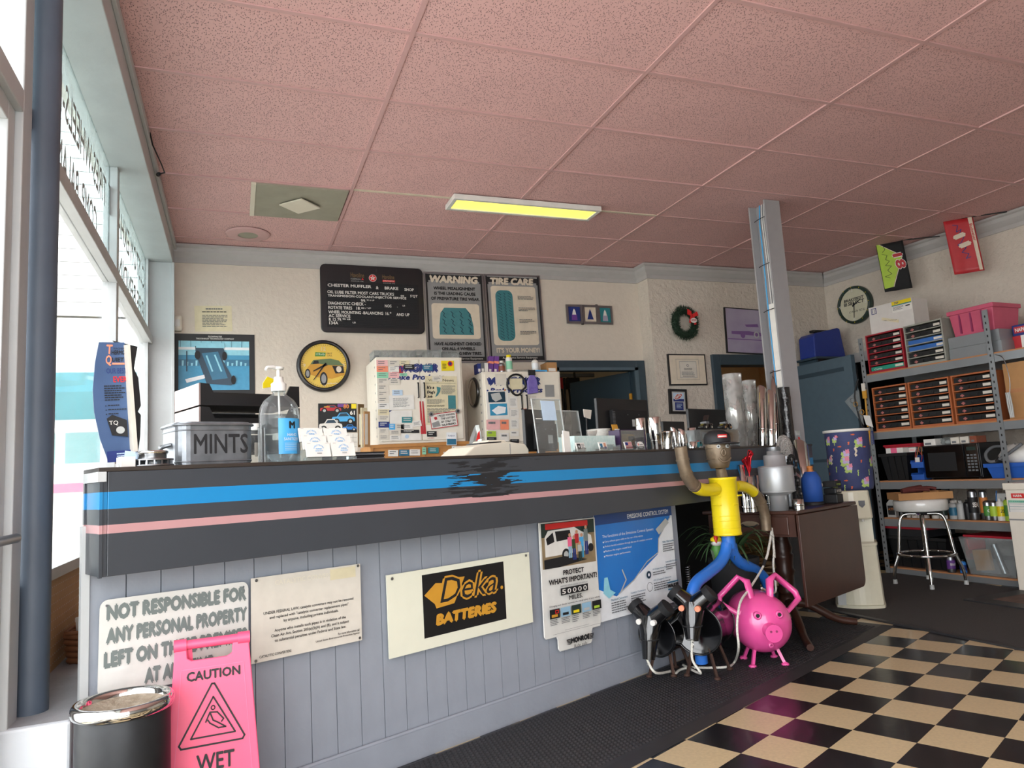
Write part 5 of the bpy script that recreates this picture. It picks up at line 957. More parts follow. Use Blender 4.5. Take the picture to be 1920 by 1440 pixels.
# chrome exhaust tips on the counter
def tip(name, lab, px, pyt, pxb, pyb, r, yc, kind='cut', m='chrome', group='chrome tips on the counter', r2=None, base=TOP):
    s0_, z0 = cput(pxb, pyb, yc); s1_, z1 = cput(px, pyt, yc); z0 = base+.0005; dz = z1-z0; lean = s1_-s0_
    o = thing(name, lab, 'exhaust tip', CT.pt(s0_, z0, yc), CA, group); ax = Matrix.Shear('XZ', 3, (0, 0)) ; n = 24; vs = []; H_ = dz
    rt_ = r2 or r
    def ring(rad, z, cut=0): return [Vector((rad*cos(2*pi*k/n)+lean*z/H_, rad*sin(2*pi*k/n), z+cut*cos(2*pi*k/n)*rad)) for k in range(n)]
    cut = {'cut': -.9, 'cutl': .9, 'flat': 0, 'roll': 0}[kind]; zc = H_-abs(cut)*rt_
    prof = [ring(r*.96, 0), ring(r, .004), ring(r, H_*.3), ring(rt_, H_*.42), ring(rt_, zc-.004, cut)]
    if kind == 'roll': prof += [ring(rt_*1.12, zc+.0), ring(rt_*1.1, zc+.008), ring(rt_*.95, zc+.008)]
    prof += [ring(rt_*.93, zc, cut), ring(rt_*.9, zc-.01, cut), ring(rt_*.88, H_*.45), ring(r*.85, .006)]
    b = MB()
    for q in prof: vs += q
    b.add(vs, [(i*n+k, i*n+(k+1) % n, (i+1)*n+(k+1) % n, (i+1)*n+k) for i in range(len(prof)-1) for k in range(n)], True)
    b.build('pipe', m, o); MB().lathe([(r*1.0, H_*.28), (r*1.04, H_*.285), (r*1.04, H_*.3), (r, H_*.305)], 24, c=(lean*.29, 0, 0)).build('weld_band', m, o); return o
tip('exhaust_tip', 'leaning chrome tip beside the labelled monitor', 1200, 784, 1205, 850, .03, .1, 'flat'); tip('exhaust_tip', 'tall chrome tip leaning left, widest at its open top', 1226, 782, 1233, 850, .03, .0, 'flat', r2=.036); tip('exhaust_tip', 'short rolled-edge chrome tip right of the tall leaning one', 1252, 811, 1252, 850, .028, -.02, 'roll', r2=.03); tip('exhaust_tip', 'slim angle-cut chrome tip before the small monitor', 1262, 800, 1268, 850, .024, .06, 'cut'); tip('exhaust_tip', 'angle-cut chrome tip next to the tip with paper label', 1277, 803, 1283, 850, .03, .06, 'cut')
o = tip('exhaust_tip', 'chrome tip with a white paper barcode label', 1297, 802, 1298, 850, .028, .16, 'flat'); b = MB(); vs = [(.0292*cos(radians(-140+12*k)), .0292*sin(radians(-140+12*k)), z) for k in range(8) for z in (.03, .085)]; b.add(vs, [(2*k, 2*k+2, 2*k+3, 2*k+1) for k in range(7)], True); b.build('paper_label', 'paper', o); B(-.018, .004, -.0305, -.03, .06, .078).build('barcode', 'ink', o)
tip('exhaust_tip', 'shortest chrome stub tip in front of the labelled tip', 1300, 828, 1300, 850, .024, -.06, 'flat')
# teal toy car
o = cthing('toy_car', 'tiny teal toy car with red roof light', 'toy car', 1316, -.03); MB().prism([(-.012, .008), (.022, .008), (.022, .028), (.012, .042), (-.01, .042)], 0, .03).build('body', 'teal', o, bev=.003); B(-.008, .01, -.001, .031, .028, .038).build('window', 'ink', o); B(-.004, .006, .01, .02, .042, .047).build('roof_light', 'bright_red', o)
for x in (-.004, .016): MB().cyl((x, -.002, .008), (x, .005, .008), .008, n=12).build('wheel', 'plastic_grey', o)
# display case with licence plate, toy beetles on top
o = cthing('display_case', 'clear plastic display case with a licence plate inside', 'display case', 1355, .0); W = cw(1320, 1392, 830, .0); hc = .115
for q in ((-W/2, W/2, 0, .003, .004, hc), (-W/2, -W/2+.003, 0, .12, .004, hc), (W/2-.003, W/2, 0, .12, .004, hc), (-W/2, W/2, .117, .12, .004, hc), (-W/2, W/2, 0, .12, hc, hc+.004)): B(*q).build('clear_wall', 'clear', o)
B(-W/2, W/2, 0, .12, 0, .012).build('base', 'ink_grey', o); B(-W/2+.035, -W/2+.12, .006, .009, .06, .1).build('licence_plate', 'pale_blue', o); B(W*.0, W*.46, .03, .09, .012, .1).build('brown_model', 'rust_pipe', o, bev=.006)
def beetle(lab, px, yc, fl=1):
    o = cthing('toy_beetle', lab, 'toy car', px, yc, z=TOP+hc+.005, group='black toy cars on the case'); sc_ = .055
    pts = [(-1, .15), (-.98, .35), (-.8, .52), (-.5, .6), (-.32, .92), (0, 1.0), (.3, .9), (.52, .62), (.85, .5), (1, .3), (1, .15)]
    MB().prism([(x*sc_*fl, (z*.62+.08)*sc_) for x, z in pts], .012, .05).build('body', 'black_gloss', o, bev=.006); B(-.018, .016, .01, .052, .034, .047).build('side_window', 'ink_grey', o)
    for x in (-.6, .6):
        MB().cyl((x*sc_, .004, .012), (x*sc_, .016, .012), .0135, n=16).build('wheel', 'black', o); MB().cyl((x*sc_, .002, .012), (x*sc_, .005, .012), .0075, n=12).build('hubcap', 'chrome', o)
        MB().tube([((x-.3)*sc_, .01, .012), ((x-.2)*sc_, .01, .028), (x*sc_, .01, .033), ((x+.2)*sc_, .01, .028), ((x+.3)*sc_, .01, .012)], .004, 6).build('fender', 'black_gloss', o)
    MB().cyl((1.02*sc_*fl, .012, .016), (1.02*sc_*fl, .05, .016), .003, n=8).build('bumper', 'chrome', o); MB().ell((.9*sc_*fl, .012, .027), .006, .006, .006, 8, 6).build('headlight', 'chrome', o); return o
o = beetle('black toy beetle with a raised bonnet on the case, left', 1336, -.02); MB().prism([(.012, .05), (.03, .085), (.024, .088), (.004, .055)], .015, .047).build('open_hood', 'black_gloss', o); beetle('black toy beetle on the case, right, nose to the right', 1372, -.02)
# tubes wrapped in bubble film and tall chrome stacks
def wrapped(lab, px, pyt, yc, r, m2='chrome', film='bubble', group='wrapped pipes on the counter', hh=None):
    s0_, _ = cput(px, 850, yc); H_ = (cput(px, pyt, yc)[1]-TOP) if hh is None else hh; o = thing('wrapped_pipe', lab, 'wrapped pipe', CT.pt(s0_, TOP+.0005, yc), CA, group); rnd = random.Random(int(px)); b = MB(); n = 26; vs = []; m_ = 30
    for j in range(m_+1):
        for k in range(n):
            rr_ = r*(1+.025*sin(k*1.7+j*.9)+.02*rnd.uniform(-1, 1)); vs.append((rr_*cos(2*pi*k/n), rr_*sin(2*pi*k/n), H_*j/m_))
    b.add(vs, [(j*n+k, j*n+(k+1) % n, (j+1)*n+(k+1) % n, (j+1)*n+k) for j in range(m_) for k in range(n)], True); b.build('film', film, o); MB().lathe([(0, .0), (r*.82, 0), (r*.82, H_*.93), (r*.76, H_*.93), (r*.76, H_*.5)], 28).build('pipe', m2, o); return o
mat('silver_film', 'c9c9c5', .22, .75, var=.15, vs_=60, bump=1.2, bs=120); mat('black_film', '141416', .18, bump=1.5, bs=20, coat=.4)
wrapped('widest bubble-wrapped chrome pipe standing on the counter', 1386, 703, .2, .066); wrapped('narrower bubble-wrapped pipe beside the widest one', 1416, 715, .32, .055); wrapped('pipe in crinkled black film beside the steel column', 1482, 728, .05, .042, 'black', 'black_film')
tip('exhaust_stack', 'angle-cut chrome stack right beside the bubble-wrapped pipes', 1429, 722, 1431, 850, .033, .14, 'cut', group='tall chrome stacks'); tip('exhaust_stack', 'middle angle-cut chrome stack in front of the tallest one', 1446, 730, 1448, 850, .03, .05, 'cut', group='tall chrome stacks'); tip('exhaust_stack', 'tallest angle-cut chrome stack rising before the steel column', 1454, 694, 1456, 850, .042, .2, 'cut', group='tall chrome stacks')
# ------------------------------------------------------------------ steel column with cables
cl = thing('steel_column', 'grey steel I-beam column from the floor to the pink ceiling', 'column', (3.925, 4.37, 0), 0)
B(-.07, .075, -.095, -.08, 0, CEIL).build('front_flange', 'column_grey', cl); B(-.07, .075, .08, .095, 0, CEIL).build('rear_flange', 'column_grey', cl); B(-.006, .006, -.08, .08, 0, CEIL).build('web', 'column_grey', cl)
mat('cable_white', 'e4e4e0', .5)
for k, (m, x, y, lab, r) in enumerate((('sky_blue', -.045, .02, 'bright blue network cable running down the column', .005), ('cable_white', -.035, -.01, 'white cable beside the blue one on the column', .004), ('cable_white', -.03, -.035, 'white cable nearest the front flange of the column', .004))):
    tag(MB().tube([(3.925+x*(.5 if z > 3.0 else 1)+.004*sin(z*5+k), 4.37+y+.01*sin(z*2+k), z) for z in [CEIL-.003-i*.16 for i in range(13)]], r, 6).build('cable', m), lab, 'cable', 'column cables')
for k, z in enumerate((2.93, 2.56, 2.2, 1.72)): tag(MB().tube([(3.925-.06, 4.37+.05, z), (3.925-.065, 4.37-.0, z+.004), (3.925-.055, 4.37-.06, z+.008), (3.925-.02, 4.37-.07, z)], .003, 5).build('cable_tie', 'ink'), 'black cable tie on the column, %s from the ceiling' % ('first', 'second', 'third', 'fourth')[k], 'cable tie', 'column cable ties')
tag(B(3.925-.05, 3.925-.044, 4.37-.06, 4.37-.0, 1.6, 2.25).build('wire_cover', 'white', None), 'white plastic wire cover strip on the lower column', 'wire cover')
# ------------------------------------------------------------------ doors
d1 = struct(thing('door_1', 'x', 'x')); del d1['label']; del d1['category']
for q in ((2.78, 2.88, 6.19, 6.36, 0, 2.12), (3.75, 3.855, 6.19, 6.36, 0, 2.12), (2.88, 3.75, 6.19, 6.36, 2.03, 2.12)): B(*q).build('door_frame', 'door_dark', d1, bev=.006)
for q in ((2.86, 2.9, 6.18, 6.2, 0, 2.05), (3.73, 3.77, 6.18, 6.2, 0, 2.05), (2.86, 3.77, 6.18, 6.2, 2.02, 2.05)): B(*q).build('door_stop', 'door_blue', d1)
lf = B(-.84, 0, 0, .04, .01, 2.02).build('door_leaf', 'door_dark', d1, (3.73, 6.3, 0), (0, 0, radians(-70)))
for z in (1.75, 1.0, .25): B(-.01, .02, -.012, .0, z-.05, z+.05).build('hinge', 'gold', lf)
d2 = struct(thing('door_2', 'x', 'x')); del d2['label']; del d2['category']
for q in ((d2x-.01, d2x+.085, 5.985, 6.15, 0, d2z+.01), (d2x+.915, d2x+1.01, 5.985, 6.15, 0, d2z+.01), (d2x+.085, d2x+.915, 5.985, 6.15, d2z-.1, d2z+.01)): B(*q).build('door_frame', 'door_dark', d2, bev=.006)
lf = B(0, .045, -.84, 0, .01, 2.0).build('door_leaf', 'door_blue', d2, (d2x+.93, 5.98, 0), (0, 0, 0))
B(-.004, 0, -.74, -.1, 1.86, 1.9).build('panel_recess', 'door_dark', lf); B(-.004, 0, -.74, -.1, 1.0, 1.03).build('panel_recess', 'door_dark', lf)
d3 = struct(thing('door_3', 'x', 'x', RWA, RW.rz)); del d3['label']; del d3['category']
for q in ((.13, .2, -.02, .13, 0, 2.09), (1.05, 1.12, -.02, .13, 0, 2.09)): B(*q).build('door_frame', 'ink_grey', d3)
B(.13, 1.12, -.025, .13, 2.02, 2.12).build('door_header', 'trim_grey', d3)
# things seen in the back rooms, and unseen bulbs added to brighten them
mat('bulb', 'ffe2b0', .5, em=14)
for nm, x, y, lab in (('store_room_lamp', 3.0, 7.2, 'lit bulb fixture on the store room ceiling'), ('office_lamp', 5.2, 7.0, 'lit bulb fixture on the tan office ceiling')):
    o = thing(nm, lab, 'ceiling lamp', (x, y, 2.75), 0); MB().lathe([(0, 0), (.06, 0), (.06, -.02), (.03, -.04), (.02, -.05)], 20).build('socket', 'white', o); MB().ell((0, 0, -.1), .055, .055, .06, 16, 10).build('bulb', 'bulb', o)
o = thing('hanging_cables', 'tangle of black cables and red tools hung in the store room', 'cables', (2.95, 7.6, 1.2), 0); rc = random.Random(8)
for k in range(10): x = .09*k; MB().tube([(x, 0, .95+.1*rc.random()), (x+.03, .02, .5), (x-.02+.05*rc.random(), .0, .2+.2*rc.random()), (x+.05, .02, .6), (x+.04, 0, .95)], .012, 6).build('cable_loop', 'black', o)
for k in range(4): B(.05+.22*k, .2+.22*k, -.03, .05, .82, .95).build('tool', ('ink', 'plastic_grey', 'red', 'ink')[k], o)
B(-.2, 1.1, .05, .08, .97, 1.01).build('hook_rail', 'ink_grey', o)
o = thing('office_shelf', 'shelf of coloured parts boxes seen through the office doorway', 'shelf', (d2x+.02, 7.5, 0), 0)
for z in (1.2, 1.55): B(0, 1.2, 0, .35, z, z+.03).build('shelf_board', 'ply', o)
for x in (0, 1.16): B(x, x+.04, 0, .35, 0, 1.6).build('upright', 'ply', o)
for k in range(4):
    tag(B(0, .2, 0, .25, 0, .22-.03*(k % 2)).build('parts_box', ('salmon', 'navy', 'salmon', 'gold')[k], None, (d2x+.08+.24*k, 7.52, 1.581), (0, 0, 0)), ('orange-red parts box, left on the office shelf', 'dark blue parts box beside it on the office shelf', 'second orange-red parts box on the office shelf', 'gold parts box, right on the office shelf')[k], 'box', 'boxes on the office shelf')
    tag(B(0, .2, 0, .25, 0, .26).build('parts_box', ('brown_print', 'ink_grey', 'red', 'gold')[k], None, (d2x+.08+.26*k, 7.52, 1.231), (0, 0, 0)), ('brown', 'grey', 'red', 'gold')[k]+' parts box on the lower office shelf', 'box', 'boxes on the lower office shelf')
wsx = d2x+1.05
o = thing('corner_wall_shelf', 'small wall shelf in the corner above the open door', 'shelf', (wsx, 5.99, 2.06), 0); B(0, .5, -.3, 0, 0, .02).build('board', 'door_dark', o); B(.05, .07, -.25, 0, -.15, 0).build('bracket', 'door_dark', o); B(.4, .42, -.25, 0, -.15, 0).build('bracket', 'door_dark', o)
o = thing('blue_bin', 'dark blue plastic case on the corner shelf above the open door', 'case', (wsx+.02, 5.95, 2.081), 0); mat('case_blue', '22388a', .35); MB().prism([(-.01, 0), (.4, 0), (.36, .3), (.33, .31), (.03, .25), (0, .22)], -.24, -.02).build('body', 'case_blue', o, bev=.01); B(.08, .26, -.16, -.1, .275, .3).build('handle', 'black', o)
# ------------------------------------------------------------------ ceiling fittings
def cpt(px, py, z=CEIL): return onz(px, py, z)
fx = thing('ceiling_light', 'long lit fluorescent ceiling light with a yellowed diffuser', 'ceiling light', (0, 0, 0), 0)
A = [onz(*p, CEIL-.05) for p in ((857, 364), (1141, 388), (1107, 415), (838, 396))]
x0, x1 = (A[0].x+A[3].x)/2, (A[1].x+A[2].x)/2; y0, y1 = (A[2].y*0+min(a.y for a in A)), max(a.y for a in A)
yA, yB = GY+CR*3-.1, GY+CR*3+.13
fx.location = (x0, yA, CEIL-.04); W, D_ = x1-x0, yB-yA
mat('diffuser', 'f2e45a', .5, em=1.5, hex2='f6ecb0', vs_=4)
for q in ((0, W, 0, .03), (0, W, D_-.03, D_), (0, .03, .03, D_-.03), (W-.03, W, .03, D_-.03)): B(q[0], q[1], q[2], q[3], 0, .038).build('frame', 'white_gloss', fx, bev=.003)
B(.03, W-.03, .03, D_-.03, .008, .014).build('diffuser_panel', 'diffuser', fx); B(.01, W-.01, .01, D_-.01, .03, .038).build('housing', 'white', fx)
A = [onz(*p, CEIL-.01) for p in ((477, 345), (652, 359), (634, 415), (473, 403))]
vx = sum(a.x for a in A)/4; vy = sum(a.y for a in A)/4
v = thing('ceiling_vent', 'dusty grey square ceiling diffuser with a diamond centre plate', 'vent', (.769-.62, GY+CR*3+.01, CEIL-.012), 0)
mat('dusty', 'aaa697', .8, hex2='8a8775', vs_=6); B(0, .6, 0, .59, 0, .011).build('face', 'dusty', v); MB().zprism([(.3-.14, .295), (.3, .295-.14), (.3+.14, .295), (.3, .295+.14)], -.02, -.012).build('diamond_plate', 'beige', v); B(-.03, 0, 0, .59, -.004, .011).build('edge_strip', 'beige', v)
for a in range(2): B(.3-.01, .3+.01, .295-.01, .295+.01, -.012, 0).build('stem', 'dusty', v)
s_ = onz(465, 439, CEIL); sp_ = thing('ceiling_speaker', 'round pink ceiling speaker with a dusty grille near the window', 'speaker', (s_.x, s_.y, CEIL-.012), 0); MB().lathe([(.075, 0), (.15, .0), (.165, .006), (.168, .011)], 40).build('rim', 'grid_pink', sp_); MB().lathe([(0, .003), (.078, .003)], 32).build('grille', 'dusty', sp_)
MB().lathe([(0, .004), (.16, .004), (.16, .011), (0, .011)], 32).build('backing', 'grid_pink', sp_)
cb = thing('loose_cable', 'short black cable dangling from the ceiling edge by the window', 'cable', (-.42, 4.2, CEIL-.01), 0); MB().tube([(0, 0, 0), (.01, .05, -.05), (.04, .2, -.09), (.05, .3, -.1), (.01, .42, -.06)], .004, 6).build('wire', 'ink', cb); MB().cyl((.01, .42, -.06), (0, .46, -.05), .012, n=8).build('plug', 'ink', cb)
# ------------------------------------------------------------------ near left: bin, wet floor sign, basket
tc_ = onz(232, 1308, .53); R = .122
o = thing('trash_can', 'black metal trash can with a shiny chrome rim and dusty lid', 'trash can', (tc_.x, tc_.y, 0), 0); mat('can_black', '222427', .5, .3, var=.2, vs_=30)
MB().lathe([(0, 0), (R*.94, 0), (R*.94, .5), (R*.9, .51)], 48).build('body', 'can_black', o)
MB().lathe([(R*.93, .495), (R*1.0, .5), (R*1.03, .51), (R*1.02, .522), (R*.97, .53), (R*.9, .53), (R*.85, .52), (R*.82, .5)], 48).build('rim', 'chrome', o)
mat('ash_dust', 'b9ae9c', .9, hex2='6b5a45', vs_=45, bump=.6, bs=60); MB().lathe([(R*.84, .512), (R*.4, .495), (0, .49)], 40).build('dusty_lid', 'ash_dust', o)
SG = onz(400, 1188, .64); mat('sign_pink', 'f2587f', .4, var=.03)
o = thing('wet_floor_sign', 'bright pink folding caution wet floor sign with black print', 'floor sign', (SG.x, SG.y-.07, 0), radians(2)); W, H_ = .285, .62
ov = [(0, 1), (1, 1), (.86, .0), (.7, .0), (.69, .06), (.64, .072), (.3, .072), (.26, .06), (.25, .0), (.14, .0)]
P = Panel('front_panel', None, None, (radians(-7), 0, 0), (-W/2, 0, .0), 'sign_pink', .012, poly=ov, parent=o, size=(W, H_), bev=.003)
MB().cyl((-W*.37, .072, H_*.995), (W*.37, .072, H_*.995), .0135, n=18).build('hinge_bar', 'sign_pink', o)
for x in (-W*.37, W*.25): MB().cyl((x, .072, H_*.995), (x+W*.12, .072, H_*.995), .018, n=18).build('hinge_knuckle', 'sign_pink', o)
MB().prism([(-W/2, 0), (W/2, 0), (W*.36, H_), (W*.2, H_), (W*.19, H_*.92), (-W*.19, H_*.92), (-W*.2, H_), (-W*.36, H_)], 0, .01).build('rear_panel', 'sign_pink', o, (0, .16, 0), (radians(8), 0, 0))
VS = lambda v: .055+(v-.1)*.74
P.stroke('pink', [(.2, .11), (.8, .11), (.92, .97), (.08, .97)], .002, 'border', closed=True)
P.text('CAUTION', 'ink', .25, VS(.19), .77, VS(.25), .03); P.stroke('ink', [(.515, VS(.28)), (.8, VS(.62)), (.78, VS(.64)), (.2, VS(.64)), (.18, VS(.62)), (.49, VS(.28))], .005, closed=True); P.stroke('ink', [(.503, VS(.36)), (.71, VS(.59)), (.29, VS(.59))], .0045, closed=True)
P.stroke('ink', [(.5+.018*cos(k*.52), VS(.425)+.009*sin(k*.52)) for k in range(12)], .003, closed=True); P.stroke('ink', [(.43, VS(.505)), (.47, VS(.45)), (.54, VS(.455)), (.6, VS(.5)), (.58, VS(.515))], .004); P.stroke('ink', [(.47, VS(.45)), (.5, VS(.5)), (.54, VS(.515)), (.62, VS(.55)), (.55, VS(.55)), (.47, VS(.515)), (.45, VS(.495))], .004); P.text('WET', 'ink', .34, VS(.69), .7, VS(.79), .015); P.text('FLOOR', 'ink', .22, VS(.82), .8, VS(.92), .015)
# basket and oddments on the ledge
bk = onz(140, 1246, .463)
o = thing('wicker_basket', 'small brown woven basket with a handle on the window ledge', 'basket', (-.53, bk.y+.08, .463), 0)
for k in range(5):
    z = k*.022; e = .05+.012*k/5; d = .065+.01*k/5
    MB().tube([(x, y, z+.011+.003*(-1)**i) for i, (x, y) in enumerate([(-e, -d), (-e*.3, -d-.003), (e*.3, -d), (e, -d), (e+.003, 0), (e, d), (0, d+.003), (-e, d), (-e-.003, 0)])], .0115, 6, True).build('weave_strip', 'wicker', o)
B(-.05, .05, -.065, .065, 0, .1).build('lining', 'wicker', o); MB().tube([(x, y, .112) for x, y in rr(.13, .155, .02)], .008, 6, True).build('rim', 'wicker', o); MB().tube([(.0, -.07, .1), (.0, -.068, .15), (.0, -.03, .185), (0, .03, .185), (0, .068, .15), (0, .07, .1)], .009, 6).build('handle', 'wood_orange', o)
o = thing('white_jar', 'white lidded jar sitting in the basket', 'jar', (-.545, bk.y+.05, .5635), 0); MB().lathe([(0, 0), (.02, 0), (.022, .05), (0, .052)], 16).build('body', 'white', o); MB().lathe([(.024, .045), (.024, .06), (0, .06)], 16).build('lid', 'white', o)
o = thing('candy_bag', 'clear bag of red and dark sweets leaning behind the basket', 'bag', (-.55, bk.y+.3, .463), 0); MB().prism([(-.05, 0), (.09, 0), (.1, .2), (.02, .26), (-.05, .16)], 0, .05).build('bag', 'clear_bin', o); rb = random.Random(2)
for k in range(22): MB().ell((rb.uniform(-.03, .08), rb.uniform(.0, .012)-.004, rb.uniform(.03, .2)), .012, .01, .012, 8, 5).build('sweet', ('red', 'ink', 'pale_pink')[k % 3], o)
b = MB(); b.ell((0, 0, .01), .018, .012, .01, 8, 6); o = tag(b.build('sweet_wrapper', 'pale_pink', None, (-.5, bk.y-.02, .463)), 'crumpled pink and white sweet wrapper on the ledge', 'wrapper'); MB().prism([(.015, .002), (.035, .0), (.033, .02), (.016, .014)], -.004, .004).build('twist', 'white', o)
# ------------------------------------------------------------------ muffler man sculpture
MPL = Plane((2.50, 3.36, 0), radians(-38)); mp = lambda px, py: MPL.at(px, py)
mm = thing('muffler_man', 'waving welded pipe man with yellow torso, blue legs and black cap', 'sculpture', MPL.o+Vector((0, 0, .0)), MPL.rz)
MC = Plane(CT.pt(0, 0, -.29), CA)
def mw(px, py, dy=0):
    w3 = MC.pt(*MC.at(px, py, dy), dy)-MPL.o; return Vector((w3.dot(MPL.x), w3.dot(MPL.y), w3.z))
def lp(pts, dy=0): return [mw(p[0], p[1], dy) for p in pts]
def smooth(pts, n=4):
    P = [Vector(p) for p in pts]; out = []
    for i in range(len(P)-1):
        a, b_, c, d = P[max(i-1, 0)], P[i], P[i+1], P[min(i+2, len(P)-1)]
        for k in range(n):
            t = k/n; out.append(.5*((2*b_)+(c-a)*t+(2*a-5*b_+4*c-d)*t*t+(3*b_-a-3*c+d)*t**3))
    return out+[P[-1]]
ct_, cb_ = mw(1355, 895), mw(1364, 1003); xc = (ct_.x+cb_.x)/2; yc_ = (ct_.y+cb_.y)/2; zt_, zl = ct_.z, cb_.z; R1 = .0735
MB().lathe([(0, zl), (R1*1.03, zl), (R1*1.03, zl+.012), (R1, zl+.014), (R1, zt_-.014), (R1*1.03, zt_-.012), (R1*1.03, zt_), (R1*.9, zt_), (0, zt_-.004)], 40, c=(xc, yc_, 0)).build('torso', 'yellow', mm)
for f_ in (.13, .26, .34): zz = zl+(zt_-zl)*f_; MB().lathe([(R1, zz-.003), (R1*1.025, zz), (R1, zz+.003)], 40, c=(xc, yc_, 0)).build('torso_rib', 'yellow', mm)
for f_ in (.53, .68):
    zz = zl+(zt_-zl)*f_
    for a0, a1 in ((-150, -95), (-50, -20)): MB().tube([(xc+R1*cos(radians(a)), yc_+R1*sin(radians(a)), zz) for a in range(a0, a1+1, 8)], .005, 6).build('torso_rib', 'yellow', mm)
for k, s in enumerate(('TOYOTA', 'MOTOR', 'ASSY')): curved_text(mm, s, 'yellow', R1*1.01, radians(-85), radians(-58), zt_-.13-.025*k, zt_-.115-.025*k); mm.children[-1].location = (xc, yc_, 0)
hc_ = mw(1347, 853); hx, hy = hc_.x, hc_.y; hr = .066; hb = mw(1347, 878).z; ht = mw(1347, 828).z
MB().lathe([(0, hb), (hr*.72, hb), (hr*.9, hb+.03), (hr, hb+.07), (hr*1.02, hb+.11), (hr, ht), (hr*.9, ht+.01), (0, ht+.01)], 32, c=(hx, hy, 0)).build('head', 'rust_pipe', mm)
for f_ in (.35, .75): zz = hb+(ht-hb)*f_; MB().tube([(hx+hr*1.01*cos(radians(a)), hy+hr*1.01*sin(radians(a)), zz) for a in range(180, 255, 10)], .0025, 6).build('head_seam', 'rust_pipe', mm)
def hd(px, py, k=1.02):      # where the sight ray meets the head cylinder
    d = ray(px, py); o_ = CAM-MPL.o; ox, oy, dx_, dy_ = o_.dot(MPL.x)-hx, o_.dot(MPL.y)-hy, d.dot(MPL.x), d.dot(MPL.y)
    A_, B_, C_ = dx_*dx_+dy_*dy_, 2*(ox*dx_+oy*dy_), ox*ox+oy*oy-(hr*k)**2; t = (-B_-sqrt(max(0, B_*B_-4*A_*C_)))/(2*A_)
    return (ox+hx+dx_*t, oy+hy+dy_*t, CAM_Z+d.z*t)
for ex, ey in ((1347, 837), (1363, 836.5)):
    p_ = Vector(hd(ex, ey)); d_ = Vector((p_.x-hx, p_.y-hy, 0)).normalized(); e = MB().cyl(p_-d_*.003, p_+d_*.006, .0105, n=14).build('eye', 'plastic_grey', mm); MB().cyl(p_+d_*.005, p_+d_*.008, .0048, n=10).build('pupil', 'ink', e)
np_ = [hd(1357+3.8*cos(a)*(1 if sin(a) < 0 else 1.0-.4*sin(a)), 848-6*sin(a), 1.06) for a in [2*pi*k/16 for k in range(16)]]; MB().tube(np_, .0062, 6, True).build('nose', 'rust_pipe', mm)
MB().tube(smooth([hd(1348, 859, 1.03), hd(1352, 863.5, 1.03), hd(1358, 866, 1.03), hd(1365, 864, 1.03), hd(1370, 858.5, 1.03)]), .0058, 6).build('mouth', 'rust_pipe', mm)
MB().cyl((xc, yc_, zt_-.002), (hx+.004, hy, hb+.003), .031, .027, n=20).build('neck', 'rust_pipe', mm)
mat('cap_black', '1c1d20', .6)
cz = ht-.012; cap = MB().lathe([(hr*1.1, cz), (hr*1.12, cz+.03), (hr*.98, cz+.055), (hr*.6, cz+.073), (0, cz+.078)], 28, c=(hx, hy, 0)).build('cap', 'cap_black', mm)
vs = []; n = 14
for k in range(n+1):
    a = radians(-125+k*150/n); q = .5-.5*cos(2*pi*k/n)
    vs += [(hx+hr*1.08*cos(a), hy+hr*1.08*sin(a), cz+.008), (hx+.02*q+(hr*1.1+.055*q)*cos(a), hy+(hr*1.1+.055*q)*sin(a), cz+.002-.006*abs(cos(a)))]
b = MB(); b.add(vs, [(2*k, 2*k+1, 2*k+3, 2*k+2) for k in range(n)], True); v_ = b.build('cap_visor', 'cap_black', cap); v_.modifiers.new('t', 'SOLIDIFY').thickness = .004
b = MB(); a0 = -85; vs = [(hx+hr*1.14*cos(radians(a0+6*k)), hy+hr*1.14*sin(radians(a0+6*k)), cz+.03+dz) for k in range(8) for dz in (0, .018)]; b.add(vs, [(2*k, 2*k+2, 2*k+3, 2*k+1) for k in range(7)], True); b.build('cap_badge', 'bright_red', cap)
b = MB(); vs = [(hx+hr*1.146*cos(radians(a0+3+6*k)), hy+hr*1.146*sin(radians(a0+3+6*k)), cz+.034+dz) for k in range(7) for dz in (0, .007)]; b.add(vs, [(2*k, 2*k+2, 2*k+3, 2*k+1) for k in range(6)], True); b.build('badge_print', 'white', cap)
def limb(nm, m, pts, r, dy=0, bands=(), taper=None):
    P = smooth(lp(pts, dy), 5); MB().tube(P, r if not taper else [r*(1+(taper-1)*i/(len(P)-1)) for i in range(len(P))], 18).build(nm, m, mm)
    for i in bands:
        q = P[min(int(i*(len(P)-1)), len(P)-2)]; d = (P[min(int(i*(len(P)-1)), len(P)-2)+1]-q).normalized(); MB().cyl(q-d*.004, q+d*.004, r*1.1, n=18).build('weld_ring', m, mm)
limb('sleeve', 'yellow', [(1342, 917), (1326, 919), (1312, 917), (1305, 913)], .034); limb('arm', 'rust_pipe', [(1309, 915.5), (1296, 905), (1287, 889), (1281, 868), (1276, 838)], .0325, bands=(.15, .5, .8))
limb('sleeve', 'yellow', [(1378, 912), (1392, 912), (1405, 917), (1413, 923)], .031); limb('arm', 'rust_pipe', [(1411, 921), (1422, 933), (1430, 950), (1435, 972), (1437, 995)], .03, bands=(.4, .72))
hp_ = mw(1366, 1014); MB().cyl((hp_.x, hp_.y, mw(1366, 1028).z), (hp_.x, hp_.y, zl), .036, n=20).build('hip', 'pipe_blue_paint', mm)
limb('leg', 'pipe_blue_paint', [(1363, 1020), (1360, 1036), (1350, 1055), (1328, 1074), (1308, 1090), (1299, 1108), (1298, 1130), (1308, 1180), (1316, 1243)], .031); limb('leg', 'pipe_blue_paint', [(1371, 1020), (1376, 1040), (1390, 1056), (1412, 1066), (1431, 1082), (1441, 1105), (1443, 1135), (1440, 1170), (1436, 1208)], .031, .03)
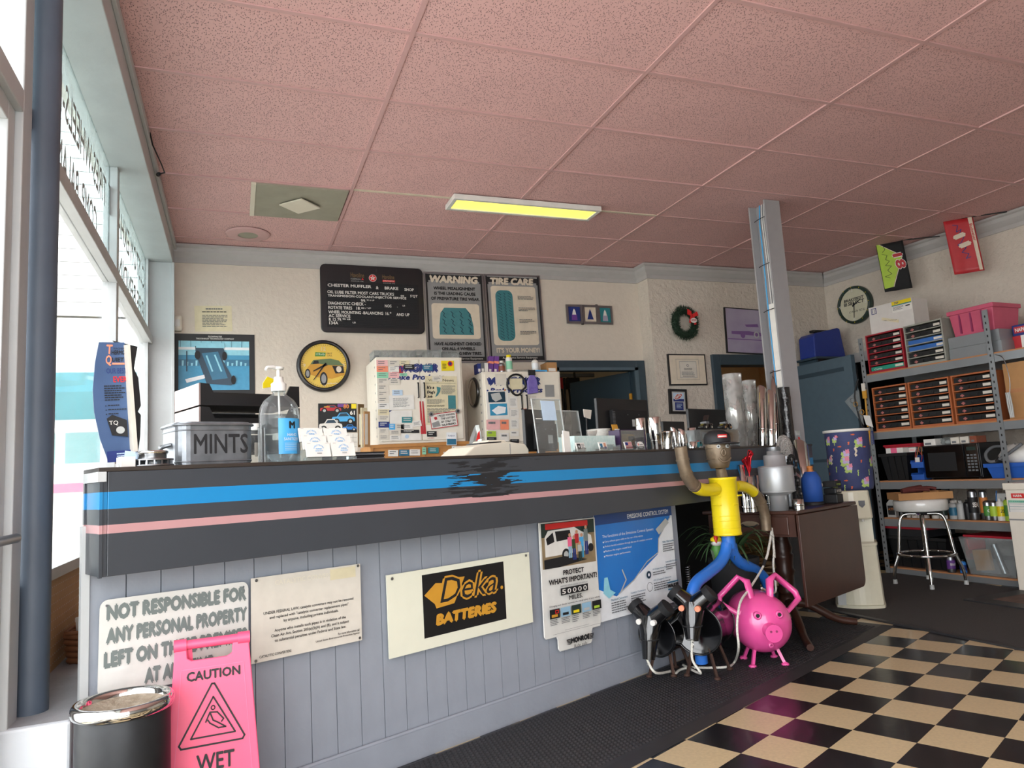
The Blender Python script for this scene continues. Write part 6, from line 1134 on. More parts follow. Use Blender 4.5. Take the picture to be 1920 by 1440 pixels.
# ------------------------------------------------------------------ animals made of pipes and tanks
def spike_leg(parent, top, foot, m='spike_rust', r=.009):
    t, f = Vector(top), Vector(foot); d = (f-t).normalized(); MB().tube([t, f-d*.012, f-d*.006, f], [r, r*.95, r*1.3, r*2.0], 4, sm=False).build('leg', m, parent); MB().lathe([(0, -.002), (r*1.9, -.002), (r*1.7, .008), (0, .012)], 10, c=(f.x, f.y, f.z+.0)).build('hoof', m, parent)
def calf(label, ctr, fwd, R_, zc, ln, legs, eye_m, headz, hs, dip):
    a = atan2(fwd[1], fwd[0]); o = thing('pipe_calf', label, 'sculpture', (ctr[0], ctr[1], 0), a, 'black pipe calves'); My = Matrix.Rotation(radians(90), 3, 'Y')
    MB().lathe([(0, -ln*.62), (R_, -ln*.62), (R_*1.02, -ln*.6), (R_, -ln*.58), (R_, ln*.38), (R_*1.03, ln*.4), (R_*1.0, ln*.42), (R_*.93, ln*.4), (0, ln*.39)], 40, c=(0, 0, zc), M=My).build('barrel_body', 'black_gloss', o)
    for q in (ln*.41, -ln*.6): MB().tube([(q, R_*1.01*cos(2*pi*k/36), zc+R_*1.01*sin(2*pi*k/36)) for k in range(36)], .004, 6, True).build('rim_bead', 'black_gloss', o)
    hx0 = ln*.42+.05
    hd_ = MB(); top = (hx0-.01, 0, headz-.035*hs); nose = (hx0+.05, 0, headz-.2*hs-dip)
    hd_.tube([top, (hx0+.012, 0, headz-.08*hs), (hx0+.03, 0, headz-.14*hs), nose], [.06*hs, .056*hs, .043*hs, .031*hs], 20)
    for s in (-1, 1): hd_.tube([(hx0, .0, headz-.05*hs), (hx0-.005, s*.035*hs, headz-.015*hs), (hx0-.01, s*.075*hs, headz+.015*hs)], [.05*hs, .045*hs, .04*hs], 18)
    hd_ = hd_.build('head_pipe', 'black_gloss', o)
    for s in (-1, 1):
        MB().tube([(hx0-.01, s*.072*hs, headz+.012*hs), (hx0-.013, s*.098*hs, headz+.034*hs)], [.041*hs, .042*hs], 18).build('ear_cup', 'black_matte', hd_); MB().cyl((hx0+.035*hs, s*.04*hs, headz-.04*hs), (hx0+.056*hs, s*.04*hs, headz-.04*hs), .014*hs, n=16).build('eye', eye_m, hd_)
    n_ = Vector(nose); MB().tube([(hx0+.026+.042*hs*sin(k*.4), .045*hs*cos(k*.4), headz-.125*hs) for k in range(16)], .004, 6, True).build('nose_band', 'black_matte', hd_)
    for t, f in legs: spike_leg(o, t, f)
    return o, n_
def loc2(o, p): a = o.rotation_euler.z; d = Vector((p[0]-o.location.x, p[1]-o.location.y)); return (d.x*cos(a)+d.y*sin(a), -d.x*sin(a)+d.y*cos(a), .013)
c2 = (2.235, 3.235); fw = (-.78, -.627); tmpo = lambda c, f: type('T', (), {'location': Vector((c[0], c[1], 0)), 'rotation_euler': type('E', (), {'z': atan2(f[1], f[0])})})
t2_ = tmpo(c2, fw); ft = [loc2(t2_, p) for p in ((2.102, 3.221), (2.187, 3.089), (2.241, 3.35), (2.344, 3.198))]
calf2, n2_ = calf('black barrel calf with pink-red eyes in front of the pipe man', c2, fw, .118, .235, .26, [((f[0]*.75, f[1]*.55, .15), f) for f in ft], 'salmon', .4, 1.0, -.01)
c1 = (2.06, 3.315); fw1 = (-.86, -.51); t1_ = tmpo(c1, fw1); ft = [loc2(t1_, p) for p in ((1.936, 3.307), (2.042, 3.249), (2.14, 3.38), (2.18, 3.3))]
calf1, n1_ = calf('black barrel calf with white washer eyes nearest the counter planks', c1, fw1, .1, .215, .25, [((f[0]*.75, f[1]*.55, .14), f) for f in ft], 'white', .34, .98, .02)
MB().tube([(-.16, .02, .33), (-.17, .02, .36), (-.18, .0, .38)], [.02, .018, .014], 10).build('tail_pipe', 'black_matte', calf2)
# pig
pf = Vector((-.375, -.927, 0)); pc = Vector((2.585, 3.225, 0)); pg = thing('pink_tank_pig', 'hot pink pig made from a gas tank with handle ears', 'sculpture', pc, atan2(pf.y, pf.x)); R_, zc = .152, .215; My = Matrix.Rotation(radians(90), 3, 'Y')
pr_ = [(0, -.24), (R_*.6, -.225), (R_*.92, -.17), (R_, -.1), (R_, .0), (R_*.97, .05), (R_*.85, .1), (R_*.62, .135), (R_*.3, .152), (0, .157)]
MB().lathe(pr_, 40, c=(0, 0, zc), M=My).build('tank_body', 'hot_pink', pg); MB().cyl((.13, -.005, zc-.01), (.215, -.005, zc-.015), .037, .036, n=24).build('snout', 'hot_pink', pg)
sn = MB().cyl((.213, -.005, zc-.015), (.222, -.005, zc-.015), .043, n=24).build('snout_disc', 'hot_pink', pg)
mat('dark_pink', '8a2c58', .5)
for s in (-1, 1):
    MB().cyl((.22, s*.014-.005, zc-.005), (.2235, s*.014-.005, zc-.005), .006, n=10).build('nostril', 'dark_pink', sn); e = MB().lathe([(.008, 0), (.02, 0), (.02, .022), (.013, .024), (.008, .02)], 16, c=(.128, s*.055, zc+.06), M=Matrix.Rotation(radians(90), 3, 'Y')).build('eye', 'hot_pink', pg); MB().cyl((.143, s*.055, zc+.06), (.1505, s*.055, zc+.06), .01, n=12).build('pupil', 'ink', e)
    E = [(.05, s*.045, zc+.115), (.03, s*.06, zc+.215), (.0, s*.095, zc+.235), (-.01, s*.2, zc+.14), (.015, s*.205, zc+.105), (.06, s*.125, zc+.055)]
    MB().tube(E, .021, 8, True, rz=.75).build('ear_handle', 'hot_pink', pg)
MB().lathe([(.006, 0), (.014, 0), (.014, .012), (.006, .012)], 14, c=(.133, 0, zc-.09), M=My).build('chin_plug', 'hot_pink', pg)
tg = type('T', (), {'location': pc, 'rotation_euler': type('E', (), {'z': atan2(pf.y, pf.x)})})
for p in ((2.468, 3.174), (2.627, 3.116), (2.535, 3.329), (2.685, 3.266)): f = loc2(tg, p); spike_leg(pg, (f[0]*.55, f[1]*.65, .1), (f[0], f[1], .013), 'hot_pink', .011)
# rope from the man's hand, over the pig, to the calves' noses
def W3(o, p): return o.matrix_basis @ Vector(p)
PGP = Plane((2.44, 3.2, 0), radians(-38)); pass
mq = lambda px, py, off=0: MC.pt(*MC.at(px, py, off), off)
rp = thing('tether_rope', 'white rope tether from the pipe man hand to the calves', 'rope', (0, 0, 0), 0)
h0 = mp(1446, 988); A1 = [mq(1447, 990, -.02), mq(1441, 1030, -.03), mq(1432, 1060, -.05), mq(1408, 1100, -.1), mq(1390, 1125, -.14), mq(1384, 1150, -.16), mq(1382, 1180, -.17), mq(1385, 1215, -.17), onz(1378, 1240, .02), onz(1365, 1250, .02), onz(1330, 1252, .02), onz(1295, 1252, .02), onz(1275, 1256, .02), onz(1265, 1264, .02), onz(1262, 1258, .02), W3(calf1, (n1_.x+.015, .04, .07)), W3(calf1, (n1_.x+.01, -.005, n1_.z+.005))]
MB().tube(smooth(A1, 5), .0062, 8).build('long_strand', 'rope', rp)
A2 = [mq(1447, 990, -.02), mq(1451, 1030, -.03), mq(1450, 1060, -.04), mq(1454, 1110, -.02), Vector(W3(pg, (-.12, .06, zc+.15)))]
MB().tube(smooth(A2, 5), .0062, 8).build('short_strand', 'rope', rp)
A3 = [W3(calf2, (n2_.x, 0, n2_.z)), W3(calf2, (n2_.x+.01, -.005, .12)), W3(calf2, (n2_.x+.01, .03, .06)), onz(1281, 1247, .02)]
MB().tube(smooth(A3, 4), .0062, 8).build('nose_strand', 'rope', rp); MB().tube([mq(1446, 1003, -.025), mq(1439, 1040, -.035), mq(1435, 1052, -.045)], .0075, 8).build('rope_fold', 'rope', rp); MB().tube([mq(1449, 1003, -.02), mq(1452, 1046, -.035)], .0075, 8).build('rope_fold', 'rope', rp)
for q in (((1435, 1050), (1431, 1062), -.05), ((1450, 1045), (1450, 1058), -.035)): MB().cyl(mq(*q[0], q[2]), mq(*q[1], q[2]), .009, n=10).build('tape_wrap', 'ink', rp)
for o_, n_ in ((calf2, n2_), (calf1, n1_)):
    q = W3(o_, (n_.x+.006, 0, n_.z-.01)); MB().tube([q+Vector((0, .012*cos(k*.6), .014*sin(k*.6)-.01)) for k in range(11)], .002, 5).build('snap_hook', 'chrome', rp)
# ------------------------------------------------------------------ plant pot, spider plant, parrot, spring
pt = Vector((2.72, 3.58, .0155)); o = thing('black_planter', 'tall round black planter behind the pipe man', 'planter', pt, 0); MB().lathe([(0, 0), (.125, 0), (.14, .45), (.145, .47), (.145, .49), (.13, .49), (.128, .46), (0, .46)], 40).build('pot', 'black_matte', o); mat('soil', '3a2d22', .95, bump=1, bs=60); MB().lathe([(.128, .468), (0, .472)], 24).build('soil', 'soil', o)
o = thing('spiky_plant', 'grey-green plant with long arching narrow leaves in the planter', 'plant', pt+Vector((-.04, -.02, .472)), 0); rl = random.Random(12); leafm = []
for j in range(4):
    b = MB(); n = 9; L_ = .34+.05*j; vs = []
    for k in range(n+1):
        t = k/n; x = L_*t*.82; z = .24*sin(min(t*2.2, 2.6))*(.8+.15*j)-.14*t*t; w_ = .017*(1-t)**.6+.0008; vs += [(x, -w_, z+.003), (x, 0, z), (x, w_, z+.003)]
    b.add(vs, [(3*k+i, 3*k+3+i, 3*k+4+i, 3*k+1+i) for k in range(n) for i in (0, 1)], True); me = b.mesh('leaf'); me.materials.append(MT['leaf']); leafm.append(me)
for k in range(52): l = link('leaf', leafm[k % 4], None, o, (.01*cos(k*2.4), .01*sin(k*2.4), 0), (rl.uniform(-.3, .3), rl.uniform(-.35, .15), k*2.4)); l.scale = (rl.uniform(.5, .78),)*3
ps, pz_ = mp(1342, 1022); o = thing('parrot_ornament', 'small painted parrot ornament with red, white and yellow head in the plant', 'ornament', MPL.pt(ps, pz_-.085, .14), MPL.rz)
b = MB(); b.ell((0, 0, .035), .034, .025, .05, 16, 10); b.build('body', 'green', o); b = MB(); b.ell((0, -.004, .085), .034, .03, .022, 16, 8); b.build('collar', 'white', o); MB().ell((0, -.006, .1), .033, .029, .022, 16, 8).build('head', 'yellow', o); MB().tube([(.0, -.02, .125), (.0, -.037, .11), (.0, -.04, .085)], [.012, .011, .002], 10).build('beak', 'bright_red', o); MB().tube([(0, 0, .115), (-.004, .006, .14)], [.012, .003], 8).build('crest', 'orange', o)
for s in (-1, 1): MB().prism([(s*.012, .03), (s*.036, .05), (s*.02, -.04)], -.02, .012).build('wing', 'leaf', o)
sp0 = CT.pt(CT.at(1291, 1100, -.03)[0], .0, -.035); o = thing('coil_spring', 'thin steel coil spring standing against the plank front', 'spring', (sp0.x, sp0.y, CT.at(1291, 1115, -.03)[1]), 0); z0 = o.location.z; o.location.z = .115; hh = CT.at(1289, 1061, -.03)[1]-.115
MB().tube([(.012*cos(k*.7), .012*sin(k*.7), hh*k/260) for k in range(261)], .0018, 5).build('coil', 'steel', o); B(-.012, .012, -.012, .012, -.004, 0).build('seat', 'steel', o)
# ------------------------------------------------------------------ drop-leaf table
TZ = .76; K = onz(1495, 958, TZ); TP = Plane((K.x, K.y, 0), CA)
tb_ = thing('drop_leaf_table', 'dark mahogany drop-leaf pedestal table with its front leaf down', 'table', (K.x, K.y, 0), CA); TL_, TD = .82, .63
B(.0, TL_, 0, TD, TZ-.022, TZ).build('table_top', 'wood_dark', tb_, bev=.006)
for q in ((.02, .045, .03, TD-.03), (TL_-.045, TL_-.02, .03, TD-.03)): B(q[0], q[1], q[2], q[3], TZ-.15, TZ-.022).build('apron', 'wood_dark', tb_)
B(.045, TL_-.045, .03, .05, TZ-.15, TZ-.022).build('apron', 'wood_dark', tb_); B(.045, TL_-.045, TD-.05, TD-.03, TZ-.15, TZ-.022).build('apron', 'wood_dark', tb_)
dr = B(.012, .021, .07, TD-.06, TZ-.14, TZ-.035).build('drawer_front', 'wood_dark', tb_, bev=.004); MB().tube([(.008, .26, TZ-.08), (.0, .28, TZ-.092), (0, .34, TZ-.092), (.008, .36, TZ-.08)], .004, 6).build('drawer_pull', 'ink', dr); MB().ell((.011, .31, TZ-.078), .003, .06, .018, 16, 8).build('pull_plate', 'rust_pipe', dr)
lfp = [(0, TZ-.024), (TL_, TZ-.024)]+[(TL_-.05+.05*cos(a), .225+.05-.05*sin(a)) for a in [k*pi/10 for k in range(6)]]+[(.0, .225)]
MB().prism(lfp, -.004, .014).build('drop_leaf', 'wood_dark', tb_, bev=.003)
pcx, pcy = .38, .31; MB().lathe([(.05, .22), (.06, .24), (.045, .27), (.05, .33), (.062, .36), (.05, .38), (.058, .44), (.062, .46), (.05, .47), (.06, .5), (.045, .55), (.04, .6), (.06, TZ-.15)], 28, c=(pcx, pcy, 0)).build('pedestal', 'wood_dark', tb_)
MB().lathe([(0, .1), (.045, .11), (.06, .16), (.055, .22), (0, .225)], 24, c=(pcx, pcy, 0)).build('pedestal_base', 'wood_dark', tb_)
for fx_, fy_ in ((-.12, -.05), (.62, .0), (-.1, .6), (.8, .6)):
    d = Vector((fx_-pcx, fy_-pcy, 0)); MB().tube(smooth([(pcx, pcy, .17), (pcx+d.x*.3, pcy+d.y*.3, .15), (pcx+d.x*.7, pcy+d.y*.7, .06), (fx_, fy_, .036)], 4), [.03]*4+[.026]*4+[.022]*4+[.02], 8).build('foot', 'wood_dark', tb_)
def tput(px, off, py=950): return TP.at(px, py, off)[0]
def tthing(name, label, cat, px, off, group=None, rz=CA): return thing(name, label, cat, TP.pt(tput(px, off), TZ+.0005, off), rz, group)
def thgt(px, py, off): return TP.at(px, py, off)[1]-TZ
o = tthing('silver_muffler', 'silver painted stepped muffler standing upright on the table', 'muffler', 1461, .125)
hm = thgt(1461, 838, .125); MB().lathe([(0, 0), (.052, 0), (.052, .09*hm/.4), (.06, .1*hm/.4), (.096, .115*hm/.4), (.1, .125*hm/.4), (.1, .27*hm/.4), (.096, .28*hm/.4), (.062, .285*hm/.4), (.062, .345*hm/.4), (.058, .35*hm/.4), (.04, .352*hm/.4), (.04, hm), (.033, hm), (.033, hm*.7)], 40).build('shell', 'silver_paint', o)
for z in (.12, .272): MB().lathe([(.1, z*hm/.4-.004), (.104, z*hm/.4), (.1, z*hm/.4+.004)], 40).build('seam', 'silver_paint', o)
MB().lathe([(.0385, hm*.93), (.041, hm*.94), (.041, hm)], 24).build('inlet_ring', 'galv', o)
def ttip(px, pyt, off, r, lab, kind='flat', name='exhaust_tip'):
    hh = thgt(px, pyt, off); o = tthing(name, lab, 'exhaust tip', px, off, 'chrome tips on the table'); n = 22; cut = {'flat': 0, 'cut': -.9}[kind]; vs = []
    for rad, z, c in ((r, 0, 0), (r, hh*.3, 0), (r, hh-abs(cut)*r, cut), (r*.9, hh-abs(cut)*r, cut), (r*.88, hh*.4, 0)): vs += [(rad*cos(2*pi*k/n), rad*sin(2*pi*k/n), z+c*rad*cos(2*pi*k/n)) for k in range(n)]
    b = MB(); b.add(vs, [(i*n+k, i*n+(k+1) % n, (i+1)*n+(k+1) % n, (i+1)*n+k) for i in range(4) for k in range(n)], True); b.build('pipe', 'chrome', o); MB().lathe([(r, .02), (r*1.05, .024), (r*1.05, .032), (r, .036)], 22).build('band', 'chrome', o); return o
ttip(1397, 871, .275, .02, 'slimmest chrome tip, leftmost on the table'); ttip(1411, 893, .24, .03, 'chrome tip under the red foil bow'); ttip(1427, 890, .27, .024, 'angle-cut chrome tip behind the silver muffler', 'cut'); ttip(1443, 880, .28, .022, 'chrome tip right behind the silver muffler'); ttip(1514, 823, .25, .045, 'big angle-cut chrome tip by the blue bottle', 'cut'); ttip(1497, 936, .04, .033, 'short chrome ring at the table corner')
o = thing('foil_bow', 'shiny red foil bow stuck in the chrome tips', 'bow', TP.pt(tput(1411, .24), TZ+thgt(1411, 893, .24)+.0005, .24), CA); mat('foil_red', 'c01f2c', .15, .6); rf = random.Random(5)
for k in range(7): a = k*.9; MB().tube(smooth([(0, 0, .02), (.02*cos(a), .02*sin(a), .05+.012*k), (.035*cos(a+.5), .03*sin(a+.5), .07+.012*k), (.015*cos(a+1), .015*sin(a+1), .08+.012*k), (0, 0, .05+.01*k)], 3), .007, 5, rz=.3).build('foil_loop', 'foil_red', o)
MB().cyl((0, 0, 0), (0, 0, .1), .004, n=6).build('stem', 'foil_red', o)
o = tthing('gear_sculpture', 'dark stack of motorcycle gears and chain behind the muffler', 'gear sculpture', 1492, .12); hg = thgt(1492, 850, .12)
for k, (z, r) in enumerate(((hg*.8, .058), (hg*.45, .04), (hg*.18, .05))):
    b = MB(); n = 18; vs = []
    ring = [((r*(1.08 if i % 2 else .96))*cos(pi*i/n), (r*(1.08 if i % 2 else .96))*sin(pi*i/n)+z) for i in range(2*n)]; inner = [(r*.75*cos(pi*i/n), r*.75*sin(pi*i/n)+z) for i in range(2*n)]
    for y in (-.012-.008*k, .0-.008*k): vs += [(x, y, zz) for x, zz in ring]+[(x, y, zz) for x, zz in inner]
    m_ = 2*n; fs = []
    for i in range(m_):
        j = (i+1) % m_; fs += [(i, j, m_+j, m_+i), (2*m_+i, 3*m_+i, 3*m_+j, 2*m_+j), (i, 2*m_+i, 2*m_+j, j), (m_+i, m_+j, 3*m_+j, 3*m_+i)]
    b.add(vs, fs); b.build('sprocket', 'ink', o)
    for a in range(6): MB().tube([(0, -.006-.008*k, z), (r*.78*cos(a*1.047), -.006-.008*k, z+r*.78*sin(a*1.047))], .004, 5).build('spoke', 'ink', o)
for k in range(14): B(-.008, .008, -.035, -.027, .02+k*hg*.06, .02+k*hg*.06+.012).build('chain_link', 'steel' if k % 2 else 'ink', o, ((.02*sin(k*.5)), 0, 0))
MB().cyl((0, .004, 0), (0, .004, hg*.85), .008, n=8).build('post', 'ink', o); B(-.05, .05, -.03, .03, 0, .008).build('base', 'ink', o)
o = thing('bubble_wrapped_part', 'rounded part in silver bubble wrap behind the muffler', 'wrapped part', TP.pt(tput(1482, .235), TZ+.0005, .235), CA); hw = thgt(1482, 815, .235); mat('bubble_silver', 'c4c4c0', .2, .6, bump=2.5, bs=90); b = MB(); b.ell((0, 0, hw-.09), .055, .05, .09, 18, 14); b.build('wrap', 'bubble_silver', o); MB().cyl((0, 0, 0), (0, 0, hw-.1), .045, n=20).build('inner_part', 'steel', o)
o = tthing('insulated_bottle', 'spray bottle in a blue and grey zipped cooler sleeve', 'bottle', 1526, .14); hk = thgt(1526, 884, .14); mat('sleeve_blue', '1f4fa0', .7); MB().lathe([(0, .012), (.06, .012), (.062, hk*.55), (.058, hk*.8), (.035, hk), (0, hk)], 30).build('sleeve', 'sleeve_blue', o); MB().lathe([(.064, 0), (.066, .02), (0, .02)], 28).build('base_cup', 'ink', o); MB().lathe([(.02, hk), (.016, hk+.02), (.018, hk+.022), (.018, hk+.035), (0, hk+.037)], 16).build('cap', 'orange', o)
b = MB(); vs = []; n = 8
for k in range(n+1): a = radians(-70+k*75/n); vs += [(.0632*cos(a), .0632*sin(a), .02), (.0632*cos(a), .0632*sin(a), .02+hk*.62*k/n)]
b.add(vs, [(2*k, 2*k+2, 2*k+3, 2*k+1) for k in range(n)], True); b.build('grey_panel', 'plastic_grey', o); MB().lathe([(0, 0), (.011, 0), (.011, .002), (0, .002)], 14, c=(.045, -.046, hk*.58), M=Matrix.Rotation(radians(90), 3, 'X')).build('logo_patch', 'white', o)
o = tthing('battery_charger', 'black tool battery on its charger at the table edge', 'charger', 1566, .07); hb_ = thgt(1566, 901, .07)
B(-.045, .045, -.04, .05, 0, hb_*.4).build('charger_base', 'ink', o, bev=.006); B(-.045, .045, -.035, .045, hb_*.42, hb_*.68).build('battery', 'black', o, bev=.006); B(-.047, .047, -.037, .047, hb_*.72, hb_).build('upper_battery', 'black_matte', o, bev=.006); text(o, 'RYOBI', 'white', -.03, hb_*.5, .03, hb_*.6, -.0362); text(o, 'RYOBI', 'lime', -.028, hb_*.8, .028, hb_*.88, -.0382)
o = thing('parts_baggie', 'clear zip bag with red printed parts at the right end of the counter', 'bag', CT.pt(cput(1499, 850, -.1)[0], TOP+.0005, -.1), CA); B(-.03, .03, -.008, 0, 0, .1).build('bag', 'clear_bin', o); B(-.012, .01, -.01, -.008, .03, .055).build('red_print', 'bright_red', o)
# ------------------------------------------------------------------ water cooler
WC = Plane((4.0, 3.94, 0), radians(-45))
wc = thing('water_cooler', 'cream free-standing water cooler with rounded front beside the table', 'water cooler', WC.pt(.01, .009, .16), WC.rz)
def bow(w_, d_, r, bulge=.05, n=8):     # footprint with bowed front (front is -y)
    P = [(w_/2, d_/2), (-w_/2, d_/2), (-w_/2, -d_/2+.04)]
    for k in range(n+1): t = -1+2*k/n; P.append((t*w_*.47, -d_/2-bulge*(1-t*t)))
    return P+[(w_/2, -d_/2+.04)]
def taper(b, P, z0, z1, s0, s1):
    n = len(P); b.add([(x*s0, y*s0, z0) for x, y in P]+[(x*s1, y*s1, z1) for x, y in P], [tuple(range(n))[::-1], tuple(range(n, 2*n))]+[(i, (i+1) % n, n+(i+1) % n, n+i) for i in range(n)])
f = bow(.31, .26, .04); f = f if sum(f[i][0]*f[(i+1) % len(f)][1]-f[(i+1) % len(f)][0]*f[i][1] for i in range(len(f))) > 0 else f[::-1]
b = MB(); taper(b, f, .02, .42, 1.0, .93); b.build('lower_body', 'cooler_cream', wc, bev=.006); b = MB(); taper(b, f, 0, .02, 1.02, 1.03); b.build('foot_skirt', 'cooler_cream', wc)
b = MB(); taper(b, f, .42, .435, .97, .97); b.build('tray_lip', 'cooler_cream', wc); B(-.135, .135, -.02, .125, .435, .6).build('recess_panel', 'cooler_cream', wc)
b = MB(); taper(b, f, .6, .8, .92, .86); b.build('head', 'cooler_cream', wc, bev=.012)
for x in (.02, .075): MB().cyl((x, -.13, .585), (x, -.13, .602), .009, n=10).build('tap', 'white', wc)
B(-.02, .02, -.152, -.148, .775, .785).build('indicator', 'red', wc); B(-.14, -.05, -.16, -.157, .02, .4).build('side_stripe', 'plastic_grey', wc)
MB().prism([(.06, .73), (.1, .73), (.1, .7), (.08, .68), (.06, .7)], -.158, -.156).build('crest', 'ink_grey', wc)
cv = thing('bottle_cover', 'navy fabric water bottle cover printed with coral and seahorses', 'bottle cover', WC.pt(.045, .8105, .17), WC.rz); Rc, Hc = .145, .425
mat('cover_navy', '2c3358', .7, hex2='3c4674', vs_=12, bump=.3, bs=30); b = MB(); n = 40; prof = [(0, 0), (.93, 0), (1, .03), (1.01, .15), (1.0, .3), (1.02, .39), (1.0, .415)]
b.lathe([(r*Rc, z) for r, z in prof], 40); b.build('fabric', 'cover_navy', cv); MB().lathe([(Rc*1.0, .412), (Rc*1.08, .414), (Rc*1.08, .432), (0, .432)], 40).build('top_frill', 'white', cv)
rk = random.Random(21)
def blob(parent, a, z, w_, h_, m, pts, r=Rc*1.022, lift=0):
    b = MB(); b.add([((r+lift)*cos(a+x*w_/Rc), (r+lift)*sin(a+x*w_/Rc), z+y*h_) for x, y in pts], [tuple(range(len(pts)))]); b.build('fabric_print', m, parent)
CORAL = [(-.5, -.3), (-.2, -.5), (.1, -.35), (.4, -.5), (.5, -.1), (.35, .1), (.5, .4), (.15, .5), (-.05, .3), (-.35, .5), (-.5, .15), (-.35, -.05)]; FISH = [(-.5, -.2), (-.3, 0), (-.5, .25), (-.2, .15), (.2, .3), (.5, 0), (.2, -.25), (-.2, -.12)]; HORSE = [(-.1, -.5), (.2, -.35), (.05, -.2), (.25, .05), (.1, .3), (.4, .35), (.05, .5), (-.2, .3), (-.05, 0), (-.2, -.25)]
mat('coral_pink', 'd9849a', .7); mat('coral_green', 'a9c26a', .7); mat('coral_lilac', 'b9a6cf', .7); mat('fish_orange', 'd0653a', .7)
for a, z, s in ((-150, .36, .05), (-62, .34, .06), (-100, .26, .055), (-103, .21, .06), (-96, .16, .05), (-55, .06, .06), (-140, .05, .055), (-170, .2, .05), (-20, .2, .06), (-125, .37, .035), (-150, .22, .04)):
    for j, m in enumerate(('coral_green', 'coral_lilac', 'coral_pink')): blob(cv, radians(a)+.06*j, z+.014*(j-1), s*(1-.25*j), s*(1-.2*j), m, CORAL, lift=.0006*(j+1))
for k, (a, z) in enumerate(((-118, .38), (-88, .33), (-112, .31), (-60, .2), (-105, .07), (-92, .02), (-75, .39), (-130, .29), (-45, .3), (-160, .12))): blob(cv, radians(a), z, .03, .022, 'fish_orange', FISH if k % 2 == 0 else HORSE)
for k, (a, z) in enumerate(((-125, .34), (-128, .15), (-110, .02), (-72, .12), (-38, .12))): blob(cv, radians(a), z, .022, .045, 'coral_green', HORSE)
for a, z in ((-72, .27), (-142, .22)): blob(cv, radians(a), z, .05, .075, 'poster_cream', HORSE)
# ------------------------------------------------------------------ bar stool
st = thing('bar_stool', 'chrome bar stool with a round white seat in front of the shelving', 'stool', (5.13, 4.31, .0085), radians(-3)); SZ = .665; RS = .195
MB().lathe([(0, SZ-.09), (RS*.94, SZ-.09), (RS, SZ-.08), (RS, SZ-.012), (RS*.96, SZ), (0, SZ+.002)], 40).build('seat', 'white_gloss', st); MB().lathe([(0, SZ-.105), (RS*.7, SZ-.105), (RS*.7, SZ-.09), (0, SZ-.09)], 24).build('swivel_plate', 'ink', st)
MB().tube([(.205*cos(2*pi*k/40), .205*sin(2*pi*k/40), .235) for k in range(40)], .011, 8, True).build('foot_ring', 'chrome', st)
for k in range(4):
    a = pi/4+k*pi/2; c, q = cos(a), sin(a); l = MB().tube(smooth([(.04*c, .04*q, SZ-.115), (.12*c, .12*q, SZ-.118), (.155*c, .155*q, SZ-.16), (.175*c, .175*q, .4), (.195*c, .195*q, .24), (.235*c, .235*q, .12), (.245*c, .245*q, .03)], 4), .0125, 12).build('leg', 'chrome', st); MB().cyl((.245*c, .245*q, 0), (.246*c, .246*q, .032), .017, .015, n=12).build('rubber_foot', 'plastic_grey', l)
ct = thing('cardboard_tray', 'shallow brown cardboard tray on the white stool seat', 'box', (5.13, 4.31, .008+SZ+.003), radians(-30)); W, D_ = .4, .26
B(-W/2, W/2, -D_/2, D_/2, 0, .004).build('bottom', 'cardboard', ct)
for q in ((-W/2, W/2, -D_/2, -D_/2+.004), (-W/2, W/2, D_/2-.004, D_/2), (-W/2, -W/2+.004, -D_/2+.004, D_/2-.004), (W/2-.004, W/2, -D_/2+.004, D_/2-.004)): B(q[0], q[1], q[2], q[3], .004, .055).build('side', 'cardboard', ct)
mat('glove_red', '5a2622', .85, bump=.5, bs=80)
gl = thing('work_glove', 'dark red work glove lying in the cardboard tray', 'glove', (5.1, 4.28, .008+SZ+.05), radians(-30)); b = MB(); b.tube(smooth([(-.13, 0, .02), (-.06, 0, .03), (.02, 0, .035)], 3), [.03, .034, .036, .038, .04, .042, .042], 12, rz=.7); b.build('cuff_and_palm', 'glove_red', gl)
for k in range(4): MB().tube(smooth([(.01, -.03+.02*k, .035), (.07, -.035+.022*k, .042), (.11+.01*(k % 2), -.04+.024*k, .03)], 3), .0125, 8).build('finger', 'glove_red', gl)
MB().tube([(-.03, -.03, .03), (.02, -.07, .03), (.05, -.075, .025)], .013, 8).build('thumb', 'glove_red', gl)
# ------------------------------------------------------------------ shelving unit
SP = Plane((5.425, 4.945, 0), atan2(-1.11, .065)); LV = (.055, .485, .81, 1.255, 1.78)
sx = lambda px, py, off=0: SP.at(px, py, off)[0]
su = thing('shelving_unit', 'grey boltless steel shelving unit with wood decks along the right wall', 'shelving', SP.o, SP.rz); SD = .58; SL = 2.3
mat('slot_dark', '1a1b1d', .6)
for x in (-.02, 1.13, SL):
    for y, nm in ((-.012, 'front'), (SD-.03, 'rear')):
        p_ = MB(); p_.box(x-.02, x+.025, y, y+.003, 0, 2.12); p_.box(x-.02, x-.017, y, y+.042, 0, 2.12); p_ = p_.build('post', 'shelf_steel', su)
        if nm == 'front' and x < 2:
            sl = MB()
            for k in range(40): z = .05+k*.0515; sl.box(x-.004, x+.006, y-.001, y, z, z+.018)
            tag(sl.build('slot_holes', 'slot_dark', p_), kind='stuff')
for z in LV:
    for a, c in ((0, 1.13), (1.15, SL)):
        if a > 1 and z < .6: continue
        B(a, c, .0, SD-.04, z-.014, z).build('deck', 'ply', su)
        B(a, c, -.006, .004, (z-.03 if a > 1 and z < 1 else z-.075) if z > .1 else 0, z-.012).build('front_beam', 'shelf_steel', su); B(a, c, SD-.04, SD-.03, (z-.03 if a > 1 and z < 1 else z-.07) if z > .1 else 0, z-.012).build('rear_beam', 'shelf_steel', su)
